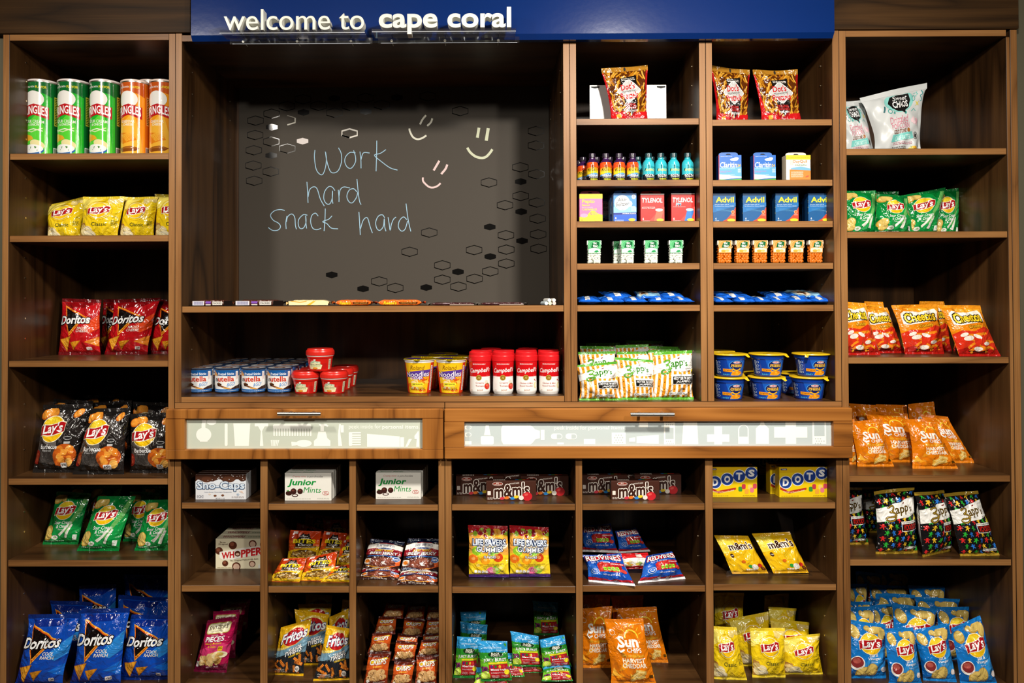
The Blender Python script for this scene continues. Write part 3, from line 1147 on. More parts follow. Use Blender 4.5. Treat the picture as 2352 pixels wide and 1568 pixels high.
# blue fascia
HB = -0.030
fx0, fx1 = at(438.5, 50, HB).x, at(1916.5, 50, HB).x
fz0 = at(1115, 89.5, HB).z
fz0 += 0.0008
r_ = thing('header_sign', 'long glossy blue header panel across the top of the middle cabinets', 'sign', ((fx0 + fx1) / 2, 0, fz0))
mb = MB()
blue = mat('03296a', 'gloss')
bz = 0.013
V = [(-(fx1 - fx0) / 2, HB, bz), ((fx1 - fx0) / 2, HB, bz), ((fx1 - fx0) / 2, HB, zTOP - fz0), (-(fx1 - fx0) / 2, HB, zTOP - fz0),
     (-(fx1 - fx0) / 2, HB + 0.010, 0), ((fx1 - fx0) / 2, HB + 0.010, 0), ((fx1 - fx0) / 2, -0.002, 0), (-(fx1 - fx0) / 2, -0.002, 0),
     ((fx1 - fx0) / 2, -0.002, zTOP - fz0), (-(fx1 - fx0) / 2, -0.002, zTOP - fz0)]
mb.add(V, [(0, 1, 2, 3), (4, 5, 1, 0), (7, 6, 5, 4), (2, 1, 5, 6, 8), (0, 3, 9, 7, 4), (3, 2, 8, 9), (6, 7, 9, 8)], blue)
mb.build('panel', r_)


def islands(T):
    """split a word's triangles into letters"""
    q = np.round(T.reshape(-1, 2), 5)
    u, inv = np.unique(q, axis=0, return_inverse=True)
    tri = inv.reshape(-1, 3)
    par = list(range(len(u)))
    def find(i):
        while par[i] != i:
            par[i] = par[par[i]]; i = par[i]
        return i
    for a, b, c in tri:
        par[find(a)] = find(b); par[find(b)] = find(c)
    g = {}
    for t in tri:
        g.setdefault(find(t[0]), []).append(t)
    out = [(u, np.array(ts)) for ts in g.values()]
    out.sort(key=lambda s: s[0][s[1].ravel()][:, 0].min())
    return out


def raised_word(label, text, x0, y0, x1, y1, bold, rail0, rail1, lifts):
    """separate thick letters standing on a clear acrylic rail; pixel box of the letters' front faces"""
    YF_, YB_ = -0.088, -0.060
    a, b = at(x0, y1, YF_), at(x1, y0, YF_)
    T0 = glyphs(text, bold, 0.0, 1.0, 8)
    lo, hi = T0.reshape(-1, 2).min(0), T0.reshape(-1, 2).max(0)
    T = (T0 - lo) / (hi - lo) * np.array([b.x - a.x, b.z - a.z])
    root = thing('raised_word', label, 'sign', (a.x, 0, a.z))
    wm = mat('f1f1e6', 'soft')
    for u, tri in islands(T):
        mb = MB()
        used, inv = np.unique(tri.ravel(), return_inverse=True)
        P = u[used]; F = inv.reshape(-1, 3); n = len(P)
        mb.add([(x, YF_, z) for x, z in P], F, wm)
        mb.add([(x, YB_, z) for x, z in P], F[:, ::-1], wm)
        es = {}
        for f in F:
            for i in range(3):
                e = (f[i], f[(i + 1) % 3])
                es[e] = 1
        for (i, j) in es:
            if (j, i) not in es:
                mb.add([(P[i][0], YF_, P[i][1]), (P[j][0], YF_, P[j][1]), (P[j][0], YB_, P[j][1]), (P[i][0], YB_, P[i][1])], [(0, 3, 2, 1)], wm)
        mb.build('letter', root)
    # rail: bent clear acrylic - a ledge under the letters, a back leaf screwed under the header
    ra, rb = at(rail0, 70, YB_), at(rail1, 70, YB_)
    zl = lifts - 0.0008
    cm = clear('hazy_acrylic', (0.9, 0.92, 0.95, 1), 1.0, 0.16)
    ce = mat('c9ced6', 'soft')
    mb = MB()
    o = Vector((a.x, 0, a.z))
    def bx(x0, x1, y0, y1, z0, z1):
        mb.box(x0 - o.x, x1 - o.x, y0, y1, z0 - o.z, z1 - o.z, cm, 0.0006)
    bx(ra.x, rb.x, -0.084, -0.036, zl - 0.004, zl)
    bx(ra.x, rb.x, -0.086, -0.082, zl - 0.006, zl + 0.003)
    mb.box(ra.x - o.x, rb.x - o.x, -0.0868, -0.0862, zl - 0.0066 - o.z, zl - 0.0050 - o.z, ce)
    zb = at(1115, 99.5, -0.033).z
    bx(ra.x + 0.008, rb.x + 0.012, -0.036, -0.0325, zb, zl)
    mb.box(ra.x + 0.016 - o.x, rb.x + 0.006 - o.x, -0.0366, -0.0362, zb - o.z, zb + 0.0012 - o.z, ce)
    mb.build('rail', root)
    for f in (0.12, 0.5, 0.88):
        mb = MB()
        x = ra.x + (rb.x - ra.x) * f - o.x
        mb.tube((x, -0.0395, zb + 0.006 - o.z), (x, -0.0365, zb + 0.006 - o.z), 0.0035, mat('cfc8b8', 'metal'), 12)
        mb.tube((x, -0.036, zb + 0.006 - o.z), (x, -0.004, zb + 0.006 - o.z), 0.0016, mat('cfc8b8', 'metal'), 8)
        mb.build('screw', root)
    return root


zl1 = at(680, 69, -0.088).z
raised_word('thin white raised letters on a clear rail under the blue header', 'welcome to', 514, 20, 836, 69.5, 0.0, 513, 842, zl1)
zl2 = at(1020, 66, -0.088).z
raised_word('bold white raised letters on a clear rail near the middle of the blue header', 'cape coral', 870, 15.5, 1174, 78.5, 0.022, 858, 1184, zl2)

# ------------------------------------------------------------------ chalkboard
DB = D - 0.012
c0, c1 = at(549, 640, DB), at(1262, 640, DB)
bz0, bz1 = zH['a'] + 0.0005, at(900, 200, DB).z
BC = Art(1000, 1000 * (bz1 - bz0) / (c1.x - c0.x), 'gloss')
sc_ = 1000 / (c1.x - c0.x)


def bc(x, y):
    p = at(x, y, DB); return ((p.x - c0.x) * sc_, (p.z - bz0) * sc_)


def hexpts(x, y, rx=18.0, ry=10.8):
    return [bc(x + a * rx, y + b * ry) for a, b in ((-1, 0.5), (0, 1), (1, 0.5), (1, -0.5), (0, -1), (-1, -0.5))]


for x, y in ((696, 228), (732, 243), (804, 243), (840, 225), (877, 241), (983, 221), (768, 259), (659, 244), (624, 261), (587, 277), (586, 310), (623, 325), (660, 341),
             (583, 345), (582, 380), (622, 394), (584, 415), (1057, 255), (1231, 301), (1231, 334), (1195, 384), (1232, 400), (1123, 419), (1196, 450), (1233, 465), (1160, 471),
             (1235, 502), (986, 534), (1162, 540), (1236, 538), (941, 578), (1089, 574), (1163, 573), (1237, 571), (1016, 609), (1163, 605), (1016, 642), (1126, 623), (1090, 640),
             (1053, 658), (871, 646), (908, 661)):
    P = hexpts(x, y)
    BC.l('0b0a08', P + [P[0], P[1]], 2.6)
for x, y in ((768, 226), (912, 224), (697, 258), (840, 256), (624, 292), (623, 357), (1196, 417), (1125, 521), (1197, 486), (1199, 553), (1126, 589), (1052, 624), (979, 660), (762, 631), (834, 663)):
    BC.p('0d0c0b', hexpts(x, y, 13.2, 7.8))
BC.fin = 'chalk'
for x, y in ((803, 306),):
    P = hexpts(x, y, 17.5, 10)
    BC.l('efeae0', P + [P[0], P[1]], 5.0)
P = hexpts(660, 276)
BC.l('e0dccf', [P[3], P[2], P[1]], 4.5); BC.l('c0bcae', [P[4], P[3]], 2.0)
BC.p('efe6e2', hexpts(695, 324, 13.2, 7.6))
P = hexpts(768, 259); BC.l('8a8577', [P[0], P[1], P[2]], 2)
BC.fin = 'matte'
root = thing('chalkboard', 'dark chalkboard panel with handwriting and hexagon outlines in the middle hutch', 'chalkboard', (c0.x, DB, bz0))
mb = MB()
bw, bh = c1.x - c0.x, bz1 - bz0
mb.box(0, bw, 0, 0.003, 0, bh, mat('443d34', 'matte'), 0.0)
BC.lay(mb, flat((0, 0, 0), (1 / sc_, 0, 0), (0, 0, 1 / sc_), (0, -1, 0)), 0.0003, 0.0002, smooth=False)
mb.build('panel', root)


def smooth_path(P, n=6):
    """Catmull-Rom through the points"""
    P = [Vector(p) for p in P]
    if len(P) < 3: return P
    Q = [P[0] * 2 - P[1]] + P + [P[-1] * 2 - P[-2]]
    out = []
    for i in range(1, len(Q) - 2):
        a, b, c, d = Q[i - 1:i + 3]
        for k in range(n):
            t = k / n
            out.append(0.5 * ((2 * b) + (c - a) * t + (2 * a - 5 * b + 4 * c - d) * t * t + (3 * b - a - 3 * c + d) * t ** 3))
    out.append(P[-1])
    return out


def chalk(name, strokes, col, k, ox, oy, w, label=None):
    A = Art(BC.W, BC.H, 'chalk')
    for st in strokes:
        st = list(st)
        ww, w2 = w, None
        if isinstance(st[-1], (int, float)):
            ww = st.pop()
        pts = [bc(ox + x / k, oy + y / k) for x, y in st]
        A.l(col, smooth_path(pts), ww)
    mb = MB()
    A.lay(mb, flat((0, 0, 0), (1 / sc_, 0, 0), (0, 0, 1 / sc_), (0, -1, 0)), 0.0009, 0.0002, smooth=False)
    o = mb.build(name, root)
    if label: o['label'] = label


HAND = [
    [(605, 512), (600, 600), (622, 735), (678, 792), (715, 740), (735, 620), (722, 528), (740, 640), (775, 745), (815, 770), (870, 740), (905, 640), (900, 550), (870, 487)],
    [(1062, 545), (1000, 540), (950, 590), (942, 650), (970, 705), (1015, 716), (1060, 650), (1060, 580), (1040, 517)],
    [(1112, 530), (1122, 620), (1124, 718)], [(1124, 620), (1140, 560), (1165, 540), (1220, 546)],
    [(1301, 407), (1300, 520), (1293, 752)], [(1404, 508), (1340, 550), (1275, 572), (1350, 640), (1450, 712), (1534, 738)],
    [(515, 870), (522, 980), (528, 1106)], [(528, 1040), (545, 960), (590, 926), (630, 950), (665, 1060), (710, 1142)],
    [(830, 968), (800, 930), (760, 925), (715, 980), (705, 1060), (735, 1115), (775, 1115), (800, 1050), (803, 965), (800, 1060), (808, 1115)],
    [(868, 960), (876, 1040), (876, 1096)], [(876, 1030), (890, 960), (930, 928), (1000, 940)],
    [(1080, 985), (1040, 948), (990, 965), (965, 1030), (985, 1090), (1025, 1106), (1070, 1050), (1088, 985)], [(1078, 840), (1095, 1010), (1108, 1090), (1124, 1126)],
    [(266, 1192), (215, 1182), (150, 1196), (106, 1244), (135, 1300), (195, 1335), (218, 1375), (190, 1412), (130, 1416), (80, 1384)],
    [(290, 1255), (278, 1330), (282, 1400)], [(284, 1320), (300, 1260), (345, 1232), (378, 1270), (386, 1360), (398, 1403)],
    [(520, 1245), (475, 1240), (425, 1290), (418, 1350), (440, 1394), (480, 1385), (505, 1320), (500, 1250), (505, 1340), (512, 1394)],
    [(642, 1255), (610, 1222), (570, 1250), (557, 1320), (580, 1390), (625, 1408), (676, 1392)],
    [(722, 1170), (718, 1300), (708, 1424)], [(798, 1252), (760, 1290), (692, 1318), (740, 1340), (790, 1390), (866, 1399)],
    [(1100, 1208), (1108, 1330), (1116, 1468)], [(1116, 1400), (1150, 1300), (1195, 1275), (1225, 1370), (1252, 1445)],
    [(1390, 1275), (1365, 1242), (1320, 1255), (1290, 1320), (1300, 1390), (1335, 1416), (1375, 1370), (1385, 1285), (1390, 1370), (1404, 1426)],
    [(1428, 1268), (1440, 1340), (1452, 1416), (1465, 1350), (1490, 1290), (1518, 1266)],
    [(1640, 1295), (1600, 1265), (1555, 1310), (1545, 1380), (1580, 1424), (1620, 1400), (1648, 1310)], [(1630, 1115), (1650, 1270), (1665, 1350), (1684, 1428)],
]
for k0, k1, nm in ((0, 6, 'top row of pale blue handwritten chalk letters'), (6, 13, 'middle row of pale blue handwritten chalk letters'), (13, 20, 'bottom row of pale blue chalk letters, first word'), (20, 99, 'bottom row of pale blue chalk letters, last word')):
    chalk('chalk_word', HAND[k0:k1], 'a9d0e8', 4.9, 600, 240, 2.6, nm)
F5 = 5.808
chalk('chalk_smiley', [[(340, 86), (295, 140), (260, 208), 6], [(424, 128), (405, 180), (356, 228), 6], [(118, 262), (125, 300), (165, 375), (225, 405), (290, 390), (345, 355), 6]], 'e6e4d4', F5, 920, 250, 5, 'white chalk smiling face nearest the header')
chalk('chalk_smiley', [[(1046, 252), (1025, 385), 9], [(1170, 258), (1143, 425), 10], [(890, 518), (930, 580), (1000, 635), (1080, 655), (1140, 640), (1190, 590), (1225, 540), 8]], 'd8dcc0', F5, 920, 250, 5, 'yellowish chalk smiling face at the side')
chalk('chalk_smiley', [[(518, 692), (442, 822), 7], [(624, 742), (600, 800), (543, 870), 7], [(298, 915), (300, 960), (330, 1000), (380, 1040), (430, 1050), (490, 1030), (535, 992), 6]], 'ecd2d0', F5, 920, 250, 5, 'pink chalk smiling face below the others')


# ------------------------------------------------------------------ artwork of the goods
def art(h, fin='film', step=3.0, seals=(0.07, 0.08)):
    H_ = 100.0 * h
    a = Art(100.0, H_, fin, step, (0.6, H_ * seals[0], 99.4, H_ * (1 - seals[1])) if fin in ('film', 'foil', 'soft') else None)
    return a


def chip(a, x, y, rx, ry, rot, c='e2c46a', c2='c79a3c'):
    a.e(c2, x, y, rx * 1.06, ry * 1.08, rot, n=18)
    a.up(); a.e(c, x + rx * 0.05, y + ry * 0.12, rx * 0.93, ry * 0.86, rot, n=18)
    a.z -= 1


def blobs(a, cols, x0, y0, x1, y1, n, r0, r1, seed, el=1.0):
    rd = random.Random(seed)
    for i in range(n):
        r = rd.uniform(r0, r1)
        a.e(rd.choice(cols), rd.uniform(x0, x1), rd.uniform(y0, y1), r, r * rd.uniform(0.6, 1.0) * el, rd.uniform(0, 180), n=14)


def lays_logo(a, cx, cy, r, rot=6):
    a.tagname = 'logo'
    a.up(2)
    a.e('fdf6d8', cx, cy, r * 1.06, r * 1.0, n=32); a.up()
    a.e('fbc814', cx, cy, r, r * 0.94, n=32)
    a.e('fde13a', cx - r * 0.1, cy + r * 0.35, r * 0.7, r * 0.5, n=24)
    a.up()
    q = math.radians(rot)
    def rb(pts, k=1.0):
        return [(cx + (x * math.cos(q) - y * math.sin(q)) * r * k, cy + (x * math.sin(q) + y * math.cos(q)) * r * k) for x, y in pts]
    top = [(-1.08, 0.30), (-0.7, 0.36), (-0.2, 0.30), (0.3, 0.34), (0.75, 0.46), (1.12, 0.34)]
    bot = [(1.04, -0.28), (0.6, -0.36), (0.1, -0.46), (-0.4, -0.44), (-0.85, -0.34), (-1.12, -0.42)]
    a.p('fdf6d8', rb([(x * 1.03, y * 1.16) for x, y in top + bot])); a.up()
    a.p('b3161c', rb(top + bot)); a.up()
    a.t('ffffff', "Lay's", cx - r * 0.88, cy - r * 0.52, cx + r * 0.9, cy + r * 0.46, b=0.022, sh=0.12, rot=rot)
    a.tagname = None
    a.z = 0


def art_lays(kind):
    seals = (0.06, 0.06)
    if kind == 'classic':
        a = art(1.28, seals=seals)
        a.p('fbe66a', [(0, 128), (60, 128), (30, 95), (0, 80)]); a.p('f2cb12', [(100, 0), (100, 60), (70, 0)])
        blobs(a, ['f3e3a0', 'ead27e', 'f6ecc0'], 68, 112, 98, 122, 6, 8, 12, 3)
        a.p('b8863c', [(0, 8), (2, 48), (16, 44), (22, 26), (12, 8)])
        a.up()
        a.e('e8d49a', 20, 22, 18, 14, 10); a.e('f0e2b8', 30, 15, 14, 9, -10); a.e('d9bc74', 10, 34, 9, 7); a.up()
        a.l('fbf3da', [(12, 28), (22, 31), (34, 26)], 2); a.l('fbf3da', [(14, 18), (26, 20), (38, 14)], 2)
        a.ring('e2b40c', 50, 82, 31, 29, 1.2)
        a.t('3b4a22', 'Classic', 36, 36, 74, 46, b=0.004)
        a.l('3b4a22', [(84, 60), (90, 66), (96, 62)], 0.8); a.lines('6b6a20', 84, 38, 96, 54, 5, 4)
        lays_logo(a, 50, 82, 24)
    elif kind == 'onion':
        a = art(1.4, seals=seals)
        a.p('14a04a', [(20, 0), (100, 40), (100, 110), (40, 80)]); a.p('046a2c', [(0, 0), (0, 60), (30, 0)]); a.p('06752f', [(60, 132), (100, 132), (100, 90)])
        a.up()
        chip(a, 14, 120, 14, 11, 30); chip(a, 30, 124, 12, 9, -20)
        for i in range(5):
            a.l('7cc46a', [(88 + i * 2.2, 130), (82 + i * 2.4, 90), (70 + i * 2, 60), (56 + i * 3, 34)], 1.5)
        a.l('f2f4e6', [(70, 58), (58, 38), (46, 26)], 5, 8); a.l('f2f4e6', [(78, 56), (70, 36), (66, 20)], 5, 8)
        chip(a, 14, 36, 12, 15, -20); chip(a, 16, 22, 11, 8, 20)
        a.e('f4f6ee', 34, 20, 9, 6); a.up()
        a.e('9cc48a', 34, 20, 4, 2.4)
        a.t('ffffff', 'Sour Cream', 28, 56, 76, 65, b=0.014, sh=0.1, rise=1); a.t('ffffff', '& Onion', 36, 46, 70, 55, b=0.014, sh=0.1, rise=1); a.t('ffffff', 'Flavored', 42, 40, 62, 44, sh=0.1)
        a.r('e8f2e8', 84, 14, 94, 28, 1); a.lines('cfe8d4', 8, 9, 60, 13, 1, 3)
        lays_logo(a, 48, 92, 25)
    elif kind == 'bbq':
        a = art(1.32, seals=seals)
        a.e('5a5450', 46, 66, 46, 50); a.e('3a3634', 20, 40, 40, 20, -10); a.up(); a.e('6f6863', 42, 84, 34, 32)
        a.e('241f1e', 78, 60, 26, 60, 20)
        a.up()
        for x, y, r, t in ((12, 112, 12, 30), (28, 116, 13, -10), (82, 114, 10, 40)):
            chip(a, x, y, r, r * 0.7, t, 'ee9a34', 'd06a18')
        a.e('c65a1c', 72, 34, 24, 22); blobs(a, ['f0a03c', 'e8892a', 'f6b85a', 'd8691e'], 56, 20, 88, 48, 16, 5, 9, 5)
        a.r('2c2a2a', 68, 56, 82, 70, 2); a.e('7a1f16', 6, 30, 9, 14); a.up(); a.e('b34a30', 7, 30, 5, 9)
        a.ring('d8d8d8', 75, 67, 8, 3, 0.8); a.r('c8c8c8', 69, 56, 81, 60)
        a.t('ffffff', 'Barbecue', 14, 46, 56, 55, b=0.012); a.t('dddddd', 'Flavored', 20, 41, 42, 45)
        a.r('e8e8e8', 66, 10, 79, 20, 2); a.up(); a.t('222222', '150', 68, 13, 77, 18, b=0.02)
        lays_logo(a, 36, 84, 26)
    else:
        a = art(1.45, seals=seals)
        a.p('2f93e0', [(20, 0), (100, 30), (100, 90), (50, 60)]); a.p('0b5aa6', [(0, 0), (0, 70), (26, 0)]); a.p('0d62b0', [(60, 140), (100, 140), (100, 80)])
        a.up()
        chip(a, 16, 118, 12, 16, 20); chip(a, 70, 128, 20, 9, 10); chip(a, 86, 118, 10, 15, -20); chip(a, 48, 130, 8, 6, 0)
        a.e('f3efe8', 22, 42, 17, 18); a.up(); a.e('8e2f30', 22, 44, 14, 14); a.up(); a.e('b9584e', 20, 48, 9, 7); a.z = 1
        chip(a, 40, 18, 18, 15, 20); chip(a, 58, 24, 15, 18, -20)
        a.e('f2e7e4', 92, 26, 8, 7)
        a.t('ffffff', 'Salt &', 50, 60, 74, 68, b=0.014, rise=1); a.t('ffffff', 'Vinegar', 46, 50, 82, 59, b=0.014, rise=1); a.t('e6f2fb', 'Flavored', 56, 45, 72, 48.5)
        lays_logo(a, 55, 92, 27)
    return a


def art_doritos(c):
    a = art(1.32, seals=(0.06, 0.07))
    hi, lo = (('e8481c', '8e0a10') if c == 'red' else ('2a8ae0', '0a2a8a'))
    a.p(hi, [(60, 60), (100, 96), (100, 62), (80, 50)]); a.p(lo, [(0, 0), (0, 50), (30, 30), (40, 0)]); a.p(lo, [(0, 132), (100, 132), (70, 112), (20, 110)])
    a.p('f08a2a' if c == 'red' else '1668d0', [(70, 30), (100, 44), (100, 20)])
    a.up()
    tri = [(18, 108), (32, 52), (64, 88)]
    def grow(k): 
        gx, gy = 36, 82
        return [(gx + (x - gx) * k, gy + (y - gy) * k) for x, y in tri]
    a.tagname = 'logo'
    a.p('f7b02a', grow(1.28)); a.up(); a.p('e2541a', grow(1.17)); a.up(); a.p('120a0a', grow(1.06)); a.up()
    a.l('f7b02a', [(32, 52), (50, 72), (76, 90)], 2.2, 0.6)
    a.t('ffffff', 'Doritos', 4, 72, 82, 92, b=0.026, sh=0.16, rise=2.0, o=('120a0a', 1.5))
    a.tagname = None
    a.z = 2
    for k, (s, y) in enumerate((('NACHO', 60), ('CHEESE', 53)) if c == 'red' else (('COOL', 60), ('RANCH', 53))):
        a.t('f4ece4', s, 52 if k == 0 else 49, y, 76 if k == 0 else 78, y + 6, b=0.02, sh=0.14)
    a.p('c87818', [(5, 36), (36, 44), (22, 8)]); a.p('c87818', [(34, 30), (60, 34), (40, 11)])
    a.up()
    a.p('eda52e', [(7, 35.4), (34, 42.6), (22, 11)]); a.p('e8991f', [(36, 29.6), (57, 33), (41, 14)])
    a.up(); blobs(a, ['c9741a', 'f6c25a', 'b8620f'], 16, 22, 28, 36, 9, 0.8, 1.6, 4); blobs(a, ['c9741a', 'f6c25a'], 38, 20, 48, 31, 6, 0.7, 1.4, 5)
    a.r('f0e6e0', 74, 12, 84, 19, 1.5); a.up(); a.t('7a1010' if c == 'red' else '0a2a8a', '270' if c == 'red' else '150', 75.5, 14, 82.5, 17.5, b=0.02)
    return a


def art_cheetos():
    a = art(1.2, seals=(0.05, 0.07))
    a.p('d8321a', [(0, 0), (100, 0), (100, 62), (80, 68), (50, 56), (20, 58), (0, 50)]); a.p('f7a828', [(0, 120), (100, 120), (100, 104), (50, 98)])
    a.up()
    a.p('a81812', [(0, 0), (100, 0), (100, 18), (60, 12), (20, 20), (0, 14)])
    rd = random.Random(3)
    for i in range(11):
        x, y, t = rd.uniform(12, 90), rd.uniform(14, 54), rd.uniform(-0.6, 0.6)
        L_ = rd.uniform(7, 13)
        a.l('f08a1a', [(x - L_ * math.cos(t), y - L_ * math.sin(t)), (x, y + 1.5), (x + L_ * math.cos(t), y + L_ * math.sin(t))], 5.0)
    a.up()
    for x, y, w, t in ((30, 40, 12, 10), (52, 44, 10, -20), (70, 28, 9, 10), (46, 16, 11, 0), (22, 48, 9, 20)):
        a.e('f6ece0', x, y, w, w * 0.45, t, n=16)
    a.l('20100c', [(24, 12), (50, 9), (72, 13)], 2.0); a.e('f7a828', 30, 9, 2.6); a.e('f7a828', 64, 10, 2.6)
    a.tagname = 'logo'
    a.up(2)
    a.t('f9d22a', 'Cheetos', 14, 78, 84, 99, b=0.03, sq=0.25, rise=3, o=('1a0f08', 2.0))
    a.tagname = None
    # white rim round the wordmark
    a.z = 1
    a.p('fdf6e8', [(9, 72), (10, 98), (18, 104), (50, 100), (86, 108), (91, 100), (88, 80), (50, 74), (24, 70)])
    a.z = 2
    a.t('f9d22a', 'Crunchy', 40, 62, 74, 72, b=0.012, sh=0.1, rise=2, o=('8e2208', 0.8))
    return a


def art_sun():
    a = art(1.3, seals=(0.05, 0.06))
    rd = random.Random(4)
    for i in range(12):
        x, y = rd.uniform(0, 100), rd.uniform(0, 60)
        a.p(rd.choice(['f09a1e', 'd96c0a', 'f6b43a', 'e2800f']), [(x, y), (x + rd.uniform(10, 22), y + rd.uniform(-8, 10)), (x + rd.uniform(0, 14), y + rd.uniform(10, 22))])
    a.up()
    a.ring('fbd23a', 60, 94, 17, 15, 3.0, 0, 180, 14)
    for i in range(7):
        t = math.radians(20 + i * 24)
        a.l('fbd23a', [(60 + 22 * math.cos(t), 94 + 20 * math.sin(t)), (60 + 30 * math.cos(t), 94 + 27 * math.sin(t))], 1.5)
    a.tagname = 'logo'
    a.up()
    a.t('fffdf4', 'Sun', 24, 76, 76, 98, b=0.034); a.t('fffdf4', 'CHIPS', 44, 66, 80, 75, b=0.016)
    a.l('fffdf4', [(26, 80), (22, 74), (28, 68), (38, 72)], 4)
    a.tagname = None
    a.z = 1
    a.t('f8d648', '100% WHOLE GRAIN', 30, 57, 84, 62); a.t('fff4dc', 'HARVEST', 30, 46, 84, 55, b=0.034); a.t('fff4dc', 'CHEDDAR', 28, 36, 86, 45, b=0.034)
    a.lines('f3cf8a', 62, 118, 96, 121, 1, 2); a.ring('fff0d0', 14, 104, 6, 5, 0.9)
    for i, (x, y, r) in enumerate(((60, 24, 30), (66, 18, 10), (54, 15, 40), (70, 28, -10))):
        a.r('e9bd5c', x - 12, y - 4, x + 12, y + 4, 1, r); 
    a.up(); 
    for i, (x, y, r) in enumerate(((60, 24, 30), (66, 18, 10), (54, 15, 40), (70, 28, -10))):
        a.r('f7dd96', x - 10, y - 0.6, x + 10, y + 1.2, 0, r)
    a.r('5a3a08', 88, 14, 97, 20, 1)
    return a


def art_zapps(kind):
    a = art(1.18, seals=(0.05, 0.07)) if kind == 'jal' else art(1.45, seals=(0.04, 0.06))
    H_ = a.H
    if kind == 'jal':
        for i in range(9):
            x = i * 12.5 - 3
            a.p('ef9a22', [(x, 0), (x + 6.4, 0), (x + 7.4, H_), (x + 0.4, H_)])
            a.up()
            for j in range(7):
                y = 8 + j * 17 + (i % 2) * 8
                a.e('7a4a10', x + 3.4, y, 0.9, 2.0, n=8); a.e('7a4a10', x + 3.4, y, 2.0, 0.7, n=8)
            a.z = 0
        band, w1, w2 = [(0, 62), (30, 70), (70, 66), (100, 72), (100, 106), (72, 108), (30, 92), (0, 84)], '2f7a1e', '74b43a'
        ty, by = 66, 36
    else:
        rd = random.Random(5)
        cols = ['e0282a', '2a78d8', '2fb53a', 'f2c22a']
        pts = [(8 + 15 * i + (j % 2) * 7, 10 + 14 * j) for j in range(10) for i in range(7)]
        for n_, (x, y) in enumerate(pts):
            c = cols[(n_ * 3 + n_ // 7) % 4]
            s = 5.6
            a.tf = None
            t = rd.uniform(-0.5, 0.5)
            ct, st = math.cos(t), math.sin(t)
            P = [(-.16, .25), (-.85, .55), (-.95, .3), (-.3, -.05), (-.7, -1), (-.35, -1.1), (0, -.35), (.35, -1.1), (.7, -1), (.3, -.05), (.95, .3), (.85, .55), (.16, .25)]
            a.p(c, [(x + s * (u * ct - v * st), y + s * (u * st + v * ct)) for u, v in P]); a.e(c, x - s * st * .65, y + s * ct * .65, s * .42, n=10)
        band, w1, w2 = [(0, 74), (30, 82), (70, 84), (100, 92), (100, 126), (72, 122), (30, 112), (0, 106)], '5a4410', 'a8882a'
        ty, by = 84, 50
    a.z = 2
    a.p('f4f3ee', band)
    a.tagname = 'logo'
    a.up()
    yy = ty + (8 if kind == 'jal' else 6)
    a.t(w1, 'app', 40, yy - 1, 74, yy + 18, b=0.022, rise=2.5); a.t(w1, "'s", 75, yy + 5, 84, yy + 20, b=0.02)
    Zs = [(22, yy + 16), (30, yy + 21), (38, yy + 19), (34, yy + 12), (26, yy + 8), (34, yy + 7), (39, yy + 1), (34, yy - 8), (24, yy - 12), (17, yy - 8), (21, yy - 3), (32, yy - 2), (42, yy + 2)]
    a.l(w1, smooth_path(Zs, 4), 4.4); a.up(); a.l(w2, smooth_path(Zs, 4), 1.6)
    a.tagname = None
    a.z = 3
    a.t('333333', 'POTATO', 78, yy - 3, 93, yy + 1, b=0.01, rise=0.5); a.t('333333', 'CHIPS', 80, yy - 9, 92, yy - 5, b=0.01, rise=0.5)
    a.e('7a1a14', 62, yy + 25, 3.5, 1.2, 20)
    if kind == 'jal':
        a.r('f4f3ee', 44, 36, 98, 60, 1); a.up(); a.r('151512', 45.5, 37.5, 96.5, 55, 1); a.up()
        a.t('ffffff', "HOTTER 'N HOT", 48, 47, 95, 53.5, b=0.018, sh=0.1); a.t('ffffff', 'JALAPEÑO', 54, 39, 92, 46.5, b=0.018, sh=0.1)
        a.z = 3; a.r('f4f3ee', 38, 12, 80, 18); a.up(); a.t('333333', 'NET WT. 1 OZ (28.3g)', 40, 13, 78, 17)
        a.z = 3; a.p('d8c23a', [(93, 70), (97, 60), (99, 74)])
    else:
        a.r('f4f3ee', 50, 54, 98, 76, 1); a.up(); a.t('333333', 'New Orleans Kettle Style', 52, 71, 96, 75); a.r('151512', 51.5, 55.5, 96.5, 70); a.up()
        a.t('d8201c', 'VOODOO', 54, 57, 95, 69, b=0.02, sq=0.2)
        a.z = 3; a.r('f4f3ee', 58, 12, 96, 18); a.up(); a.t('333333', 'NET WT. 2 OZ (56.7g)', 60, 13, 94, 17)
        a.z = 3; a.p('e2cf3a', [(84, 76), (90, 90), (96, 78), (91, 72)])
    return a


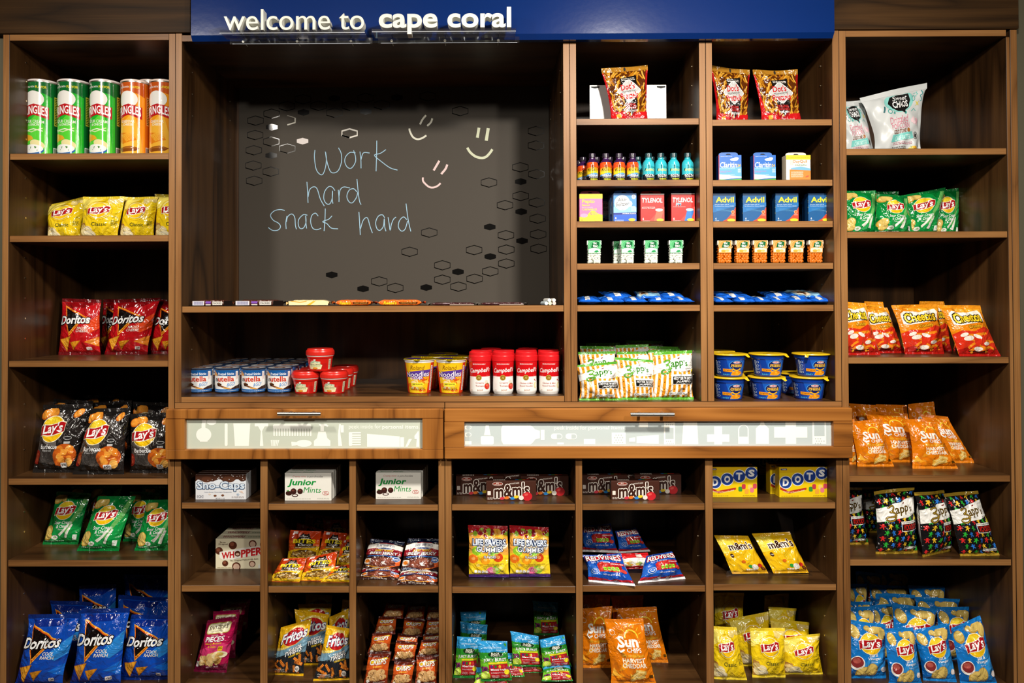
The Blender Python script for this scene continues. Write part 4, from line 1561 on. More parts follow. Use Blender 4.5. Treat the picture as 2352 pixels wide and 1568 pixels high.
def art_chaos():
    a = art(1.02, fin='soft', seals=(0.03, 0.10))
    a.e('8fd6cf', 54, 80, 26, 17); a.ring('4aa8a0', 32, 66, 3.5, 3.5, 1.2); a.ring('4aa8a0', 80, 82, 3, 4, 1)
    a.l('2f6a70', [(26, 76), (24, 70), (22, 66)], 2.5); a.l('5fb8b0', [(74, 62), (80, 66), (84, 62)], 1.2); a.l('4a9aa0', smooth_path([(92, 92), (95, 86), (92, 84), (96, 78), (93, 76)]), 1.1)
    a.l('e8d24a', [(84, 70), (90, 76)], 1.2); a.l('e8d24a', [(84, 76), (90, 70)], 1.2); a.e('4aa8a0', 40, 63, 2); a.e('4aa8a0', 62, 61, 2.2)
    for i in range(5): a.e('7cc8c0', 84 + 3 * math.cos(i * 1.26), 88 + 3 * math.sin(i * 1.26), 1.3, n=8)
    blobs(a, ['e8b8c4', 'f3d3da'], 74, 42, 86, 52, 8, 2, 4, 4)
    a.up()
    a.tagname = 'logo'
    a.p('121212', [(34, 80), (38, 70), (48, 65), (56, 64), (62, 60), (62, 65), (70, 69), (74, 80), (70, 91), (56, 92), (40, 90)]); a.up()
    a.t('ffffff', 'Sweet', 42, 82, 68, 90, sh=0.25, b=0.004); a.t('ffffff', 'CHAOS', 40, 70, 69, 81, b=0.024)
    a.tagname = None
    a.z = 2
    a.t('d88a9c', 'Drizzled', 28, 46, 66, 57, b=0.008, sh=0.1, rise=1); a.t('d88a9c', 'POPCORN', 30, 37, 68, 45.5, b=0.01, rise=1)
    a.t('7a3a1a', 'COLD STONE', 32, 30, 60, 36, b=0.02, rise=1); a.e('a86a3a', 65, 34, 3.4)
    a.z = 1; a.p('7ccfc8', [(28, 18), (30, 28), (74, 32), (77, 22)]); a.up(); a.t('d6f2ef', 'CAKE BATTER', 36, 20, 70, 27, b=0.01, rise=1)
    a.lines('c98a98', 34, 14, 74, 18, 2, 3); a.lines('777777', 32, 8, 64, 12, 2, 7); a.ring('5a5a5a', 82, 26, 5, 5, 0.8); a.up(); a.p('3a3a3a', [(79, 24), (84, 22), (85, 28), (80, 29)])
    a.e('f0c83a', 78, 6, 11, 5); a.e('f7e69a', 72, 7, 5, 3); a.p('4a8a2a', [(72, 11), (76, 9), (75, 7)]); a.e('d2603a', 80, 9, 3, 1.6); a.l('222222', [(88, 16), (93, 12), (92, 9)], 2)
    a.clip = (0.6, 1, 99.4, 102)
    return a


def art_pretzel():
    a = art(1.16, seals=(0.02, 0.02))
    a.clip = (0, 0, 100, 116)
    a.p('5a2a08', [(4, 28), (96, 28), (96, 115), (4, 115)])
    a.up()
    rd = random.Random(9)
    for i in range(150):
        x, y, t, L_ = rd.uniform(4, 96), rd.uniform(24, 114), rd.choice((0.9, 1.3, 1.8, 2.2, 0.5)) + rd.uniform(-0.2, 0.2), rd.uniform(6, 10)
        dx, dy = L_ * math.cos(t), L_ * math.sin(t)
        a.z = 1 + (i % 3) * 0.6
        a.l(rd.choice(['c98a24', 'b87418', 'd9a038', 'a8620f', 'e0ac48']), [(x - dx, y - dy), (x + rd.uniform(-1.5, 1.5), y), (x + dx, y + dy)], 3.0)
    a.z = 3
    a.p('c8181c', [(0, 0), (100, 0), (100, 27), (70, 24), (50, 12), (30, 24), (0, 30)]); a.p('c8181c', [(0, 20), (0, 116), (2.6, 116), (4, 60), (8, 30)]); a.p('c8181c', [(100, 20), (97.5, 60), (98, 116), (100, 116)])
    a.up()
    a.p('15110f', [(34, 92), (74, 96), (72, 36), (56, 20), (40, 34)])
    a.up()
    a.lines('e8e0d8', 38, 86, 70, 92, 2, 4)
    a.tagname = 'logo'
    def dia(k): return [(53 + 31 * k * u, 66 + 23 * k * v) for u, v in ((-1, -.06), (-.92, .1), (-.1, .95), (.1, .98), (.94, .1), (1, -.04), (.92, -.14), (.08, -.98), (-.08, -.96))]
    a.p('f6f4f0', dia(1.0)); a.up(); a.p('c9c8c6', dia(0.93)); a.up()
    a.t('c41a1e', "Dot's", 34, 68, 68, 81, b=0.02, rise=1.5); a.t('c41a1e', 'Pretzels', 30, 50, 76, 63, b=0.02, rise=1.5); a.t('2a2624', 'Homestyle', 34, 61, 70, 68, sh=0.3, rise=2)
    a.tagname = None
    a.z = 5
    a.t('c8282a', 'ORIGINAL', 38, 36, 69, 41.5, b=0.018); a.t('c8282a', 'SEASONED', 39, 30.5, 69, 35.5, b=0.018); a.t('f0ece8', 'PRETZEL TWISTS', 42, 25.5, 68, 29, b=0.01)
    a.t('f0d8d0', 'Small Batch Recipe, BIG Time Flavor', 22, 11, 78, 14.5, rise=1); a.r('e0a838', 14, 14, 26, 22, 1, 10); a.t('f6e6e0', 'NET WT. 5 OZ (142g)', 34, 4, 70, 7.5)
    return a


def art_bites():
    a = art(1.25, seals=(0.03, 0.03))
    a.clip = (0, 0, 100, 125)
    a.p('c23a10', [(0, 60), (100, 60), (100, 125), (0, 125)]); a.p('e8601c', [(0, 60), (50, 66), (100, 60), (100, 88), (0, 84)])
    a.p('f4c31c', [(0, 0), (100, 0), (100, 62), (60, 56), (20, 50), (0, 40)])
    a.up()
    a.r('f2e4dc', 12, 112, 28, 121); 
    a.tagname = 'logo'
    a.p('221510', [(26, 60), (22, 84), (34, 100), (40, 112), (44, 116), (48, 112), (58, 112), (62, 116), (66, 110), (70, 98), (82, 84), (80, 62)]); a.up()
    a.t('f6efe6', 'bear', 44, 100, 62, 107, b=0.01); a.t('f6efe6', 'naked', 40, 92, 66, 99, b=0.01)
    a.t('f6dc1c', 'BITES', 16, 74, 88, 91, b=0.03, arc=2); a.t('fdf6ec', 'Chewy', 34, 63, 74, 75, sh=0.25, b=0.004)
    a.tagname = None
    a.z = 2
    a.p('8a6a1c', [(22, 54), (90, 58), (92, 65), (20, 61)]); a.up(); a.t('f6efd8', 'PEANUT BUTTER & HONEY', 26, 56, 86, 60.5, rise=1)
    a.z = 2
    a.p('6a4a1c', [(10, 20), (18, 38), (40, 50), (66, 50), (92, 40), (94, 18)]); a.up()
    blobs(a, ['b98a3c', 'd3ab5c', '8e6224', 'e6cf94', 'a3783a'], 18, 23, 88, 44, 60, 2.5, 5, 6)
    a.p('d9bf8c', [(60, 14), (98, 18), (98, 26), (64, 22)])
    return a


def art_jerky():
    a = art(1.12, seals=(0.02, 0.02))
    a.clip = (0, 0, 100, 112)
    a.p('122040', [(0, 96), (100, 96), (100, 112), (0, 112)]); a.p('f0ece4', [(0, 60), (100, 60), (100, 88), (60, 98), (30, 98), (0, 88)]); a.p('3a1c14', [(0, 0), (100, 0), (100, 40), (0, 40)])
    a.p('8e1420', [(0, 54), (100, 54), (100, 72), (76, 78), (24, 78), (0, 72)])
    a.up()
    a.t('c8d0e0', '90 Calories', 4, 102, 38, 109, sh=0.1); a.t('c8d0e0', 'High in Protein', 56, 102, 98, 109, sh=0.1)
    a.t('1d3a78', "SWEET BABY RAY'S", 26, 82, 76, 90, b=0.012, arc=4); a.l('9a1a26', [(30, 96), (50, 98), (72, 96)], 3); a.e('e0e6f2', 50, 78, 22, 4); a.e('1d3a78', 50, 78, 19, 2.6)
    a.tagname = 'logo'
    a.up()
    a.t('f8d422', "SWEET 'N SPICY", 24, 66, 76, 73, b=0.02, arc=2); a.t('ffffff', 'BEEF JERKY', 12, 53, 90, 65, b=0.018, sh=0.08, o=('3a0a10', 0.8))
    a.tagname = None
    a.z = 1
    a.l('2a5aa8', [(8, 48), (50, 53), (94, 48)], 3.5); a.p('e8642a', [(74, 10), (100, 20), (100, 44), (86, 34)]); a.l('f7a02a', [(10, 16), (50, 11), (80, 15)], 2)
    a.up()
    a.p('6e3426', [(14, 20), (20, 42), (50, 48), (84, 42), (90, 18), (50, 12)]); a.up(); blobs(a, ['7e3f2e', '93503c', '5a261a'], 26, 20, 78, 40, 16, 5, 9, 3); a.up()
    a.p('e8e4e0', [(48, 30), (60, 34), (58, 26), (66, 22), (54, 22)])
    a.z = 2; a.r('e8e0d4', 2, 22, 20, 40, 3); a.up(); a.e('e07a1e', 10, 31, 7, 6); a.z = 3
    a.e('f2f2f2', 88, 40, 11, 9); a.up(); a.e('2a5aa8', 88, 40, 9.4, 7.4); a.up(); a.t('ffffff', '100%', 81, 37, 95, 43, b=0.02)
    a.t('f6ece4', 'NET WT. 1.25 OZ. (35g)', 30, 3, 72, 8, b=0.012); a.e('6a5a54', 88, 6, 5, 3)
    return a


def art_savers():
    a = art(1.28, seals=(0.06, 0.06))
    a.p('f4d42a', [(0, 0), (100, 0), (100, 60), (0, 66)]); a.p('f6b04a', [(0, 60), (100, 56), (100, 100), (0, 106)]); a.p('c01a22', [(0, 108), (50, 116), (100, 104), (100, 128), (0, 128)])
    a.p('f7e9c8', [(20, 90), (60, 98), (100, 84), (96, 70), (20, 74)]); a.up()
    blobs(a, ['8a1420', 'f0c84a', '9ac83a', 'f2a63a', 'a31c2c', 'e88a2a'], 6, 100, 96, 116, 20, 4, 8, 3)
    for x, y, c, c2 in ((20, 66, '9ccf2e', 'd6ec6a'), (74, 50, 'e0481c', 'f6a05a'), (42, 44, 'f5a01e', 'f9c85a'), (64, 64, '9ad04a', 'c8e88a'), (24, 30, 'f6c81e', 'fbe06a'), (56, 16, 'e86a9a', 'f2a0c0'), (80, 24, 'f8dc3a', 'fcee8a'), (70, 20, '8cc83a', 'c0e480'), (12, 46, 'ef7a1e', 'f6aa5a')):
        a.e(c, x, y, 12, 11, n=20); a.up(); a.e(c2, x, y + 1, 5, 4, n=14); a.z = 1
    a.tagname = 'logo'
    a.z = 3
    a.t('dfe8f4', 'LIFE SAVERS', 10, 79, 94, 95, b=0.03, o=('16305e', 1.8)); 
    a.tagname = None
    a.z = 3
    a.t('ffffff', 'GUMMIES', 20, 65, 86, 77, b=0.014, arc=-2, o=('16305e', 1.6)); a.t('ffffff', '5', 49, 56, 55, 64, b=0.02, o=('16305e', 0.8)); a.t('ffffff', 'FLAVORS', 38, 49, 68, 54.5, b=0.016, arc=-1, o=('16305e', 0.7))
    a.t('7a3a10', 'CHERRY WATERMELON GREEN APPLE', 24, 32, 88, 34.5, rise=1); a.t('7a3a10', 'STRAWBERRY ORANGE', 36, 28.5, 76, 31, rise=1)
    for i in range(4): a.r('ffffff', 14 + i * 9, 12, 21 + i * 9, 19, 1.5)
    return a


def art_vines():
    a = art(1.0, seals=(0.09, 0.07))
    a.p('b81a24', [(0, 0), (100, 0), (100, 16), (50, 12), (0, 18)]); a.p('0f3aa0', [(0, 80), (100, 80), (100, 100), (0, 100)]); a.p('2a6ad0', [(0, 20), (40, 24), (20, 60), (0, 60)])
    a.up()
    a.p('c8202a', [(4, 74), (96, 76), (96, 94), (4, 92)])
    rd = random.Random(2)
    for i in range(9):
        x = 30 + i * 5.5
        a.p(rd.choice(['c02a2a', 'd84438', 'a81c20']), [(x, 34), (x + 12, 36), (x + 16, 62 + rd.uniform(-6, 6)), (x + 5, 66), (x - 2, 58)])
    a.tagname = 'logo'
    a.up()
    a.t('ffffff', 'REDVINES', 6, 74, 94, 92, b=0.024, sq=0.25, o=('7a0c14', 1.0))
    a.tagname = None
    a.z = 2
    a.t('cfe0f8', 'Juicy & Whippy', 14, 64, 62, 71, sh=0.2); a.r('c0202a', 60, 56, 96, 63); a.up(); a.t('ffffff', 'ORIGINAL RED', 63, 57.5, 94, 61.5, b=0.01); a.z = 3
    for i in range(4): a.r('9cd83a', 42 + i * 10, 38, 50 + i * 10, 50, 2)
    a.up()
    for i in range(4): a.t('1a4a10', ('120', '0g', '15mg', '9g')[i], 43 + i * 10, 42, 49 + i * 10, 46, b=0.02)
    a.ring('cfe0f8', 20, 36, 9, 9, 1.4); a.e('2a6ad0', 20, 36, 6); a.up(); a.ring('ffffff', 20, 36, 4, 4, 1); a.e('d84438', 88, 38, 7, 6)
    a.t('ffffff', 'NET WT. 8 OZ (226g)', 38, 23, 76, 28, b=0.01)
    return a


def art_mix():
    a = art(0.62, seals=(0.08, 0.08))
    a.p('c8181e', [(0, 40), (100, 40), (100, 62), (0, 62)]); a.p('b01218', [(0, 0), (100, 0), (100, 10), (0, 10)]); a.p('d8282a', [(0, 44), (30, 36), (60, 44), (100, 36), (100, 50), (0, 50)])
    a.up()
    blobs(a, ['f4f0e0', 'd8c85a', 'e89a3a', '9cbc6a', 'f6f2ea', 'efe0b0'], 14, 14, 86, 30, 26, 3, 5.5, 8)
    a.r('f4e8e0', 66, 42, 80, 54, 1)
    return a


def art_mm_bag():
    a = art(1.15, seals=(0.05, 0.09))
    a.p('f8dc4a', [(0, 60), (50, 70), (40, 110), (0, 110)]); a.p('e0a810', [(60, 0), (100, 0), (100, 50)])
    a.up()
    a.tagname = 'logo'
    a.t('3a1d10', "m&m's", 22, 72, 92, 94, b=0.03, rise=3, o=('fdf6e6', 1.4))
    a.tagname = None
    a.z = 1
    a.e('3a1d10', 20, 54, 5, 6); a.up(); a.t('fdf6e6', '140', 16.5, 52, 23.5, 56); a.z = 1
    a.e('d86a1a', 44, 36, 6, 4.4, 20); a.e('2f9a3a', 58, 22, 6, 5, -10); a.e('f0ede6', 70, 20, 9, 8); a.e('c02a22', 86, 24, 7, 6); a.e('5a2c18', 92, 15, 7, 5, -30)
    a.up(); a.e('8e4a22', 92, 16, 3.5, 2.5, -30)
    a.e('e8be1c', 62, 50, 13, 12); 
    for i in range(4): a.r('fdf6e6', 42 + i * 6.5, 11, 47 + i * 6.5, 15, 1)
    a.lines('8a5a08', 70, 8, 94, 12, 2, 2)
    return a


def art_snyder():
    a = art(1.4, seals=(0.05, 0.05))
    a.p('d83a74', [(0, 60), (60, 84), (100, 70), (100, 50), (30, 40)]); a.p('6e0a34', [(0, 0), (100, 0), (100, 24), (0, 20)])
    a.up()
    a.tagname = 'logo'
    a.r('c8b45a', 12, 104, 88, 130, 7); a.up(); a.r('f6efcc', 14, 106, 86, 128, 6); a.up(); a.t('3a2410', "SNYDER'S", 19, 114, 81, 124, b=0.012); a.t('6a5430', 'OF HANOVER', 32, 108.5, 66, 112)
    a.tagname = None
    a.z = 2
    a.t('f6d8e2', 'PRETZEL', 34, 98, 58, 101); a.t('ffffff', 'PIECES', 18, 84, 78, 97, b=0.03); a.t('f8c81e', 'Honey Mustard', 22, 76, 72, 82, b=0.012); a.t('f8c81e', '& Onion', 32, 69, 58, 75, b=0.012)
    a.r('f2c61e', 66, 60, 80, 71, 1); a.up(); a.t('5a2a08', 'BIG', 67.5, 64, 78.5, 70, b=0.02)
    a.z = 1
    a.e('efe6c0', 74, 50, 22, 9, -5); a.up(); a.e('d8b858', 74, 51, 12, 5, -5)
    blobs(a, ['e8c98a', 'd6ac62', 'f3dfae', 'c8964a', 'e4bf7a'], 14, 26, 78, 50, 34, 5, 10, 7)
    a.r('f0f0f0', 4, 16, 12, 32, 1); a.t('f6d8e2', 'NET WT. 2.25 OZ', 40, 15, 74, 19, b=0.01)
    return a


def art_fritos():
    a = art(1.42, seals=(0.05, 0.05))
    a.p('f4bc16', [(0, 70), (30, 74), (70, 88), (100, 100), (100, 142), (0, 142)]); a.p('7aa4bc', [(0, 52), (100, 60), (100, 102), (70, 90), (30, 76), (0, 72)]); a.p('22262c', [(0, 0), (100, 0), (100, 60), (60, 66), (0, 50)])
    a.up()
    a.p('fbe27a', [(0, 78), (36, 82), (76, 96), (100, 116), (100, 108), (74, 90), (36, 76), (0, 72)])
    rd = random.Random(4)
    for i in range(13):
        x, y, t, L_ = rd.uniform(8, 92), rd.uniform(12, 52), rd.uniform(0, 3.1), rd.uniform(9, 13)
        dx, dy = L_ * math.cos(t), L_ * math.sin(t)
        a.z = 1 + i % 3
        a.l('c85a14', [(x - dx, y - dy), (x + dx, y + dy)], 7.0)
        a.z += 0.5
        for k in range(5):
            f = (k - 2) / 2.6
            a.l('f09a3a', [(x + dx * f - dy * .3, y + dy * f + dx * .3), (x + dx * (f + .16) + dy * .3, y + dy * (f + .16) - dx * .3)], 2.2)
    a.z = 3
    a.tagname = 'logo'
    a.e('fbe27a', 54, 108, 36, 25, 14); a.up(); a.e('c01c1c', 54, 106, 32, 22, 14); a.up()
    a.t('ffffff', 'Fritos', 16, 94, 94, 122, b=0.024, sh=0.1, rise=6, o=('26347a', 1.3))
    a.tagname = None
    a.z = 4
    a.t('ffffff', 'FLAVOR', 50, 72, 84, 80, b=0.02, sh=0.15, rise=5, o=('15181c', 0.8)); a.t('ffffff', 'TWISTS', 38, 60, 88, 72, b=0.026, sh=0.15, rise=6, o=('15181c', 1.0)); a.t('f4cc2a', 'HONEY BBQ', 52, 54, 86, 60, b=0.02, rise=4)
    a.t('f2ece4', 'CORN SNACKS', 8, 17, 44, 21, b=0.014); a.t('f2ece4', 'NET WT. 2 OZ (56.7 g)', 8, 11, 52, 15, b=0.012); a.e('f2ece4', 82, 20, 7, 8); a.up(); a.t('2a2a2a', '320', 77, 18, 87, 23, b=0.02)
    return a


def art_crisps():
    a = art(1.3, seals=(0.07, 0.07))
    a.p('d2571e', [(0, 60), (50, 70), (100, 56), (100, 100), (0, 100)]); a.p('7a2810', [(0, 0), (100, 0), (100, 30), (0, 24)]); a.p('5e1e0e', [(0, 112), (100, 108), (100, 130), (0, 130)])
    a.up()
    a.p('f2cc1e', [(10, 98), (86, 110), (92, 104), (60, 92), (16, 86)]); a.up()
    a.tagname = 'logo'
    a.t('fdf3e6', 'CRISPS', 14, 82, 86, 104, b=0.02, sh=0.1, rise=2, o=('5a1a0c', 1.2))
    a.tagname = None
    a.z = 2
    a.r('e89a2a', 30, 71, 70, 77, 1, 3)
    for x, y, r in ((34, 48, 22), (66, 50, 21), (26, 30, 18), (52, 34, 24), (78, 34, 15)):
        a.up(); a.e('a8743a', x, y, r * 1.04, r * 0.72, 10); a.e('d9ac72', x, y + 1, r, r * 0.66, 10)
        blobs(a, ['5a2f18', '6a3a1e', 'e8c898'], x - r * .7, y - r * .4, x + r * .7, y + r * .45, 9, 1.4, 2.6, int(x))
    a.up(); a.r('f2ece4', 10, 12, 24, 24, 1, 30); a.lines('f2e4d8', 40, 12, 90, 18, 2, 3)
    return a


def art_juicy():
    a = art(1.28, seals=(0.07, 0.03))
    a.p('2f9ad8', [(0, 92), (100, 92), (100, 128), (0, 128)]); a.p('6ec02a', [(0, 40), (100, 46), (100, 78), (0, 74)])
    rd = random.Random(8)
    g = [(0, 84)]
    for i in range(26): g += [(i * 4, 92 + rd.uniform(0, 6)), (i * 4 + 2, 87)]
    g += [(100, 84), (100, 70), (0, 70)]
    a.up(); a.p('2a8a2a', g)
    a.lines('cfe8f8', 20, 104, 80, 110, 2, 3); a.lines('cfe8f8', 60, 97, 96, 102, 2, 5)
    a.up()
    a.tagname = 'logo'
    a.e('14361a', 56, 86, 26, 9); a.up(); a.t('f2f2e0', 'BLACK', 42, 86, 70, 92, b=0.016); a.t('f2f2e0', 'FOREST', 40, 80, 72, 86, b=0.016)
    a.tagname = None
    a.z = 3
    a.t('ffffff', 'JUICY BURST', 12, 62, 92, 74, b=0.02, rise=1, o=('2a7a1e', 0.8))
    a.z = 2
    a.p('f2d82a', [(28, 56), (92, 58), (94, 63), (26, 61)]); a.p('b81c24', [(28, 8), (96, 10), (94, 57), (28, 54)])
    blobs(a, ['6a2a5a', '8a3a6a', '4e1c48'], 4, 30, 24, 46, 9, 4, 6, 3); blobs(a, ['7a2a4a', '9a3a5a'], 88, 24, 98, 46, 6, 4, 6, 4)
    a.e('b8d83a', 16, 18, 15, 16); a.up(); a.e('d6ec6a', 14, 20, 8, 11)
    for i, c in enumerate(('5a2a7a', '2a7a3a', 'e8b82a', 'c83a3a')): a.e(c, 38 + i * 14, 48, 4.4, 4.6); 
    a.t('ffffff', 'Mixed Fruit', 34, 35, 86, 42, b=0.018); a.lines('f0c8c8', 34, 26, 86, 31, 2, 6); a.lines('f0c8c8', 36, 13, 60, 21, 3, 8); a.lines('f0c8c8', 68, 13, 90, 21, 3, 9)
    a.e('f2e02a', 88, 30, 9, 8)
    return a


def art_flatpack():
    a = art(0.62, seals=(0.06, 0.06))
    a.p('2a78e8', [(0, 20), (100, 30), (100, 44), (0, 36)])
    a.up()
    a.r('e6e8ec', 30, 0, 52, 62); a.up(); a.r('17181c', 30, 24, 52, 30)
    return a


def art_flatface():
    a = art(0.62, seals=(0.06, 0.06))
    a.p('8ec0e0', [(4, 4), (96, 4), (96, 58), (4, 58)]); a.up(); a.p('e8d8c0', [(10, 8), (50, 10), (44, 40), (14, 36)]); a.up(); a.p('7a4a2c', [(20, 12), (40, 14), (36, 30), (22, 28)])
    a.r('b83a30', 66, 24, 90, 44, 2); a.up(); a.lines('f2ece4', 68, 28, 88, 40, 3, 3)
    return a


# cartons ------------------------------------------------------------
def cart(h, w=100.0):
    return Art(w, w * h, 'card')


def art_snocaps():
    a = cart(0.5)
    a.p('4a2a1c', [(0, 24), (100, 24), (100, 50), (0, 50)]); a.up()
    P = [(0, 22)]
    for i in range(11): P += [(i * 10, 36 + (i % 3) * 2), (i * 10 + 5, 40 - (i % 2) * 4)]
    a.p('e8eef6', P + [(100, 22)])
    rd = random.Random(2)
    for i in range(26): a.e('f4f6fa', rd.uniform(2, 98), rd.uniform(38, 49), 0.7, n=8)
    for x, w in ((22, 10), (66, 12)): a.e('5a3422', x, 40, w, 6)
    a.up()
    a.t('a8c4e4', 'Sno-Caps', 3, 16, 97, 36, b=0.03, o=('22304e', 1.2)); a.up(); a.t('e6f0fa', 'Sno-Caps', 3.6, 17.4, 97, 36.4, b=0.012)
    a.t('8a94a8', 'Semi-Sweet Chocolate Nonpareils', 18, 13.6, 72, 16)
    a.e('7a4a30', 39, 8, 3, 2); a.e('7a4a30', 54, 8.6, 3, 2); a.e('e8d8cc', 28, 11, 2.4, 1.6); a.p('e8cfc0', [(86, 16), (92, 18), (96, 12)]); a.t('6a6a70', 'NET WT 3.1 OZ', 40, 1.5, 58, 3.6)
    for i in range(6): a.l('9fb4cc', [(84, 10), (84 + 3.4 * math.cos(i * 1.047), 10 + 3.4 * math.sin(i * 1.047))], 0.7)
    a.lines('9a9aa4', 3, 3, 16, 10, 3, 3); a.lines('b0a8a8', 72, 3, 96, 7, 2, 3)
    return a


def art_junior():
    a = cart(0.59)
    a.t('c8504a', 'Creamy mints', 17, 49, 46, 54, sh=0.3); a.t('3a2a22', 'in pure chocolate', 48, 48.5, 82, 54, sh=0.3)
    a.t('16963e', 'Junior', 6, 29, 68, 46, b=0.03, sh=0.2); a.t('16963e', 'Mints', 40, 17, 78, 29, b=0.0, sh=0.2)
    for x, y, rx, ry in ((9, 16, 7, 5), (19, 20, 6.5, 6.5), (33, 20, 6, 6), (22, 11.5, 7, 3.4)): a.e('3a1a14', x, y, rx, ry)
    a.up()
    a.e('6a3428', 18, 22, 3, 2); a.e('6a3428', 32, 22, 3, 2); a.e('f4efe8', 22, 11.6, 5, 1.8); a.p('4a9a3a', [(3, 21), (8, 23), (10, 20)])
    a.ring('c8504a', 88, 16, 7, 4, 0.7); a.t('c8504a', 'XL', 83, 13, 93, 20, sh=0.2, rot=12)
    a.lines('b8b8ac', 4, 3, 56, 5.4, 1, 3); a.lines('b8b8ac', 70, 3, 96, 6, 2, 3)
    return a


def art_mmbox():
    a = cart(0.43)
    a.e('e8e0d8', 23, 36.4, 10.6, 4.2); a.up(); a.e('8a2a14', 23, 36.4, 9.8, 3.6); a.up(); a.t('f2e6dc', 'MILK', 20, 36.8, 26, 39, b=0.012); a.t('f2e6dc', 'CHOCOLATE', 15.6, 33.8, 30.4, 36.2, b=0.012)
    a.z = 1
    a.t('3a1d14', "m&m's", 16, 7, 86, 38, b=0.03, rise=3, o=('f6efe6', 1.5))
    a.z = 1
    a.t('f2e6dc', 'CHOCOLATE CANDIES', 46, 36, 66, 39, b=0.01, rise=1)
    a.z = 4
    for x, y, c in ((32, 5, 'd2384a'), (41, 6, 'ea7a28'), (53, 5, '2a8ad8'), (60, 8, 'f2d22a')): a.e(c, x, y, 5, 3.2, 10)
    a.e('c9202a', 82, 9, 10, 9.5); a.up(); a.e('e05a50', 80, 13, 4, 2.6, 20); a.e('e8e4da', 70, 6, 5, 5)
    a.r('f2e6dc', 2.5, 12, 9, 21, 1); a.lines('f2e6dc', 2.5, 2, 14, 7, 2, 3)
    return a


def art_dots():
    a = cart(0.62)
    a.p('e8bc0c', [(0, 62), (100, 62), (100, 54), (0, 50)]); a.r('2a2a5a', 3, 56, 16, 59.5)
    a.up(); a.t('ffffff', 'Tootsie', 4.5, 56.6, 14.5, 59, b=0.01); a.z = 1
    for i, ch in enumerate('DOTS'):
        x, y = 13 + i * 25, 31 + i * 6.2
        a.e('f4f4f4', x, y, 13.6, 13.6); a.up(); a.e('1c3f94', x, y, 12.2, 12.2); a.up(); a.e('3a62b4', x - 3, y + 5, 6, 4); a.up()
        a.t('f6f6f6', ch, x - 6.4, y - 7.4, x + 6.4, y + 7.4, b=0.05, sh=0.05)
        a.z = 1
    a.p('c0341c', [(1, 17), (20, 8), (40, 13), (56, 16), (56, 20), (38, 17), (18, 13), (2, 22)]); a.up(); a.t('fdf0d8', 'Assorted Fruit Flavored Gumdrops', 8, 11.6, 52, 16, rise=1.4, arc=-3)
    a.z = 1
    for x, y, c in ((65, 17, '3a9a3a'), (72, 22, 'c83a4a'), (78, 12, 'f0a83a'), (85, 21, 'f2d06a'), (89, 15, 'e87a8a'), (95, 23, 'd24a5a')): a.r(c, x - 4, y - 5, x + 4, y + 5, 2.5)
    a.lines('a8860c', 4, 2, 40, 4, 1, 3); a.lines('a8860c', 70, 2, 96, 5, 2, 3)
    return a


def art_whoppers():
    a = cart(0.6)
    for x, y, r, h in ((34, 47, 8, 0), (73, 50, 7.6, 1), (95, 49, 8, 0), (7, 36, 7.5, 0), (19, 11, 6, 0), (41, 5, 8.4, 1), (72, 10, 6.4, 2), (96, 20, 6, 0)):
        a.e('5a2a18', x, y, r); a.up(); a.e('8e5038', x - r * .2, y + r * .3, r * .5)
        if h: a.e('e8c4ac', x, y - r * .1, r * .74)
        a.z = 0
    a.z = 2
    a.p('fdfaf0', [(8, 22), (8, 34), (30, 38), (60, 43), (100, 47), (100, 30), (70, 26), (34, 19), (14, 18)])
    a.up()
    a.t('c81e22', 'WH', 12, 21, 37, 34, b=0.04, rise=1.5, o=('fdfaf0', 1)); a.t('c81e22', 'PPERS', 50, 26, 99, 42, b=0.04, rise=4, o=('fdfaf0', 1))
    a.e('5a2a18', 43.5, 30.5, 5.8); a.up(); a.e('e8c4ac', 43.5, 29.5, 3.6, 2.4)
    a.t('5a3a24', 'Be an', 9, 52, 20, 55, b=0.008); a.t('5a3a24', 'Original', 6, 47.6, 24, 51, b=0.008); a.t('5a4a34', 'The Original Malted Milk Balls', 28, 16, 84, 20, rise=2)
    a.lines('c8b890', 4, 2, 34, 4, 1, 2); a.r('e8e8e0', 84, 2, 90, 9, .6); a.r('dfe6ee', 92, 2, 98, 9, .6)
    return a


def art_claritin():
    a = cart(1.1)
    a.p('1a6ac8', [(0, 60), (100, 60), (100, 110), (0, 110)]); a.p('5aa8e8', [(0, 22), (100, 18), (100, 62), (0, 60)]); a.p('f4f8fc', [(0, 12), (100, 20), (100, 24), (0, 34)]); a.p('4aa83a', [(0, 0), (100, 0), (100, 16), (40, 12), (0, 14)]); a.up()
    a.t('ffffff', 'Claritin', 6, 60, 80, 82, b=0.014, sh=0.12); a.e('ffffff', 68, 92, 18, 5); a.e('ffffff', 78, 97, 10, 4); a.t('f4c83a', '24', 82, 62, 96, 74, b=0.02, sh=0.1)
    a.t('e8f0fa', 'Original Prescription Strength', 8, 103, 60, 106); a.t('ffffff', 'loratadine tablets 10 mg/antihistamine', 8, 54, 72, 57.5)
    a.t('e04a5a', 'Indoor & Outdoor', 8, 44, 58, 47.5); a.t('e04a5a', 'Allergies', 8, 40, 34, 43); a.lines('d8e8f8', 8, 30, 70, 33, 1, 3); a.lines('e8f2fa', 84, 40, 98, 56, 5, 3); a.e('f2dc1e', 84, 4, 15, 5); a.t('ffffff', '5', 8, 3, 13, 9, b=0.02); a.p('c8283a', [(0, 0), (3, 0), (3, 110), (0, 110)])
    return a


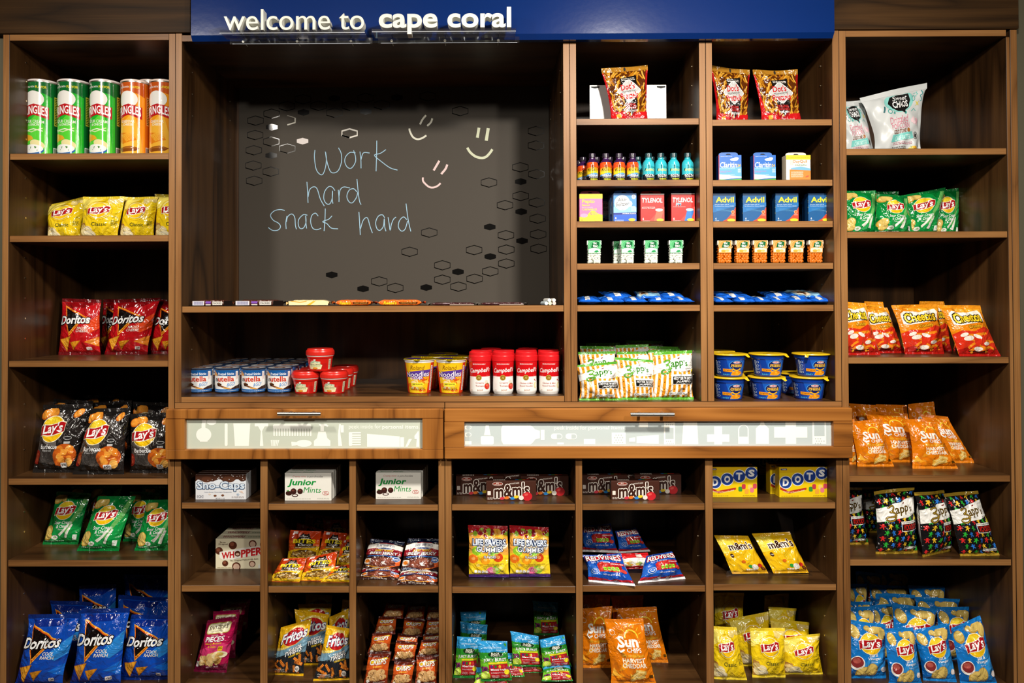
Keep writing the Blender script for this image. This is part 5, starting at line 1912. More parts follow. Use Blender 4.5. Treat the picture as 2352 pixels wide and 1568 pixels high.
def art_dayquil():
    a = cart(1.1)
    a.p('f2d42a', [(0, 92), (100, 92), (100, 110), (0, 110)]); a.p('ee8a3a', [(14, 0), (100, 0), (100, 48), (14, 52)]); a.p('7ab8d8', [(20, 52), (100, 48), (100, 56), (60, 64), (20, 58)]); a.up()
    a.t('a8901c', 'Coupon Inside! Save $1.00', 8, 98, 94, 103); a.t('ef7a3a', 'DayQuil', 28, 76, 86, 90, b=0.016); a.t('2a7a5a', 'COLD & FLU', 36, 66, 84, 73, b=0.01); a.lines('fce8d8', 20, 20, 70, 44, 6, 4); a.lines('d8c8b8', 16, 70, 30, 90, 5, 4); a.e('f2e02a', 80, 5, 16, 5); a.e('c85a3a', 86, 24, 8, 3, 20)
    return a


def art_pepto():
    a = cart(1.15)
    a.p('f4dc2a', [(0, 96), (100, 96), (100, 115), (0, 115)]); a.p('f4dc2a', [(0, 0), (100, 0), (100, 30), (84, 34), (66, 46), (50, 46), (36, 32), (20, 24), (0, 22)]); a.up()
    a.t('a8901c', 'Coupon Inside! Save $1.00', 5, 101, 95, 107); a.t('f6e22a', 'Pepto', 12, 74, 66, 92, b=0.02); a.t('f6e22a', 'Bismol', 12, 66, 44, 73, b=0.014); a.t('fdf2f6', 'Bismuth Subsalicylate', 12, 59, 60, 62); a.t('f6e22a', 'CHEWABLES', 12, 48, 76, 56, b=0.012)
    a.e('f2a0c4', 20, 28, 16, 8); a.t('d8508c', '5', 46, 30, 54, 40, b=0.02); a.lines('d8508c', 56, 30, 80, 40, 3, 3); a.ring('a8901c', 78, 11, 16, 6, 1); a.t('a8901c', '6', 8, 6, 14, 14, b=0.02)
    return a


def art_alka():
    a = cart(1.15)
    a.p('1a5ac8', [(0, 0), (100, 0), (100, 34), (0, 34)]); a.p('8ac4f0', [(0, 34), (100, 34), (100, 70), (50, 80), (0, 60)]); a.p('4a90e0', [(0, 76), (100, 60), (100, 115), (0, 115)]); a.p('1c2f8e', [(0, 30), (100, 32), (100, 40), (0, 38)]); a.up()
    a.e('f6faff', 38, 78, 34, 30); a.e('e0eefc', 70, 74, 12, 12); a.up(); a.ring('2a6ac0', 38, 78, 30, 26, 1); a.t('2a2a2e', 'Alka-', 18, 84, 58, 98, b=0.006, sh=0.1, rise=2); a.t('2a2a2e', 'Seltzer', 10, 66, 68, 81, b=0.006, sh=0.1, rise=2); a.lines('8aa8c8', 20, 58, 56, 61, 1, 3)
    a.e('e8f2fa', 88, 102, 9); a.up(); a.l('2a6ab8', [(82, 102), (94, 102)], 1.4); a.l('2a6ab8', [(88, 96), (88, 108)], 1.4); a.lines('f2f8ff', 78, 44, 97, 66, 4, 6); a.t('ffffff', 'ORIGINAL FLAVOR', 38, 33, 97, 37.5, b=0.01, sh=0.1); a.e('f2dc2a', 80, 11, 15, 5.4); a.t('ffffff', '6', 6, 14, 13, 22, b=0.02); a.lines('e8f2fa', 6, 4, 44, 11, 2, 3)
    return a


def art_tylenol(pm):
    a = cart(1.15)
    a.p('f0e8e6', [(0, 112), (100, 112), (100, 115), (0, 115)]); a.p('d8443a', [(30, 0), (90, 60), (100, 62), (100, 0)]); a.up()
    a.t('ffffff', 'TYLENOL', 6, 80, 92, 98, b=0.018, sh=0.1, sq=0.1)
    if pm: a.t('6ab4ea', 'PM', 20, 66, 42, 77, b=0.014, sh=0.12, o=('f6faff', 0.6))
    a.lines('f6dcd8', 8, 60, 60, 63, 1, 3)
    if not pm: a.t('ffffff', 'Extra Strength', 6, 55, 62, 60, b=0.006, sh=0.1)
    a.p('2a78c8' if pm else 'f2684e', [(56, 6), (84, 6), (96, 46), (66, 44)]); a.up(); a.e('f6ece8' if not pm else 'a8d4f4', 78, 50, 16, 6); a.t('ffffff', '6', 8, 10, 14, 19, b=0.02); a.lines('f6dcd8', 8, 4, 40, 8, 1, 3); a.e('f2dc2a', 82, 10, 15, 5.6)
    return a


def art_advil():
    a = cart(1.16)
    a.p('d8482a', [(30, 0), (100, 0), (100, 62), (86, 40), (60, 14)]); a.p('1a72b8', [(0, 40), (100, 66), (100, 80), (0, 70)]); a.up()
    a.t('f6ec2a', 'Advil', 12, 80, 92, 102, b=0.026); a.t('e8f2fa', 'Ibuprofen Tablets, 200 mg', 8, 70, 70, 74, b=0.006); a.t('e8f2fa', 'Pain Reliever/Fever Reducer (NSAID)', 8, 63, 92, 67, b=0.004)
    for i in range(3): a.l('6ab4e0', [(14, 58 - i * 5), (50, 52 - i * 3), (84, 44)], 0.5)
    a.e('f6b48a', 87, 42, 7); a.up(); a.e('e8642a', 87, 42, 5); a.t('ffffff', '6', 10, 12, 15, 20, b=0.02); a.lines('e8f2fa', 8, 3, 26, 9, 2, 3); a.e('f2dc2a', 80, 10, 18, 5.6); a.lines('f6d8cc', 80, 28, 96, 32, 1, 3)
    return a


# ------------------------------------------------------------------ kinds of goods
P_LAYS = Prod('chip_bag', 'bag of chips', art_lays('classic'), 'f6d21a', s0=0.05, s1=0.05, T=0.36, seal='f3d535')
P_ONION = Prod('chip_bag', 'bag of chips', art_lays('onion'), '088a3c', s0=0.05, s1=0.05, T=0.34, seal='0a7a36')
P_BBQ = Prod('chip_bag', 'bag of chips', art_lays('bbq'), '191716', s0=0.05, s1=0.05, T=0.34, seal='201d1c')
P_SALT = Prod('chip_bag', 'bag of chips', art_lays('salt'), '1478cc', s0=0.05, s1=0.05, T=0.34, seal='1a84d8')
P_DORR = Prod('chip_bag', 'bag of chips', art_doritos('red'), 'c4141c', s0=0.05, s1=0.06, T=0.30, seal='6e0a10')
P_DORB = Prod('chip_bag', 'bag of chips', art_doritos('blue'), '0f4ab8', s0=0.05, s1=0.06, T=0.30, seal='0a2a7a')
P_CHEE = Prod('cheese_puff_bag', 'bag of chips', art_cheetos(), 'f08c14', s0=0.05, s1=0.06, T=0.32, seal='f29a1e', seal0='b81a14')
P_SUN = Prod('chip_bag', 'bag of chips', art_sun(), 'e27a0c', s0=0.05, s1=0.05, T=0.28, seal='d9750f', seal0='e8861a')
P_ZJ = Prod('chip_bag', 'bag of chips', art_zapps('jal'), 'f6f3ea', s0=0.05, s1=0.06, T=0.34, seal='5cae2e', seal0='5cae2e', crumple=1.1)
P_ZV = Prod('chip_bag', 'bag of chips', art_zapps('voo'), '151416', s0=0.04, s1=0.05, T=0.40, seal='b8952e', seal0='b8952e', back='e8e6e0')
P_CHAOS = Prod('popcorn_bag', 'bag of popcorn', art_chaos(), 'd4d8d8', fin='soft', s0=0.03, s1=0.08, T=0.34, crumple=1.3, pinch=0.13)
P_PRET = Prod('pretzel_bag', 'bag of pretzels', art_pretzel(), 'a01418', s0=0.02, s1=0.02, T=0.22, pinch=0.09, crumple=0.7)
P_BITE = Prod('granola_bag', 'bag of granola', art_bites(), 'd8521a', s0=0.025, s1=0.02, T=0.24, pinch=0.0)
P_JERK = Prod('jerky_bag', 'bag of jerky', art_jerky(), '2a1612', s0=0.02, s1=0.02, T=0.18, pinch=0.0, crumple=0.7)
P_SAVE = Prod('gummy_bag', 'bag of candy', art_savers(), 'f2c42a', s0=0.06, s1=0.06, T=0.24, pinch=0.02, seal='b81420', seal0='3a1a6a')
P_VINE = Prod('licorice_bag', 'bag of candy', art_vines(), '1450b8', s0=0.08, s1=0.06, T=0.30, seal='14409a', seal0='e8e4e6', crumple=1.2)
P_MIX = Prod('candy_bag', 'bag of candy', art_mix(), 'f2eeea', s0=0.08, s1=0.08, T=0.24, seal='c8181e', seal0='a01016')
P_MM = Prod('candy_bag', 'bag of candy', art_mm_bag(), 'f2bf16', s0=0.05, s1=0.08, T=0.24, seal='eeb818', seal0='e8ac14', pinch=0.02, crumple=0.8)
P_SNY = Prod('pretzel_bag', 'bag of pretzels', art_snyder(), 'b4124e', s0=0.05, s1=0.05, T=0.34, seal='8e0e40', seal0='6e0a34')
P_FRI = Prod('corn_chip_bag', 'bag of chips', art_fritos(), '2a2e36', s0=0.04, s1=0.05, T=0.32, seal='f0b814', seal0='f0b814')
P_CRI = Prod('cookie_packet', 'packet of cookies', art_crisps(), 'b2451a', s0=0.06, s1=0.06, T=0.36, seal='4a1a10', seal0='7a2a14', crumple=0.9)
P_JUI = Prod('fruit_snack_bag', 'bag of candy', art_juicy(), '4aae2a', s0=0.06, s1=0.03, T=0.22, seal='2f9ad8', seal0='1e7a2e', crumple=0.9)
P_FLAT = Prod('snack_packet', 'snack packet', art_flatpack(), '1c66da', s0=0.03, s1=0.05, T=0.2)
P_FACE = Prod('snack_packet', 'snack packet', art_flatface(), '1c66da', s0=0.03, s1=0.05, T=0.2)


def rows(pr, z, group, items):
    for it in items:
        quad, lab, kw = it[0], it[1], (it[2] if len(it) > 2 else {})
        bag(kw.pop('pr', pr), quad, z, lab, group, **kw)


# ---- left bookcase, bags
g = 'yellow potato chip bags on the far bookcase'
rows(P_LAYS, zL['b'], 'yellow chip bags on the tall bookcase under the canisters', [
    ((108, 184, 110, 468, 199, 453), 'first yellow potato chip bag from the outer wall on the left bookcase', dict(d=0.15, yaw=-6, lean=14)),
    ((183, 270, 190, 451, 289, 452), 'second yellow potato chip bag from the outer wall, overlapping the first', dict(d=0.12, yaw=2)),
    ((272, 354, 286, 452, 363, 452), 'third yellow potato chip bag on that shelf, standing clear of the second', dict(d=0.14)),
    ((355, 440, 357, 446, 446, 446), 'fourth yellow potato chip bag, half cut off by the bookcase post', dict(d=0.15))])
rows(P_DORR, zL['c'], 'red tortilla chip bags on the left bookcase', [
    ((134, 231, 143, 685, 232, 688), 'red tortilla chip bag standing first from the wall, beside a narrow gap', dict(yb=815, lean=5)),
    ((240, 338, 264, 689, 368, 683), 'red tortilla chip bag leaning sideways in the middle of its shelf', dict(yb=814, lean=7)),
    ((338, 445, 361, 691, 452, 694), 'red tortilla chip bag cut off by the bookcase post', dict(yb=812, lean=6)),
    ((226, 312, 238, 687, 300, 687), 'red tortilla chip bag wedged behind two others, showing a narrow strip', dict(d=0.29, lean=3)),
    ((300, 392, 305, 686, 385, 688), 'red tortilla chip bag in back whose top edge shows above the middle bag', dict(d=0.33, lean=3))])
rows(P_BBQ, zL['d'], 'black barbecue chip bags', [
    ((75, 176, 101, 929, 211, 927), 'black barbecue chip bag standing first from the outer wall', dict(yb=1085, lean=9)),
    ((167, 284, 210, 938, 300, 936), 'black barbecue chip bag in the middle, leaning sideways', dict(yb=1089, lean=10)),
    ((299, 400, 299, 950, 408, 946), 'black barbecue chip bag cut off by the bookcase post', dict(yb=1086, lean=8)),
    ((112, 205, 118, 915, 214, 921), 'black barbecue chip bag behind the first one, top edge showing', dict(d=0.19, lean=4)),
    ((208, 300, 213, 924, 302, 919), 'black barbecue chip bag behind the middle one, mostly in shade', dict(d=0.21, lean=4)),
    ((305, 400, 305, 922, 400, 926), 'black barbecue chip bag behind the cut off one, mostly in shade', dict(d=0.21, lean=4)),
    ((190, 286, 192, 908, 286, 905), 'black barbecue chip bag deepest in its shelf, nearly lost in the dark', dict(d=0.31, lean=3))])
rows(P_ONION, zL['e'], 'green onion chip bags on the left bookcase', [
    ((98, 179, 131, 1128, 210, 1132), 'green chip bag standing first from the outer wall, low on the left bookcase', dict(yb=1250, lean=12)),
    ((176, 273, 226, 1139, 310, 1139), 'green chip bag pulled to the front edge of the lower shelf of the left bookcase', dict(yb=1265, lean=14)),
    ((309, 402, 336, 1148, 415, 1146), 'green chip bag cut off by the post of the left bookcase', dict(yb=1264, lean=14)),
    ((282, 352, 300, 1128, 368, 1132), 'green chip bag set back in shade between the front one and the post', dict(yb=1243, lean=8)),
    ((180, 262, 215, 1116, 282, 1114), 'green chip bag behind the front one, part of its round emblem showing', dict(d=0.20, lean=6)),
    ((150, 230, 167, 1116, 232, 1118), 'green chip bag in back near the wall, only a dim top showing', dict(d=0.25, lean=4)),
    ((320, 402, 326, 1117, 402, 1116), 'green chip bag in back beside the post, only a dim top showing', dict(d=0.25, lean=4))])
rows(P_DORB, zL['f'], 'blue tortilla chip bags', [
    ((33, 142, 70, 1409, 183, 1411), 'blue tortilla chip bag first from the outer wall on the bottom shelf', dict(d=0.025, lean=12)),
    ((160, 276, 187, 1398, 299, 1396), 'blue tortilla chip bag in the middle of the bottom shelf', dict(d=0.03, lean=11)),
    ((272, 395, 299, 1413, 409, 1412), 'blue tortilla chip bag cut off by the post on the bottom shelf', dict(d=0.06, lean=10)),
    ((115, 210, 118, 1377, 212, 1384), 'blue tortilla chip bag behind the first one, tilted top showing in shade', dict(d=0.15, lean=8)),
    ((255, 390, 272, 1366, 392, 1372), 'blue tortilla chip bag behind the cut off one, in shade', dict(d=0.16, lean=8)),
    ((176, 270, 182, 1345, 268, 1341), 'blue tortilla chip bag deep in the shelf above the middle one', dict(d=0.26, lean=6)),
    ((280, 388, 286, 1316, 388, 1322), 'blue tortilla chip bag deepest in the bottom shelf, near the post', dict(d=0.30, lean=4))])

# ---- right bookcase, bags
rows(P_CHAOS, zR['a'], 'white popcorn bags', [
    ((2006, 2119, 1976, 224, 2131, 189), 'white popcorn bag with its top corner tilted up, standing clear of the post', dict(d=0.10, lean=6, yaw=-4)),
    ((1925, 2018, 1912, 234, 1985, 230), 'white popcorn bag half cut off by the post', dict(d=0.14, lean=5))])
rows(P_ONION, zR['b'], 'green onion chip bags on the right bookcase', [
    ((1936, 2020, 1934, 437, 2010, 438), 'green chip bag cut off by the post on the right bookcase', dict(d=0.13, lean=8)),
    ((2007, 2098, 2012, 447, 2086, 449), 'green chip bag slumped forward beside the cut off one on the right bookcase', dict(d=0.10, lean=10, crumple=1.4)),
    ((2072, 2150, 2066, 450, 2172, 430), 'green chip bag whose top corner points up on the right bookcase', dict(d=0.14, lean=8, crumple=1.3)),
    ((2142, 2203, 2140, 437, 2203, 432), 'last green chip bag, nearest the open end of that shelf', dict(d=0.19, lean=4)),
    ((1990, 2066, 1996, 439, 2062, 440), 'green chip bag in back with only its top strip showing', dict(d=0.24, lean=4))])
rows(P_CHEE, zR['c'], 'orange and red cheese snack bags', [
    ((1930, 2022, 1922, 690, 1988, 696), 'cheese snack bag cut off by the post', dict(yb=815, lean=10)),
    ((1990, 2078, 1982, 702, 2039, 706), 'cheese snack bag overlapped by the cut off one', dict(d=0.15, lean=10)),
    ((2079, 2169, 2047, 701, 2156, 698), 'cheese snack bag facing straight out in the middle of its shelf', dict(yb=813, lean=9)),
    ((2203, 2299, 2156, 700, 2249, 702), 'cheese snack bag leaning toward the end wall of the bookcase', dict(yb=818, lean=12)),
    ((1982, 2050, 1984, 692, 2028, 693), 'cheese snack bag behind, its top strip above the overlapped one', dict(d=0.22, lean=4)),
    ((2105, 2186, 2110, 692, 2170, 692), 'cheese snack bag behind the straight one, in its shade', dict(d=0.22, lean=4)),
    ((2190, 2262, 2200, 692, 2248, 691), 'cheese snack bag behind the leaning one', dict(d=0.22, lean=4))])
rows(P_SUN, zR['d'], 'orange multigrain chip bags on the right bookcase', [
    ((1969, 2053, 1953, 968, 2024, 962), 'orange chip bag nearest the post on the right bookcase, pulled to the front', dict(yb=1071, lean=14)),
    ((2030, 2111, 1984, 944, 2085, 949), 'tallest orange chip bag in front on the right bookcase', dict(d=0.155, lean=14)),
    ((2096, 2201, 2084, 962, 2146, 962), 'orange chip bag with its bottom corner flared toward the end wall', dict(yb=1076, lean=15)),
    ((2186, 2240, 2112, 950, 2176, 957), 'last orange chip bag, leaning behind the flared one', dict(yb=1063, lean=16)),
    ((1935, 1985, 1930, 964, 1962, 962), 'orange chip bag mostly hidden by the post of the right bookcase', dict(d=0.13, lean=12)),
    ((1960, 2040, 1950, 926, 2010, 930), 'orange chip bag in back near the post, clear top edge showing', dict(d=0.22, lean=8)),
    ((2020, 2100, 2012, 928, 2082, 930), 'orange chip bag in back behind the tallest one', dict(d=0.255, lean=7)),
    ((2095, 2170, 2084, 928, 2145, 922), 'orange chip bag in back with its dark top corner raised', dict(d=0.23, lean=7))])
rows(P_ZV, zR['e'], 'black chip bags with coloured little figures', [
    ((2012, 2108, 2008, 1129, 2097, 1117), 'black figure-patterned chip bag standing widest and straightest', dict(yb=1271, lean=5, yaw=4)),
    ((2118, 2185, 2103, 1131, 2170, 1125), 'black figure-patterned chip bag turned sideways, its white back panel showing', dict(yb=1272, lean=6, yaw=24)),
    ((2206, 2296, 2168, 1134, 2243, 1126), 'black figure-patterned chip bag leaning toward the end wall', dict(yb=1276, lean=9, yaw=4)),
    ((1905, 1995, 1900, 1119, 1977, 1118), 'black figure-patterned chip bag cut off by the post', dict(yb=1250, lean=4)),
    ((1982, 2050, 1981, 1119, 2030, 1117), 'black figure-patterned chip bag set back in shade', dict(d=0.22, lean=3))])
salt = [
    ((1940, 2035, 1944, 1422, 2035, 1434), 'front row blue chip bag against the post', dict(yb=1557, lean=12)),
    ((2042, 2118, 2030, 1442, 2099, 1441), 'front row blue chip bag, second from the post', dict(d=0.015, lean=14)),
    ((2121, 2197, 2098, 1448, 2174, 1430), 'front row blue chip bag, third from the post, with a raised corner', dict(yb=1564, lean=14, yaw=-6)),
    ((2206, 2291, 2182, 1441, 2254, 1414), 'front row blue chip bag at the open end of the bottom shelf', dict(d=0.018, lean=14, yaw=-4))]
r2 = [(1945, 2012, 1942, 1392, 2009, 1394), (2004, 2064, 1998, 1392, 2059, 1384), (2054, 2146, 2048, 1385, 2150, 1398), (2156, 2228, 2151, 1394, 2226, 1392)]
r3 = [(1945, 2006, 1944, 1380, 2004, 1382), (2012, 2100, 2008, 1361, 2102, 1366), (2108, 2200, 2103, 1371, 2202, 1374)]
r4 = [(1950, 1994, 1948, 1341, 1990, 1340), (2000, 2088, 1996, 1341, 2087, 1346), (2094, 2170, 2088, 1345, 2170, 1345)]
r5 = [(1970, 2024, 1964, 1310, 2026, 1318), (2014, 2086, 2008, 1306, 2088, 1312)]
for nm, dd, row in (('second', 0.12, r2), ('third', 0.19, r3), ('fourth', 0.26, r4), ('fifth', 0.33, r5)):
    for i, q in enumerate(row):
        salt.append((q, '%s row back among the blue chip bags, %s from the post' % (nm, ORD[i + 1]), dict(d=dd + 0.03 * (i % 2), lean=9, yaw=(-3, 3, -3, 3)[i])))
rows(P_SALT, zR['f'], 'blue vinegar chip bags', salt)

# ---- narrow hutches, bags
rows(P_PRET, zC[0], None, [((1404, 1491, 1380, 159, 1488, 148), 'red pretzel bag standing alone before a white card', dict(d=0.09, lean=4, group=None) if False else dict(d=0.09, lean=4, hole=True, s1=0.09, seal='b07a24'))])
rows(P_PRET, zD[0], 'red pretzel bags beside each other', [
    ((1645, 1721, 1632, 152, 1722, 160), 'red pretzel bag partly hidden by the divider', dict(d=0.11, lean=4, hole=True, s1=0.09, seal='b07a24')),
    ((1748, 1846, 1728, 161, 1830, 161), 'red pretzel bag standing free next to the half hidden one', dict(d=0.09, lean=5, hole=True, s1=0.09, seal='b07a24'))])
rows(P_ZJ, zBase, 'striped orange and white chip bags', [
    ((1330, 1429, 1325, 838, 1417, 830), 'striped orange chip bag in front beside the chalkboard cabinet', dict(d=0.03, lean=9)),
    ((1423, 1506, 1412, 820, 1500, 827), 'striped orange chip bag in the middle of the front row', dict(d=0.04, lean=10)),
    ((1496, 1593, 1501, 809, 1590, 804), 'striped orange chip bag at the open end of the front row', dict(d=0.04, lean=9)),
    ((1335, 1415, 1328, 808, 1413, 806), 'striped orange chip bag second in line beside the chalkboard cabinet', dict(d=0.13, lean=8)),
    ((1420, 1500, 1416, 808, 1490, 806), 'striped orange chip bag second in line in the middle', dict(d=0.13, lean=8)),
    ((1494, 1575, 1487, 804, 1562, 800), 'striped orange chip bag second in line at the open end', dict(d=0.13, lean=8)),
    ((1338, 1415, 1332, 794, 1410, 796), 'striped orange chip bag third in line, dark top only, near the chalkboard cabinet', dict(d=0.21, lean=7)),
    ((1418, 1495, 1414, 793, 1490, 790), 'striped orange chip bag third in line, dark top only, in the middle', dict(d=0.21, lean=7)),
    ((1498, 1570, 1490, 794, 1562, 797), 'striped orange chip bag third in line, dark top only, at the open end', dict(d=0.21, lean=7)),
    ((1350, 1430, 1346, 788, 1424, 787), 'striped orange chip bag last in line, near the chalkboard cabinet', dict(d=0.30, lean=5)),
    ((1440, 1522, 1438, 781, 1524, 783), 'striped orange chip bag last in line, highest top of all', dict(d=0.30, lean=5))])

# ---- cubbies, bags
rows(P_BITE, zRowB[1], 'granola snack pouches', [
    ((618, 688, 649, 1282, 704, 1281), 'granola pouch at the front corner by the narrow divider', dict(yb=1336, lean=26, yaw=-4)),
    ((689, 763, 706, 1280, 776, 1266), 'granola pouch in the middle of the front', dict(yb=1334, lean=25, yaw=-2)),
    ((736, 806, 766, 1300, 816, 1294), 'granola pouch at the front, cut off by the divider', dict(yb=1337, lean=36)),
    ((660, 728, 667, 1217, 738, 1220), 'granola pouch standing upright above the front corner one', dict(d=0.15, yb=1288, lean=10)),
    ((728, 786, 745, 1219, 797, 1225), 'granola pouch tilted above the middle one, window hidden', dict(d=0.14, yb=1286, lean=14)),
    ((772, 814, 787, 1240, 818, 1236), 'granola pouch leaning over the cut off one', dict(d=0.10, yb=1300, lean=16)),
    ((742, 806, 743, 1194, 802, 1192), 'granola pouch upright at the back by the divider', dict(d=0.27, lean=6)),
    ((682, 745, 682, 1200, 742, 1216), 'granola pouch sideways in the dark at the back', dict(d=0.24, lean=8)),
    ((700, 764, 702, 1180, 764, 1186), 'granola pouch topmost at the back', dict(d=0.32, lean=6))])
rows(P_JERK, zRowB[2], 'jerky pouches', [
    ((831, 914, 852, 1236, 930, 1243), 'upper jerky pouch beside the narrow divider', dict(d=0.075, yb=1310, lean=30, yaw=-4)),
    ((824, 914, 836, 1298, 920, 1300), 'lower jerky pouch beside the narrow divider, mostly covered', dict(yb=1331, lean=64, yaw=-3)),
    ((918, 1004, 938, 1235, 1016, 1236), 'upper jerky pouch beside the double post', dict(d=0.06, yb=1316, lean=28)),
    ((911, 1003, 924, 1306, 1006, 1306), 'lower jerky pouch beside the double post, lying over the shelf edge', dict(yb=1348, lean=62))])
rows(P_SAVE, zRowB[3] + 0.0034, 'bags of ring gummies', [
    ((1077, 1170, 1075, 1205, 1166, 1208), 'gummy ring bag nearer the jerky', dict(yb=1325, lean=10)),
    ((1171, 1264, 1170, 1205, 1260, 1211), 'gummy ring bag nearer the licorice', dict(yb=1324, lean=10))])
rows(P_VINE, zRowB[4], 'blue licorice bags', [
    ((1352, 1460, 1338, 1275, 1426, 1270), 'blue licorice bag hanging over the front edge of its shelf', dict(yb=1352, lean=36, yaw=-14)),
    ((1464, 1576, 1483, 1278, 1545, 1264), 'blue licorice bag in front, away from the divider', dict(yb=1334, lean=34, yaw=12)),
    ((1337, 1421, 1337, 1207, 1403, 1202), 'blue licorice bag at the back against the divider', dict(d=0.20, yb=1268, lean=20, yaw=-6)),
    ((1421, 1494, 1413, 1219, 1460, 1211), 'blue licorice bag at the back with its shiny end raised', dict(d=0.20, yb=1268, lean=22, yaw=8))])
rows(P_MIX, zRowB[4], None, [((1408, 1504, 1392, 1272, 1488, 1268), 'small red and white candy bag lying across the licorice bags', dict(d=0.075, yb=1306, lean=30, yaw=4))])
rows(P_MM, zRowB[5] + 0.0034, 'yellow peanut candy bags', [
    ((1682, 1765, 1640, 1229, 1718, 1230), 'yellow candy bag nearer the divider, in a clear tray', dict(yb=1317, lean=20, yaw=2)),
    ((1777, 1858, 1727, 1225, 1813, 1221), 'yellow candy bag nearer the bookcase post, in a clear tray', dict(yb=1316, lean=20, yaw=2))])
rows(P_SNY, zLow, 'magenta pretzel bags', [
    ((444, 520, 476, 1425, 547, 1414), 'magenta pretzel bag at the front of its row', dict(yb=1543, lean=10, yaw=-3)),
    ((478, 540, 490, 1404, 552, 1400), 'magenta pretzel bag second in its row', dict(d=0.16, lean=6)),
    ((496, 554, 506, 1388, 566, 1384), 'magenta pretzel bag third in its row, in shade', dict(d=0.23, lean=5)),
    ((512, 568, 518, 1376, 576, 1374), 'magenta pretzel bag last in its row, almost black', dict(d=0.30, lean=4))])
rows(P_FRI, zLow, 'twisted corn snack bags', [
    ((619, 697, 646, 1440, 716, 1420), 'corn snack bag at the front near the narrow divider', dict(yb=1550, lean=13, yaw=-4)),
    ((719, 806, 752, 1434, 804, 1444), 'corn snack bag at the front cut off by the divider', dict(yb=1562, lean=14, yaw=4, crumple=1.3)),
    ((686, 746, 676, 1400, 757, 1410), 'corn snack bag behind, between the two front ones', dict(d=0.12, lean=8)),
    ((690, 752, 685, 1386, 763, 1387), 'corn snack bag third back, gold top strip showing', dict(d=0.19, lean=6)),
    ((702, 760, 701, 1364, 764, 1366), 'corn snack bag deepest of all, lettering dim', dict(d=0.28, lean=4)),
    ((752, 806, 757, 1416, 800, 1398), 'corn snack bag folded beside the divider', dict(d=0.10, lean=8)),
    ((774, 822, 787, 1376, 822, 1380), 'corn snack bag in shade against the divider', dict(d=0.20, lean=6))])
cr = []
for ci, (col, nm) in enumerate((([((834, 889, 847, 1498, 899, 1496), 0.015, None), ((844, 895, 856, 1453, 902, 1449), 0.085, 1500), ((858, 908, 870, 1415, 912, 1415), 0.15, 1456), ((876, 926, 888, 1380, 932, 1383), 0.23, 1420)], 'nearest the narrow divider'),
                               ([((896, 944, 906, 1517, 955, 1517), 0.010, None), ((901, 952, 910, 1470, 960, 1474), 0.075, 1516), ((906, 958, 914, 1454, 961, 1460), 0.12, 1490), ((920, 970, 929, 1418, 977, 1423), 0.17, 1462), ((930, 974, 938, 1386, 979, 1385), 0.25, 1422)], 'in the middle'),
                               ([((953, 1004, 956, 1504, 1008, 1503), 0.015, None), ((958, 1008, 968, 1469, 1010, 1467), 0.085, 1506), ((968, 1014, 972, 1456, 1014, 1454), 0.13, 1486), ((974, 1018, 981, 1420, 1018, 1420), 0.18, 1458), ((978, 1018, 984, 1386, 1018, 1386), 0.26, 1422)], 'beside the double post'))):
    for k, (q, d_, yb_) in enumerate(col):
        cr.append((q, 'cookie packet %s from the front in the column %s' % (ORD[k + 1], nm), dict(d=d_, yb=yb_, lean=20)))
rows(P_CRI, zLow, 'brown cookie packets', cr)
rows(P_JUI, zLow, 'green and blue fruit snack pouches', [
    ((1041, 1094, 1050, 1461, 1106, 1464), 'fruit snack pouch at the front against the double post', dict(yb=1556, lean=14)),
    ((1105, 1176, 1095, 1471, 1165, 1472), 'fruit snack pouch pulled furthest forward, second from the double post', dict(d=0.012, yb=1563, lean=14, yaw=4)),
    ((1086, 1170, 1094, 1534, 1166, 1534), 'fruit snack pouch beneath the forward one, its corner peeking out', dict(d=0.014, lean=60)),
    ((1177, 1245, 1172, 1449, 1237, 1460), 'fruit snack pouch on top, third from the double post', dict(d=0.07, yb=1530, lean=16)),
    ((1180, 1248, 1182, 1512, 1244, 1512), 'fruit snack pouch under the third one', dict(yb=1545, lean=58)),
    ((1245, 1313, 1239, 1468, 1297, 1458), 'fruit snack pouch on top at the far divider', dict(d=0.05, yb=1532, lean=14, yaw=6)),
    ((1244, 1316, 1246, 1528, 1310, 1526), 'fruit snack pouch under the one at the far divider', dict(d=0.016, yb=1564, lean=58)),
    ((1056, 1118, 1057, 1428, 1120, 1434), 'fruit snack pouch upright behind the first, in shade', dict(d=0.16, lean=6)),
    ((1058, 1116, 1057, 1404, 1117, 1401), 'fruit snack pouch deepest behind the first, in shade', dict(d=0.24, lean=4)),
    ((1226, 1284, 1223, 1379, 1282, 1384), 'fruit snack pouch stood at the back wall, dark and turned round', dict(d=0.30, lean=3)),
    ((1150, 1205, 1150, 1500, 1200, 1500), 'fruit snack pouch lying low between the stacks', dict(d=0.055, lean=50))])
rows(P_SUN, zLow, 'orange multigrain chip bags low in the cubby', [
    ((1404, 1508, 1388, 1421, 1477, 1420), 'orange chip bag at the front of the bottom cubby', dict(d=0.018, lean=12, yaw=-2)),
    ((1330, 1403, 1330, 1397, 1407, 1392), 'orange chip bag against the divider of the bottom cubby', dict(yb=1533, lean=10)),
    ((1476, 1535, 1418, 1397, 1508, 1393), 'orange chip bag behind the front one, bottom corner sticking out', dict(yb=1521, lean=12)),
    ((1338, 1404, 1336, 1366, 1402, 1365), 'orange chip bag at the back against the divider', dict(d=0.20, lean=6)),
    ((1408, 1480, 1404, 1368, 1478, 1366), 'orange chip bag at the back, middle of the bottom cubby', dict(d=0.20, lean=6))])
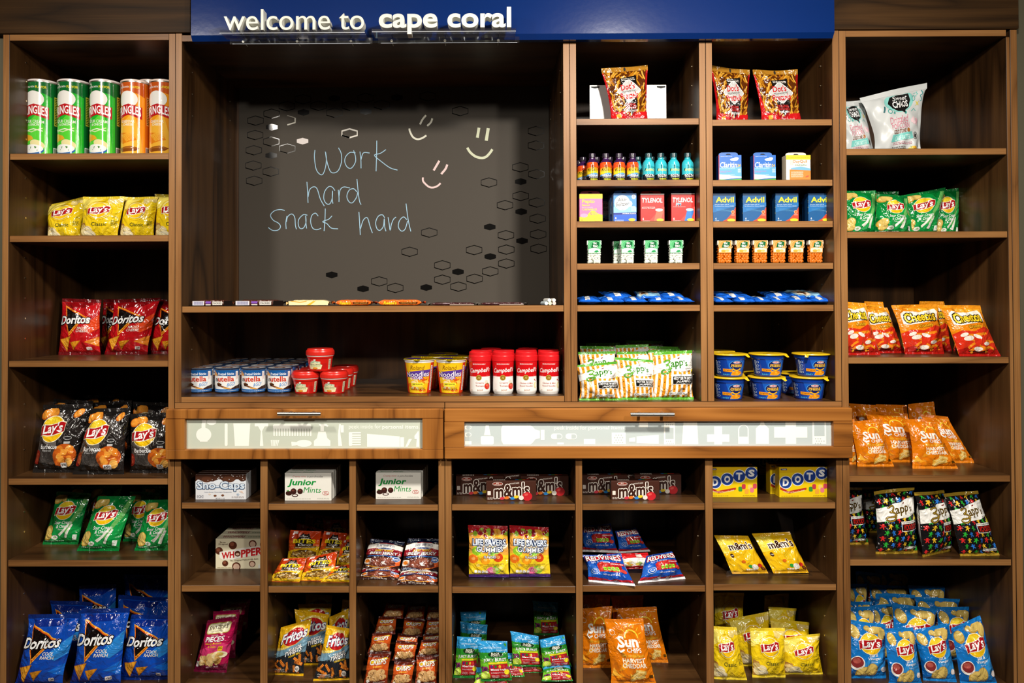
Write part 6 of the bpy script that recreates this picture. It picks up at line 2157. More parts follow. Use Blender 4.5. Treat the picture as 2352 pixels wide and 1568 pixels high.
rows(P_LAYS, zLow, 'yellow chip bags low in the cubby', [
    ((1632, 1716, 1630, 1436, 1692, 1441), 'yellow chip bag at the front corner, cut off by the divider', dict(yb=1560, lean=12, yaw=-4)),
    ((1728, 1804, 1720, 1441, 1804, 1443), 'yellow chip bag in the middle of the front row', dict(yb=1555, lean=12)),
    ((1799, 1890, 1796, 1466, 1881, 1453), 'yellow chip bag at the front nearest the bookcase post', dict(yb=1548, lean=11)),
    ((1698, 1774, 1672, 1420, 1766, 1405), 'yellow chip bag behind the gap between the front ones', dict(yb=1529, lean=10)),
    ((1776, 1856, 1768, 1418, 1860, 1430), 'yellow chip bag behind, crumpled, nearer the bookcase post', dict(d=0.11, lean=10, crumple=1.6)),
    ((1640, 1712, 1640, 1362, 1708, 1360), 'yellow chip bag upright at the back by the divider', dict(d=0.22, lean=4)),
    ((1764, 1830, 1766, 1394, 1828, 1396), 'yellow chip bag third back, crumpled top', dict(d=0.19, lean=6, crumple=1.6)),
    ((1752, 1814, 1755, 1366, 1813, 1363), 'yellow chip bag deepest in the cubby, folded top', dict(d=0.28, lean=4, crumple=1.5))])

# ---- flat blue packets
def flatpack(x0, x1, yb_, z, label, face=False, d=0.02, deep=0.11, thick=0.0145, yaw=0.0, tilt=84):
    P = at((x0 + x1) / 2, yb_, d)
    P.z = max(P.z, z + thick * 0.62)
    w = at(x1, yb_, d).x - at(x0, yb_, d).x
    pr = P_FACE if face else P_FLAT
    SEED[0] += 1
    root = thing(pr.name, label, pr.cat, P, (-math.radians(tilt), 0, math.radians(yaw)), 'flat blue snack packets')
    k = dict(pr.k); k.update(s0=0.02, flatness=0.35, crumple=0.8, wave=0.4, heavy=0.7)
    bag_mesh(pr, root, [[-w / 2, 0], [w / 2, 0], [w / 2, deep], [-w / 2, deep]], thick * 1.1, SEED[0], k)


for i, (a_, b_) in enumerate(((1329, 1381), (1382, 1435), (1436, 1490), (1492, 1546), (1547, 1596))):
    flatpack(a_, b_, 697, zC[4], 'flat blue snack packet on the bottom layer, %s from the chalkboard cabinet' % ORD[i + 1], yaw=(-3, 2, 4, -2, 5)[i], d=0.02 + 0.012 * (i % 2))
for i, (a_, b_, f) in enumerate(((1394, 1460, False), (1462, 1520, True), (1523, 1577, False))):
    flatpack(a_, b_, (685, 684, 684)[i], zC[4], ('flat blue snack packet on the upper layer near the chalkboard cabinet', 'flat snack packet on the upper layer lying picture side up', 'flat blue snack packet on the upper layer at the open end')[i], f, d=0.06, yaw=(4, -8, 3)[i], tilt=80)
for i, (a_, b_) in enumerate(((1644, 1686), (1688, 1736), (1738, 1774), (1776, 1812), (1813, 1867), (1868, 1918))):
    flatpack(a_, b_, 697, zD[4], 'flat blue snack packet beside the macaroni cabinet divider, bottom layer, %s along' % ORD[i + 1], yaw=(6, -3, 2, 3, -4, 2)[i], d=0.02 + 0.012 * (i % 2))
for i, (a_, b_, f) in enumerate(((1652, 1732, False), (1768, 1826, False), (1830, 1915, True))):
    flatpack(a_, b_, (684, 685, 683)[i], zD[4], ('flat blue snack packet on the upper layer next to the divider post', 'flat blue snack packet on the upper layer in the middle of its shelf', 'flat snack packet showing its picture on the upper layer by the bookcase post')[i], f, d=0.06, yaw=(3, -4, 8)[i], tilt=80)

# ------------------------------------------------------------------ round goods
def art_can(kind):
    a = Art(100, 150, 'gloss', 2.6)
    gr = kind == 'green'
    body, dk = ('26b82e', '0d6a2c') if gr else ('f49a1c', 'c8561a')
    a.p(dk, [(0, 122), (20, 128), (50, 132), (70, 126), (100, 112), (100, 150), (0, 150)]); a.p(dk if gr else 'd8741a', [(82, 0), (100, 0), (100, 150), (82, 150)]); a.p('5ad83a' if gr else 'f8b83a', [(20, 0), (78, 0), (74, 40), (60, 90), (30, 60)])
    a.up()
    a.t('f2f2e6', 'BURSTING WITH', 27, 138, 51, 141.5, b=0.02); a.t('f6e02a', 'FLAVOR', 53, 137, 72, 142, b=0.02)
    a.e('f4f2ec', 47, 115, 21, 17)
    a.tagname = 'logo'
    a.up()
    a.p('c01a22', [(22, 76), (50, 84), (76, 76), (76, 100), (50, 106), (22, 100)]); a.up(); a.t('ffffff', 'PRINGLES', 24, 82, 74, 98, b=0.02, sq=0.25, arc=4)
    a.tagname = None
    a.z = 1
    if gr:
        a.t('f4f6ea', 'SOUR CREAM', 30, 68, 68, 74, b=0.008, rise=-1); a.t('f4f6ea', '& ONION', 38, 62, 60, 67, b=0.02)
        a.l('d8f0b0', [(24, 56), (46, 50), (66, 58)], 2); a.l('f2f6e0', [(30, 52), (50, 56), (66, 52)], 2)
        a.p('eab02a', [(28, 48), (46, 42), (50, 36), (30, 30), (22, 38)]); a.e('f0e6a8', 56, 26, 14, 8, -20); a.e('2a6ab4', 46, 14, 22, 9); a.up(); a.e('f8faf6', 46, 17, 21, 8.5)
        a.up(); blobs(a, ['4a8a3a'], 34, 13, 60, 21, 8, 0.8, 1.4, 3)
        a.z = 2
    else:
        a.t('f8f2e0', 'CHEDDAR', 34, 68, 62, 73.5, b=0.02); a.t('f8f2e0', 'CHEESE', 38, 62, 59, 67, b=0.02)
        a.p('e8861a', [(26, 50), (60, 46), (66, 34), (36, 26), (22, 36)]); a.p('f6b43a', [(32, 44), (60, 50), (70, 40), (46, 30)]); a.p('8a4a16', [(26, 18), (54, 22), (72, 18), (64, 12), (34, 10)]); a.up(); a.p('b06a24', [(28, 17), (54, 21), (70, 17), (52, 17)])
    a.z = 1
    a.r('e6d84a' if gr else 'f2c27a', 86, 66, 95, 124); a.up(); a.lines('2a3a1a', 87, 68, 94.5, 122, 16, 5); a.z = 1
    a.r('f2f2ee', 84, 4, 96, 22); a.up()
    for i in range(6): a.r('333333', 85 + i * 1.7, 6, 85.9 + i * 1.7, 20)
    a.body = body
    return a


CANS = {k: art_can(k) for k in ('green', 'orange')}


def canister(kind, xl, xr, yt, label, d):
    P, r = place_round(xl, xr, zL['a'], d=d)
    h = at((xl + xr) / 2, yt, d + r).z - zL['a']
    a = CANS[kind]
    root = thing('chip_canister', label, 'canister', P, (0, 0, math.radians(-3)), 'paperboard chip canisters')
    st = mat('d8d4cc', 'metal')
    mb = MB()
    h1 = h - 0.008
    prof = [(r * 0.97, 0.004), (r * 0.97, h1)]
    mb.lathe(prof, mat(a.body, 'gloss'), 48)
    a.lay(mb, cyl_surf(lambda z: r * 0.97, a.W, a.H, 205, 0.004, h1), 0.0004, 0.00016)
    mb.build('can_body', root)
    mb = MB(); mb.lathe([(0.0, 0.0015), (r * 0.9, 0.0015), (r * 0.985, 0.0), (r * 0.99, 0.004), (r * 0.965, 0.005)], st, 48); mb.build('bottom_rim', root)
    mb = MB(); mb.lathe([(r * 0.965, h1 - 0.001), (r * 0.995, h1), (r * 0.995, h1 + 0.003), (r * 0.93, h1 + 0.003)], st, 48); mb.build('top_rim', root)
    mb = MB(); mb.lathe([(r * 1.0, h - 0.0055), (r * 1.01, h - 0.005), (r * 1.01, h - 0.001), (r * 0.97, h), (r * 0.9, h - 0.0008), (0.0, h - 0.0008)], mat('e8dcd8' if kind == 'green' else 'ecd8cc', 'soft'), 48)
    mb.build('lid', root)
    mb = MB()
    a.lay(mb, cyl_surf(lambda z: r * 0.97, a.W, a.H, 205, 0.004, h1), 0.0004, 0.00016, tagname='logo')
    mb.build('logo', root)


for kind, xl, xr, lab, d in (('green', 66, 134, 'green chip canister nearest the outer wall', 0.07), ('green', 136, 206, 'green chip canister between two other green ones', 0.07), ('green', 209, 277, 'green chip canister beside the orange ones', 0.07),
                             ('orange', 280, 344, 'orange chip canister beside the green ones', 0.07), ('orange', 345, 411, 'orange chip canister cut off by the bookcase post', 0.07), ('orange', 318, 382, 'orange chip canister behind the two front orange ones', 0.18)):
    canister(kind, xl, xr, 191, lab, d)


def round_good(name, label, cat, group, P, rot, prof, pmats, wraps, parts=(), n=44):
    """turned vessel: prof is (r, z) list with a material per segment; wraps: (art, arc, z0, z1); parts: (name, prof, material)"""
    root = thing(name, label, cat, P, (0, 0, math.radians(rot)), group)
    mb = MB()
    mb.lathe(prof, pmats, n)
    rf = prof_r(prof)
    for a, arc, z0, z1 in wraps:
        a.lay(mb, cyl_surf(rf, a.W, a.H, arc, z0, z1), 0.0004, 0.00016)
    mb.build('body', root)
    for a, arc, z0, z1 in wraps:
        for tg in a.tags():
            m2 = MB(); a.lay(m2, cyl_surf(rf, a.W, a.H, arc, z0, z1), 0.0004, 0.00016, tagname=tg); m2.build(tg, root)
    for nm, pf, mm in parts:
        if callable(pf):
            m2 = MB(); pf(m2); m2.build(nm, root)
        else:
            m2 = MB(); m2.lathe(pf, mm, n); m2.build(nm, root)
    return root


# hazelnut snack cups
a = Art(100, 86, 'gloss', 2.6)
a.p('1a5a9e', [(0, 66), (80, 62), (100, 62), (100, 86), (0, 86)]); a.p('1f64ae', [(0, 0), (100, 0), (100, 11), (0, 13)]); a.p('3a2014', [(62, 11), (100, 12), (100, 28), (80, 22)]); a.p('3a2014', [(0, 12), (10, 14), (0, 26)])
a.up(); a.t('f2f6fa', 'Pretzel Sticks', 26, 66, 76, 76, b=0.02); a.lines('e8f0f8', 8, 4, 90, 7, 1, 3)
for i in range(5): a.p('e8a23a', [(2 + i * 4, 64), (6 + i * 4, 64), (10 + i * 3.4, 84 - i * 3.4), (7 + i * 3.4, 84 - i * 3)])
a.tagname = 'logo'; a.t('1a1412', 'n', 14, 42, 24, 54, b=0.02); a.t('d23a20', 'utella', 25, 41.6, 76, 62, b=0.02); a.tagname = None
a.t('4a92d8', '&GO!', 54, 24, 80, 38, sh=0.25, rise=2)
a.p('3a1c10', [(20, 34), (28, 38), (38, 32), (36, 22), (24, 24)]); a.p('7a4524', [(30, 30), (38, 26), (70, 12), (60, 11), (34, 22)]); a.up(); a.p('e8a850', [(42, 21), (70, 12), (60, 11), (44, 16)]); a.p('8a5a34', [(22, 33), (27, 36), (34, 31)])
a.z = 1; a.p('f4f4f2', [(82, 44), (87, 36), (92, 44), (92, 80), (82, 80)]); a.up(); a.l('c8403a', [(85, 48), (85, 76)], 1.0); a.l('c8403a', [(89, 50), (89, 74)], 1.0)
A_NUT = a
a = Art(100, 100, 'gloss', None)
a.e('e8e6e4', 50, 50, 45); a.up(); a.p('c8403a', [(20, 60), (80, 64), (78, 76), (24, 74)]); a.p('2a5a9e', [(24, 30), (76, 28), (70, 18), (32, 18)]); blobs(a, ['4a2a1a', 'b8782a', 'e8c070'], 26, 36, 74, 56, 9, 5, 9, 3)
A_NLID = a


def nut_cup(P, r, h, label):
    dk = mat('2a1c18', 'gloss'); nav = mat('23304a', 'gloss'); w = mat('f0f0ee', 'gloss')
    prof = [(0.0, 0.001), (r * 0.90, 0.0), (r * 0.93, 0.004), (r * 0.95, h * 0.12), (r * 0.955, h * 0.93), (r * 0.97, h * 0.95)]
    def lid(mb):
        mb.lathe([(r * 0.955, h * 0.94), (r, h * 0.955), (r, h * 0.985), (r * 0.96, h), (r * 0.93, h * 0.992)], nav, 44)
        mb.lathe([(r * 0.93, h * 0.992), (0.0, h * 0.992)], mat('dcdcda', 'foil'), 44)
        A_NLID.lay(mb, flat((-r, -r, h * 0.992), (2 * r / 100, 0, 0), (0, 2 * r / 100, 0), (0, 0, 1)), 0.0003, 0.0001, smooth=False)
    def peel(mb):       # side panel with small print, turned to the side
        A = Art(30, 86, 'gloss', 2.6); A.r('f2f2f0', 2, 12, 28, 84); A.up(); A.lines('3a3a3a', 4, 14, 26, 60, 12, 3)
        A.lay(mb, cyl_surf(prof_r(prof), 30, 86, 50, h * 0.05, h * 0.93), 0.0004, 0.00016)
    return round_good('snack_cup', label, 'snack cup', 'hazelnut spread snack cups', P, 8, prof, [dk, dk, mat('3a2418', 'gloss'), w, nav], [(A_NUT, 150, h * 0.05, h * 0.93)], [('lid', lid, None)])


nx = [(431, 491), (493, 552.5), (554, 613), (614, 672)]
base = []
for i, (xl, xr) in enumerate(nx):
    P, r = place_round(xl, xr, zH['b'], yb=904)
    r = 0.0362
    base.append(P)
hn = at(460, 844, 0.085).z - zH['b']
first = nut_cup(base[0], 0.0362, hn, 'hazelnut snack cup in the front row, first from the cabinet side')
for k in range(5):
    for i in range(4):
        if k == 0 and i == 0: continue
        rowname = ('front row', 'second row', 'third row', 'fourth row', 'back row')[k]
        dup(first, base[i] + Vector((0, 0.0745 * k, 0)), (0, 0, math.radians((i * 7 + k * 13) % 9 + 4)), 'hazelnut snack cup in the %s, %s from the cabinet side' % (rowname, ORD[i + 1]))

# red pasta bowls
a = Art(100, 62, 'gloss', 2.6)
a.r('c01a18', 62, 8, 78, 34, 2); a.p('f0e8b8', [(16, 6), (58, 6), (62, 26), (52, 36), (36, 40), (22, 36), (14, 26)]); a.p('3a9a3a', [(20, 38), (36, 48), (56, 40), (54, 34), (36, 38), (22, 33)]); a.up()
a.t('f6f6e6', 'CHEF', 26, 44, 38, 48, b=0.02); a.t('f6f6e6', 'BOYARDEE', 22, 34, 56, 42, b=0.03, arc=3); a.e('f2eee6', 38, 51, 4, 3.2); a.t('2a2a2a', 'Spaghetti & Meatballs', 18, 27, 60, 32, b=0.012); a.lines('6aa04a', 20, 20, 56, 25, 2, 3); a.e('d8781c', 38, 11, 9, 5); a.up(); a.e('f0a83a', 38, 12, 6, 3)
a.z = 1; a.r('efe6c4', 84, 4, 94, 54); a.up(); a.lines('2a2a2a', 85, 6, 93, 52, 12, 3)
A_CHEF = a


def pasta_bowl(P, r, h, label):
    rd_ = mat('cf2018', 'gloss'); rl = mat('d8281e', 'soft')
    prof = [(0.0, 0.001), (r * 0.72, 0.0), (r * 0.76, 0.003), (r * 0.82, h * 0.30), (r * 0.88, h * 0.56), (r * 0.92, h * 0.60), (r * 0.93, h * 0.70)]
    def lid(mb):
        mb.lathe([(r * 0.90, h * 0.70), (r * 0.985, h * 0.71), (r, h * 0.74), (r, h * 0.86), (r * 0.97, h * 0.92), (r * 0.92, h * 0.95), (r * 0.89, h * 1.0), (r * 0.5, h * 0.995), (0.0, h * 0.995)], rl, 44)
    def ring(mb):
        mb.lathe([(r * 0.935, h * 0.66), (r * 0.955, h * 0.68), (r * 0.935, h * 0.70)], mat('f0e8e2', 'gloss'), 44)
    return round_good('pasta_bowl', label, 'bowl of pasta', 'red microwave pasta bowls', P, 5, prof, [rd_] * 6, [(A_CHEF, 150, h * 0.04, h * 0.62)], [('lid', lid, None), ('safety_ring', ring, None)])


P, r = place_round(670.5, 735, zH['b'], yb=906)
hc = at(703, 851, P.y).z - zH['b']
pb = pasta_bowl(P, r, hc, 'red pasta bowl at the bottom front beside the hazelnut cups')
Q, _r = place_round(735.5, 799.5, zH['b'], yb=906)
dup(pb, Q, None, 'red pasta bowl at the bottom front nearer the empty shelf')
dup(pb, at(735.5, 690, P.y) * 1.0 + Vector((0, 0, 0)), None, 'red pasta bowl stacked on top of the two front ones').location.z = zH['b'] + hc + 0.0008
for k in (1, 2):
    for P_, nm in ((P, 'beside the hazelnut cups'), (Q, 'nearer the empty shelf')):
        dup(pb, P_ + Vector((0, 0.0815 * k, 0)), None, 'red pasta bowl in the %s row back, %s' % (ORD[k + 1], nm))

# noodle cups
a = Art(100, 108, 'gloss', 2.6)
a.p('d83a16', [(0, 0), (100, 0), (100, 108), (0, 108)]); a.up(); a.p('f6c41a', [(22, 0), (78, 0), (86, 108), (14, 108)]); a.up()
blobs(a, ['f0a022', 'e87a1a', 'f8c84a', 'd85a14', 'f6e0a0'], 26, 4, 76, 56, 34, 4, 8, 3); a.up()
a.p('5a3a9a', [(16, 58), (30, 76), (60, 82), (86, 84), (80, 62), (50, 54)]); a.p('c88ac8', [(34, 50), (66, 50), (62, 60), (38, 58)]); a.up()
a.t('8a5a14', 'Roland', 32, 84, 68, 99, sh=0.25); a.t('d84a1a', 'Roland', 33, 100, 34, 101)
a.tagname = 'logo'; a.t('e8dcf0', 'Noodles', 18, 58, 82, 77, b=0.02, rise=2, o=('2c1a7a', 1.4)); a.t('e8dcf0', 'cup', 40, 47, 62, 59, b=0.02, o=('4a2a8a', 1)); a.tagname = None
a.z = 4; a.p('f6e83a', [(30, 26), (34, 36), (66, 38), (68, 28), (48, 22)]); a.up(); a.t('2a2a1a', 'BEEF FLAVOR', 36, 29, 64, 34, b=0.02); a.lines('3a2a0a', 28, 9, 72, 20, 3, 3)
a.z = 3; a.r('f2f0ea', 87, 8, 94, 98); a.up(); a.lines('2a2a2a', 88, 10, 93.5, 96, 22, 3)
A_NOO = a


def noodle_cup(P, r, h, label):
    wh = mat('f2f0e8', 'soft'); o_ = mat('d83a16', 'gloss')
    prof = [(0.0, 0.001), (r * 0.70, 0.0), (r * 0.72, 0.003), (r * 0.91, h * 0.90), (r * 0.925, h * 0.905), (r * 0.94, h * 0.96), (r * 0.99, h * 0.965), (r, h * 0.98), (r * 0.97, h)]
    def lid(mb):
        mb.lathe([(r * 1.0, h * 0.985), (r * 1.005, h * 0.99), (r * 0.985, h * 1.004), (0.0, h * 1.006)], mat('e8c81c', 'foil'), 44)
        A = Art(100, 100, 'gloss', None); A.p('5a3a9a', [(6, 40), (30, 20), (60, 30), (50, 60), (20, 62)]); A.p('f0a022', [(50, 60), (80, 50), (86, 70), (60, 80)])
        A.lay(mb, flat((-r, -r, h * 1.006), (2 * r / 100, 0, 0), (0, 2 * r / 100, 0), (0, 0, 1)), 0.0004, 0.0001, smooth=False)
        mb.add([(-r * 0.2, -r, h * 0.992), (r * 0.2, -r, h * 0.992), (r * 0.12, -r * 1.12, h * 0.97), (-r * 0.12, -r * 1.12, h * 0.97)], [(0, 1, 2, 3)], mat('e8c81c', 'foil'))
    return round_good('noodle_cup', label, 'noodle cup', 'paper noodle cups', P, -4, prof, [o_, o_, o_, wh, wh, wh, wh, wh], [(A_NOO, 165, h * 0.02, h * 0.90)], [('lid', lid, None)])


P, r = place_round(927, 1000.5, zH['b'], yb=905)
hq = at(964, 823, P.y).z - zH['b']
nc = noodle_cup(P, r, hq, 'noodle cup in front next to the empty shelf space')
Q, _r = place_round(1000.8, 1072, zH['b'], yb=905)
dup(nc, Q, None, 'noodle cup in front next to the soup cans')
dup(nc, P + Vector((0.012, 0.094, 0)), None, 'noodle cup second in line, next to the empty shelf space')
dup(nc, Q + Vector((0.010, 0.094, 0)), None, 'noodle cup second in line, next to the soup cans')
dup(nc, (P + Q) / 2 + Vector((0.012, 0.188, 0)), None, 'noodle cup at the very back with a dull lid')

# soup cans
def art_soup(kind):
    a = Art(100, 150, 'gloss', 2.6)
    a.t('f6e2e0', 'MICROWAVABLE', 24, 132, 70, 137, b=0.02)
    a.tagname = 'logo'; a.t('ffffff', "Campbell's", 8, 92, 92, 118, b=0.012, sh=0.3, rise=3); a.tagname = None
    a.e('b8963a', 46, 74, 11, 12); a.up(); a.e('8a6a1c', 46, 74, 8.5, 9.5); a.up(); a.l('e0c878', smooth_path([(42, 70), (46, 78), (50, 74), (45, 72), (50, 69)], 4), 1.2); a.z = 0
    if kind == 'tomato':
        a.t('b8483a', 'Creamy', 34, 46, 66, 55, b=0.004); a.t('b8483a', 'Tomato', 34, 34, 66, 42, b=0.004); a.e('f2d8c8', 76, 54, 8, 10); a.up(); a.e('d2301c', 80, 36, 13, 14); a.up(); a.e('e8644a', 77, 40, 5, 5); a.p('5a8a2a', [(76, 48), (80, 51), (85, 48), (81, 46)])
    else:
        a.t('b8483a', 'Chicken & Mini', 22, 46, 72, 53, b=0.004); a.t('b8483a', 'Round Noodles', 22, 34, 72, 41, b=0.004); a.e('e8d49a', 86, 40, 8, 14); a.e('c8402a', 82, 64, 2.6, 3.6); a.e('c8402a', 88, 60, 2.2, 3); a.up(); a.e('f4ecd0', 87, 40, 5, 10)
    a.z = 0; a.t('b8784a', 'SOUP', 40, 16, 62, 22, b=0.012); a.lines('d8b8a8', 12, 16, 22, 22, 2, 3)
    return a


def soup_can(kind, P, r, h, label):
    rd_ = mat('d0161c', 'gloss'); w = mat('f1efeb', 'gloss')
    prof = [(0.0, 0.001), (r * 0.80, 0.0), (r * 0.88, 0.006), (r * 0.905, h * 0.08), (r * 0.90, h * 0.25), (r * 0.885, h * 0.42), (r * 0.90, h * 0.52), (r * 0.95, h * 0.68), (r * 0.965, h * 0.78)]
    def lid(mb):
        mb.lathe([(r * 0.95, h * 0.775), (r, h * 0.785), (r, h * 0.90), (r * 0.97, h * 0.915), (r * 0.955, h * 0.92), (r * 0.955, h * 0.985), (r * 0.92, h), (r * 0.84, h * 0.985), (0.0, h * 0.98)], mat('d81c22', 'soft'), 44)
    return round_good('soup_can', label, 'soup can', 'red and white microwave soup cans', P, 0, prof, [w, w, w, w, w, rd_, rd_, rd_], [(art_soup(kind), 150, 0.0, h * 0.80)], [('cap', lid, None)])


P, r = place_round(1076.5, 1128.5, zH['b'], yb=906)
hs = at(1102, 807, P.y).z - zH['b']
dx = at(1155, 690, P.y).x - at(1102, 690, P.y).x
s1 = soup_can('tomato', P, r, hs, 'tomato soup can in front beside the noodle cups')
dup(s1, P + Vector((dx, 0, 0)), (0, 0, 0.06), 'tomato soup can in front, second from the noodle cups')
s2 = soup_can('noodle', P + Vector((dx * 2.01, 0, 0)), r, hs, 'chicken noodle soup can in front, third from the noodle cups')
dup(s2, P + Vector((dx * 3.0, 0, 0)), (0, 0, -0.05), 'chicken noodle soup can in front by the cabinet side')
for i in range(4):
    dup(s1 if i < 2 else s2, P + Vector((dx * i + 0.004, 0.066, 0)), (0, 0, 0.05 * i), 'soup can in the second row, %s from the noodle cups' % ORD[i + 1])
dup(s1, P + Vector((dx * 0.5, 0.132, 0)), None, 'soup can in the third row behind the tomato ones')
dup(s2, P + Vector((dx * 2.2, 0.132, 0)), None, 'soup can in the third row behind the chicken ones')

# macaroni cups
a = Art(100, 66, 'gloss', 2.6)
a.p('1a5ac0', [(40, 0), (70, 0), (84, 66), (30, 66)]); a.p('0c2a7a', [(0, 0), (16, 0), (10, 66), (0, 66)]); a.up()
a.e('4a9ae0', 54, 42, 18, 19); a.up(); a.e('1a2460', 54, 42, 16.5, 17.5); a.up()
a.e('d82a3a', 54, 53, 7, 3.4); a.e('f2f2f6', 54, 53, 8.4, 4.4); a.up(); a.e('c82a3a', 54, 53, 7, 3.2); a.up(); a.t('ffffff', 'Kraft', 49, 51, 59, 55, b=0.02)
a.z = 3; a.t('f6b42a', 'macaroni &', 41, 42, 67, 48, b=0.02); a.t('f8ce3a', 'CHEESE', 40, 35, 68, 42, b=0.03)
a.l('f8b81a', smooth_path([(44, 30), (48, 25), (54, 23), (60, 25), (64, 30)], 4), 4); a.l('f8b81a', [(54, 24), (54, 16)], 4)
a.p('e8921c', [(22, 18), (44, 16), (44, 27), (22, 29)]); a.up(); a.t('4a2a0a', 'original', 25, 19.6, 42, 26, rise=-0.6)
a.z = 3; a.p('f0a01e', [(40, 4), (60, 3), (68, 8), (66, 18), (56, 21), (44, 18)]); a.up(); blobs(a, ['f8c04a', 'e88a14', 'f6b02e'], 43, 6, 65, 18, 12, 2.5, 4, 3)
a.z = 1; a.t('4ac0e8', 'EASY', 22, 4, 38, 9, b=0.014)
for i in range(4): a.ring('cfe0f6', 12, 52 - i * 13, 3.2, 3.4, 0.9)
a.lines('cfe0f6', 3, 8, 9, 60, 14, 5); a.r('f0f0f2', 88, 12, 96, 60); a.up(); a.lines('2a2a3a', 89, 14, 95, 58, 12, 3)
A_MAC = a


def mac_cup(P, r, h, label, tabdir):
    bl_ = mat('123c9c', 'gloss'); nv = mat('0e2c80', 'gloss')
    prof = [(0.0, 0.001), (r * 0.68, 0.0), (r * 0.71, 0.003), (r * 0.83, h * 0.72), (r * 0.88, h * 0.78), (r * 0.90, h * 0.92), (r * 0.95, h * 0.93)]
    ye = mat('f2c41c', 'soft')
    def lid(mb):
        mb.lathe([(r * 0.90, h * 0.925), (r * 0.985, h * 0.93), (r, h * 0.955), (r * 0.985, h * 0.985), (r * 0.9, h * 0.99), (0, h * 0.992)], ye, 44)
        A = Art(100, 100, 'gloss', None)
        A.t('3a3a1a', 'RIP', 30, 30, 46, 38, b=0.02); A.t('3a3a1a', 'HERE', 54, 56, 74, 64, b=0.02)
        A.lay(mb, flat((-r, -r, h * 0.99), (2 * r / 100, 0, 0), (0, 2 * r / 100, 0), (0, 0, 1)), 0.0004, 0.0001, smooth=False)
    def tab(mb):
        s_ = tabdir
        x0 = s_ * r * 0.62
        y0 = -r * 0.76
        V = [(x0 - r * .16, y0 - r * .06, h * .985), (x0 + r * .16, y0 + (r * .1), h * .985), (x0 + s_ * r * .2, y0 - r * .1, h * .86), (x0 + s_ * r * .06, y0 - r * .17, h * .85)]
        mb.add(V, [(0, 1, 2, 3)], ye)
        mb.add([(x, y + 0.0008, z) for x, y, z in V], [(3, 2, 1, 0)], ye)
    return round_good('macaroni_cup', label, 'macaroni cup', 'blue macaroni cups with yellow lids', P, 4, prof, [bl_, nv, bl_, bl_, bl_, bl_], [(A_MAC, 170, h * 0.03, h * 0.78)], [('lid', lid, None), ('pull_tab', tab, None)])


P, r = place_round(1630, 1713, zBase, yb=921)
hm = at(1671, 863, P.y).z - zBase
xs = [at(m_, 690, P.y).x for m_ in (1672, 1759, 1855)]
m1 = mac_cup(Vector((xs[0], P.y, zBase)), r, hm, 'macaroni cup on the bottom layer beside the divider', 1)
for i in (1, 2):
    dup(m1, Vector((xs[i], P.y, zBase)), (0, 0, math.radians(-4 * i)), ('', 'macaroni cup on the bottom layer in the middle', 'macaroni cup on the bottom layer by the bookcase post')[i])
for i, x in enumerate((xs[0] + 0.002, xs[1] + 0.003, xs[2] + 0.008)):
    o = mac_cup(Vector((x, P.y, zBase + hm + 0.001)), r, hm, ('macaroni cup on the upper layer beside the divider', 'macaroni cup on the upper layer in the middle', 'macaroni cup on the upper layer by the bookcase post')[i], (1, 1, -1)[i])
for x, nm in ((xs[0] + 0.03, 'behind the ones beside the divider'), (xs[0] + 0.135, 'behind the gap in the front row'), (xs[1] + 0.125, 'behind the middle pair')):
    dup(m1, Vector((x, P.y + 2.1 * r, zBase)), None, 'macaroni cup in the second row, %s' % nm)
dup(m1, Vector((xs[0] + 0.004, P.y + 2.1 * r, zBase + hm + 0.001)), None, 'macaroni cup in the second row, raised on another')

# small shot bottles
def art_shot(kind):
    a = Art(100, 118, 'gloss', 2.6)
    red = kind == 'red'
    if red:
        a.p('e8501a', [(0, 62), (100, 62), (100, 118), (0, 118)]); a.p('f4a41e', [(0, 58), (100, 58), (100, 84), (60, 92), (0, 84)]); a.p('f6d42a', [(0, 44), (100, 52), (100, 68), (40, 80), (0, 70)]); a.p('2a5aa0', [(0, 30), (100, 34), (100, 50), (60, 56), (0, 42)]); a.p('6ab0e0', [(0, 40), (60, 54), (100, 48), (100, 44), (60, 48), (0, 34)]); a.p('15141a', [(0, 0), (100, 0), (100, 34), (0, 34)])
    else:
        a.p('35b8c8', [(0, 44), (100, 50), (100, 118), (0, 118)]); a.p('12171a', [(0, 0), (100, 0), (100, 46), (0, 44)])
    a.up()
    a.t('1a1a14' if red else '163a3a', '5', 38, 82, 50, 102, b=0.02); a.t('1a1a14' if red else '163a3a', '-hour', 52, 84, 84, 98); a.t('f6e43a' if not red else '1a1a14', 'ENERGY', 24, 64, 84, 80, b=0.012, sh=0.15); a.p('1a1a14', [(16, 64), (20, 66), (24, 76), (26, 84), (21, 82), (18, 74)])
    a.t('f2f4f6', 'REGULAR' if red else 'EXTRA', 22, 34, 82, 46, b=0.024); a.t('e8eaec', 'STRENGTH', 24, 25, 80, 32, b=0.01); a.r('e8e42a', 30, 14, 76, 18); a.r('e8e42a', 34, 7, 72, 11)
    return a


A_SHOT = {k: art_shot(k) for k in ('red', 'teal')}


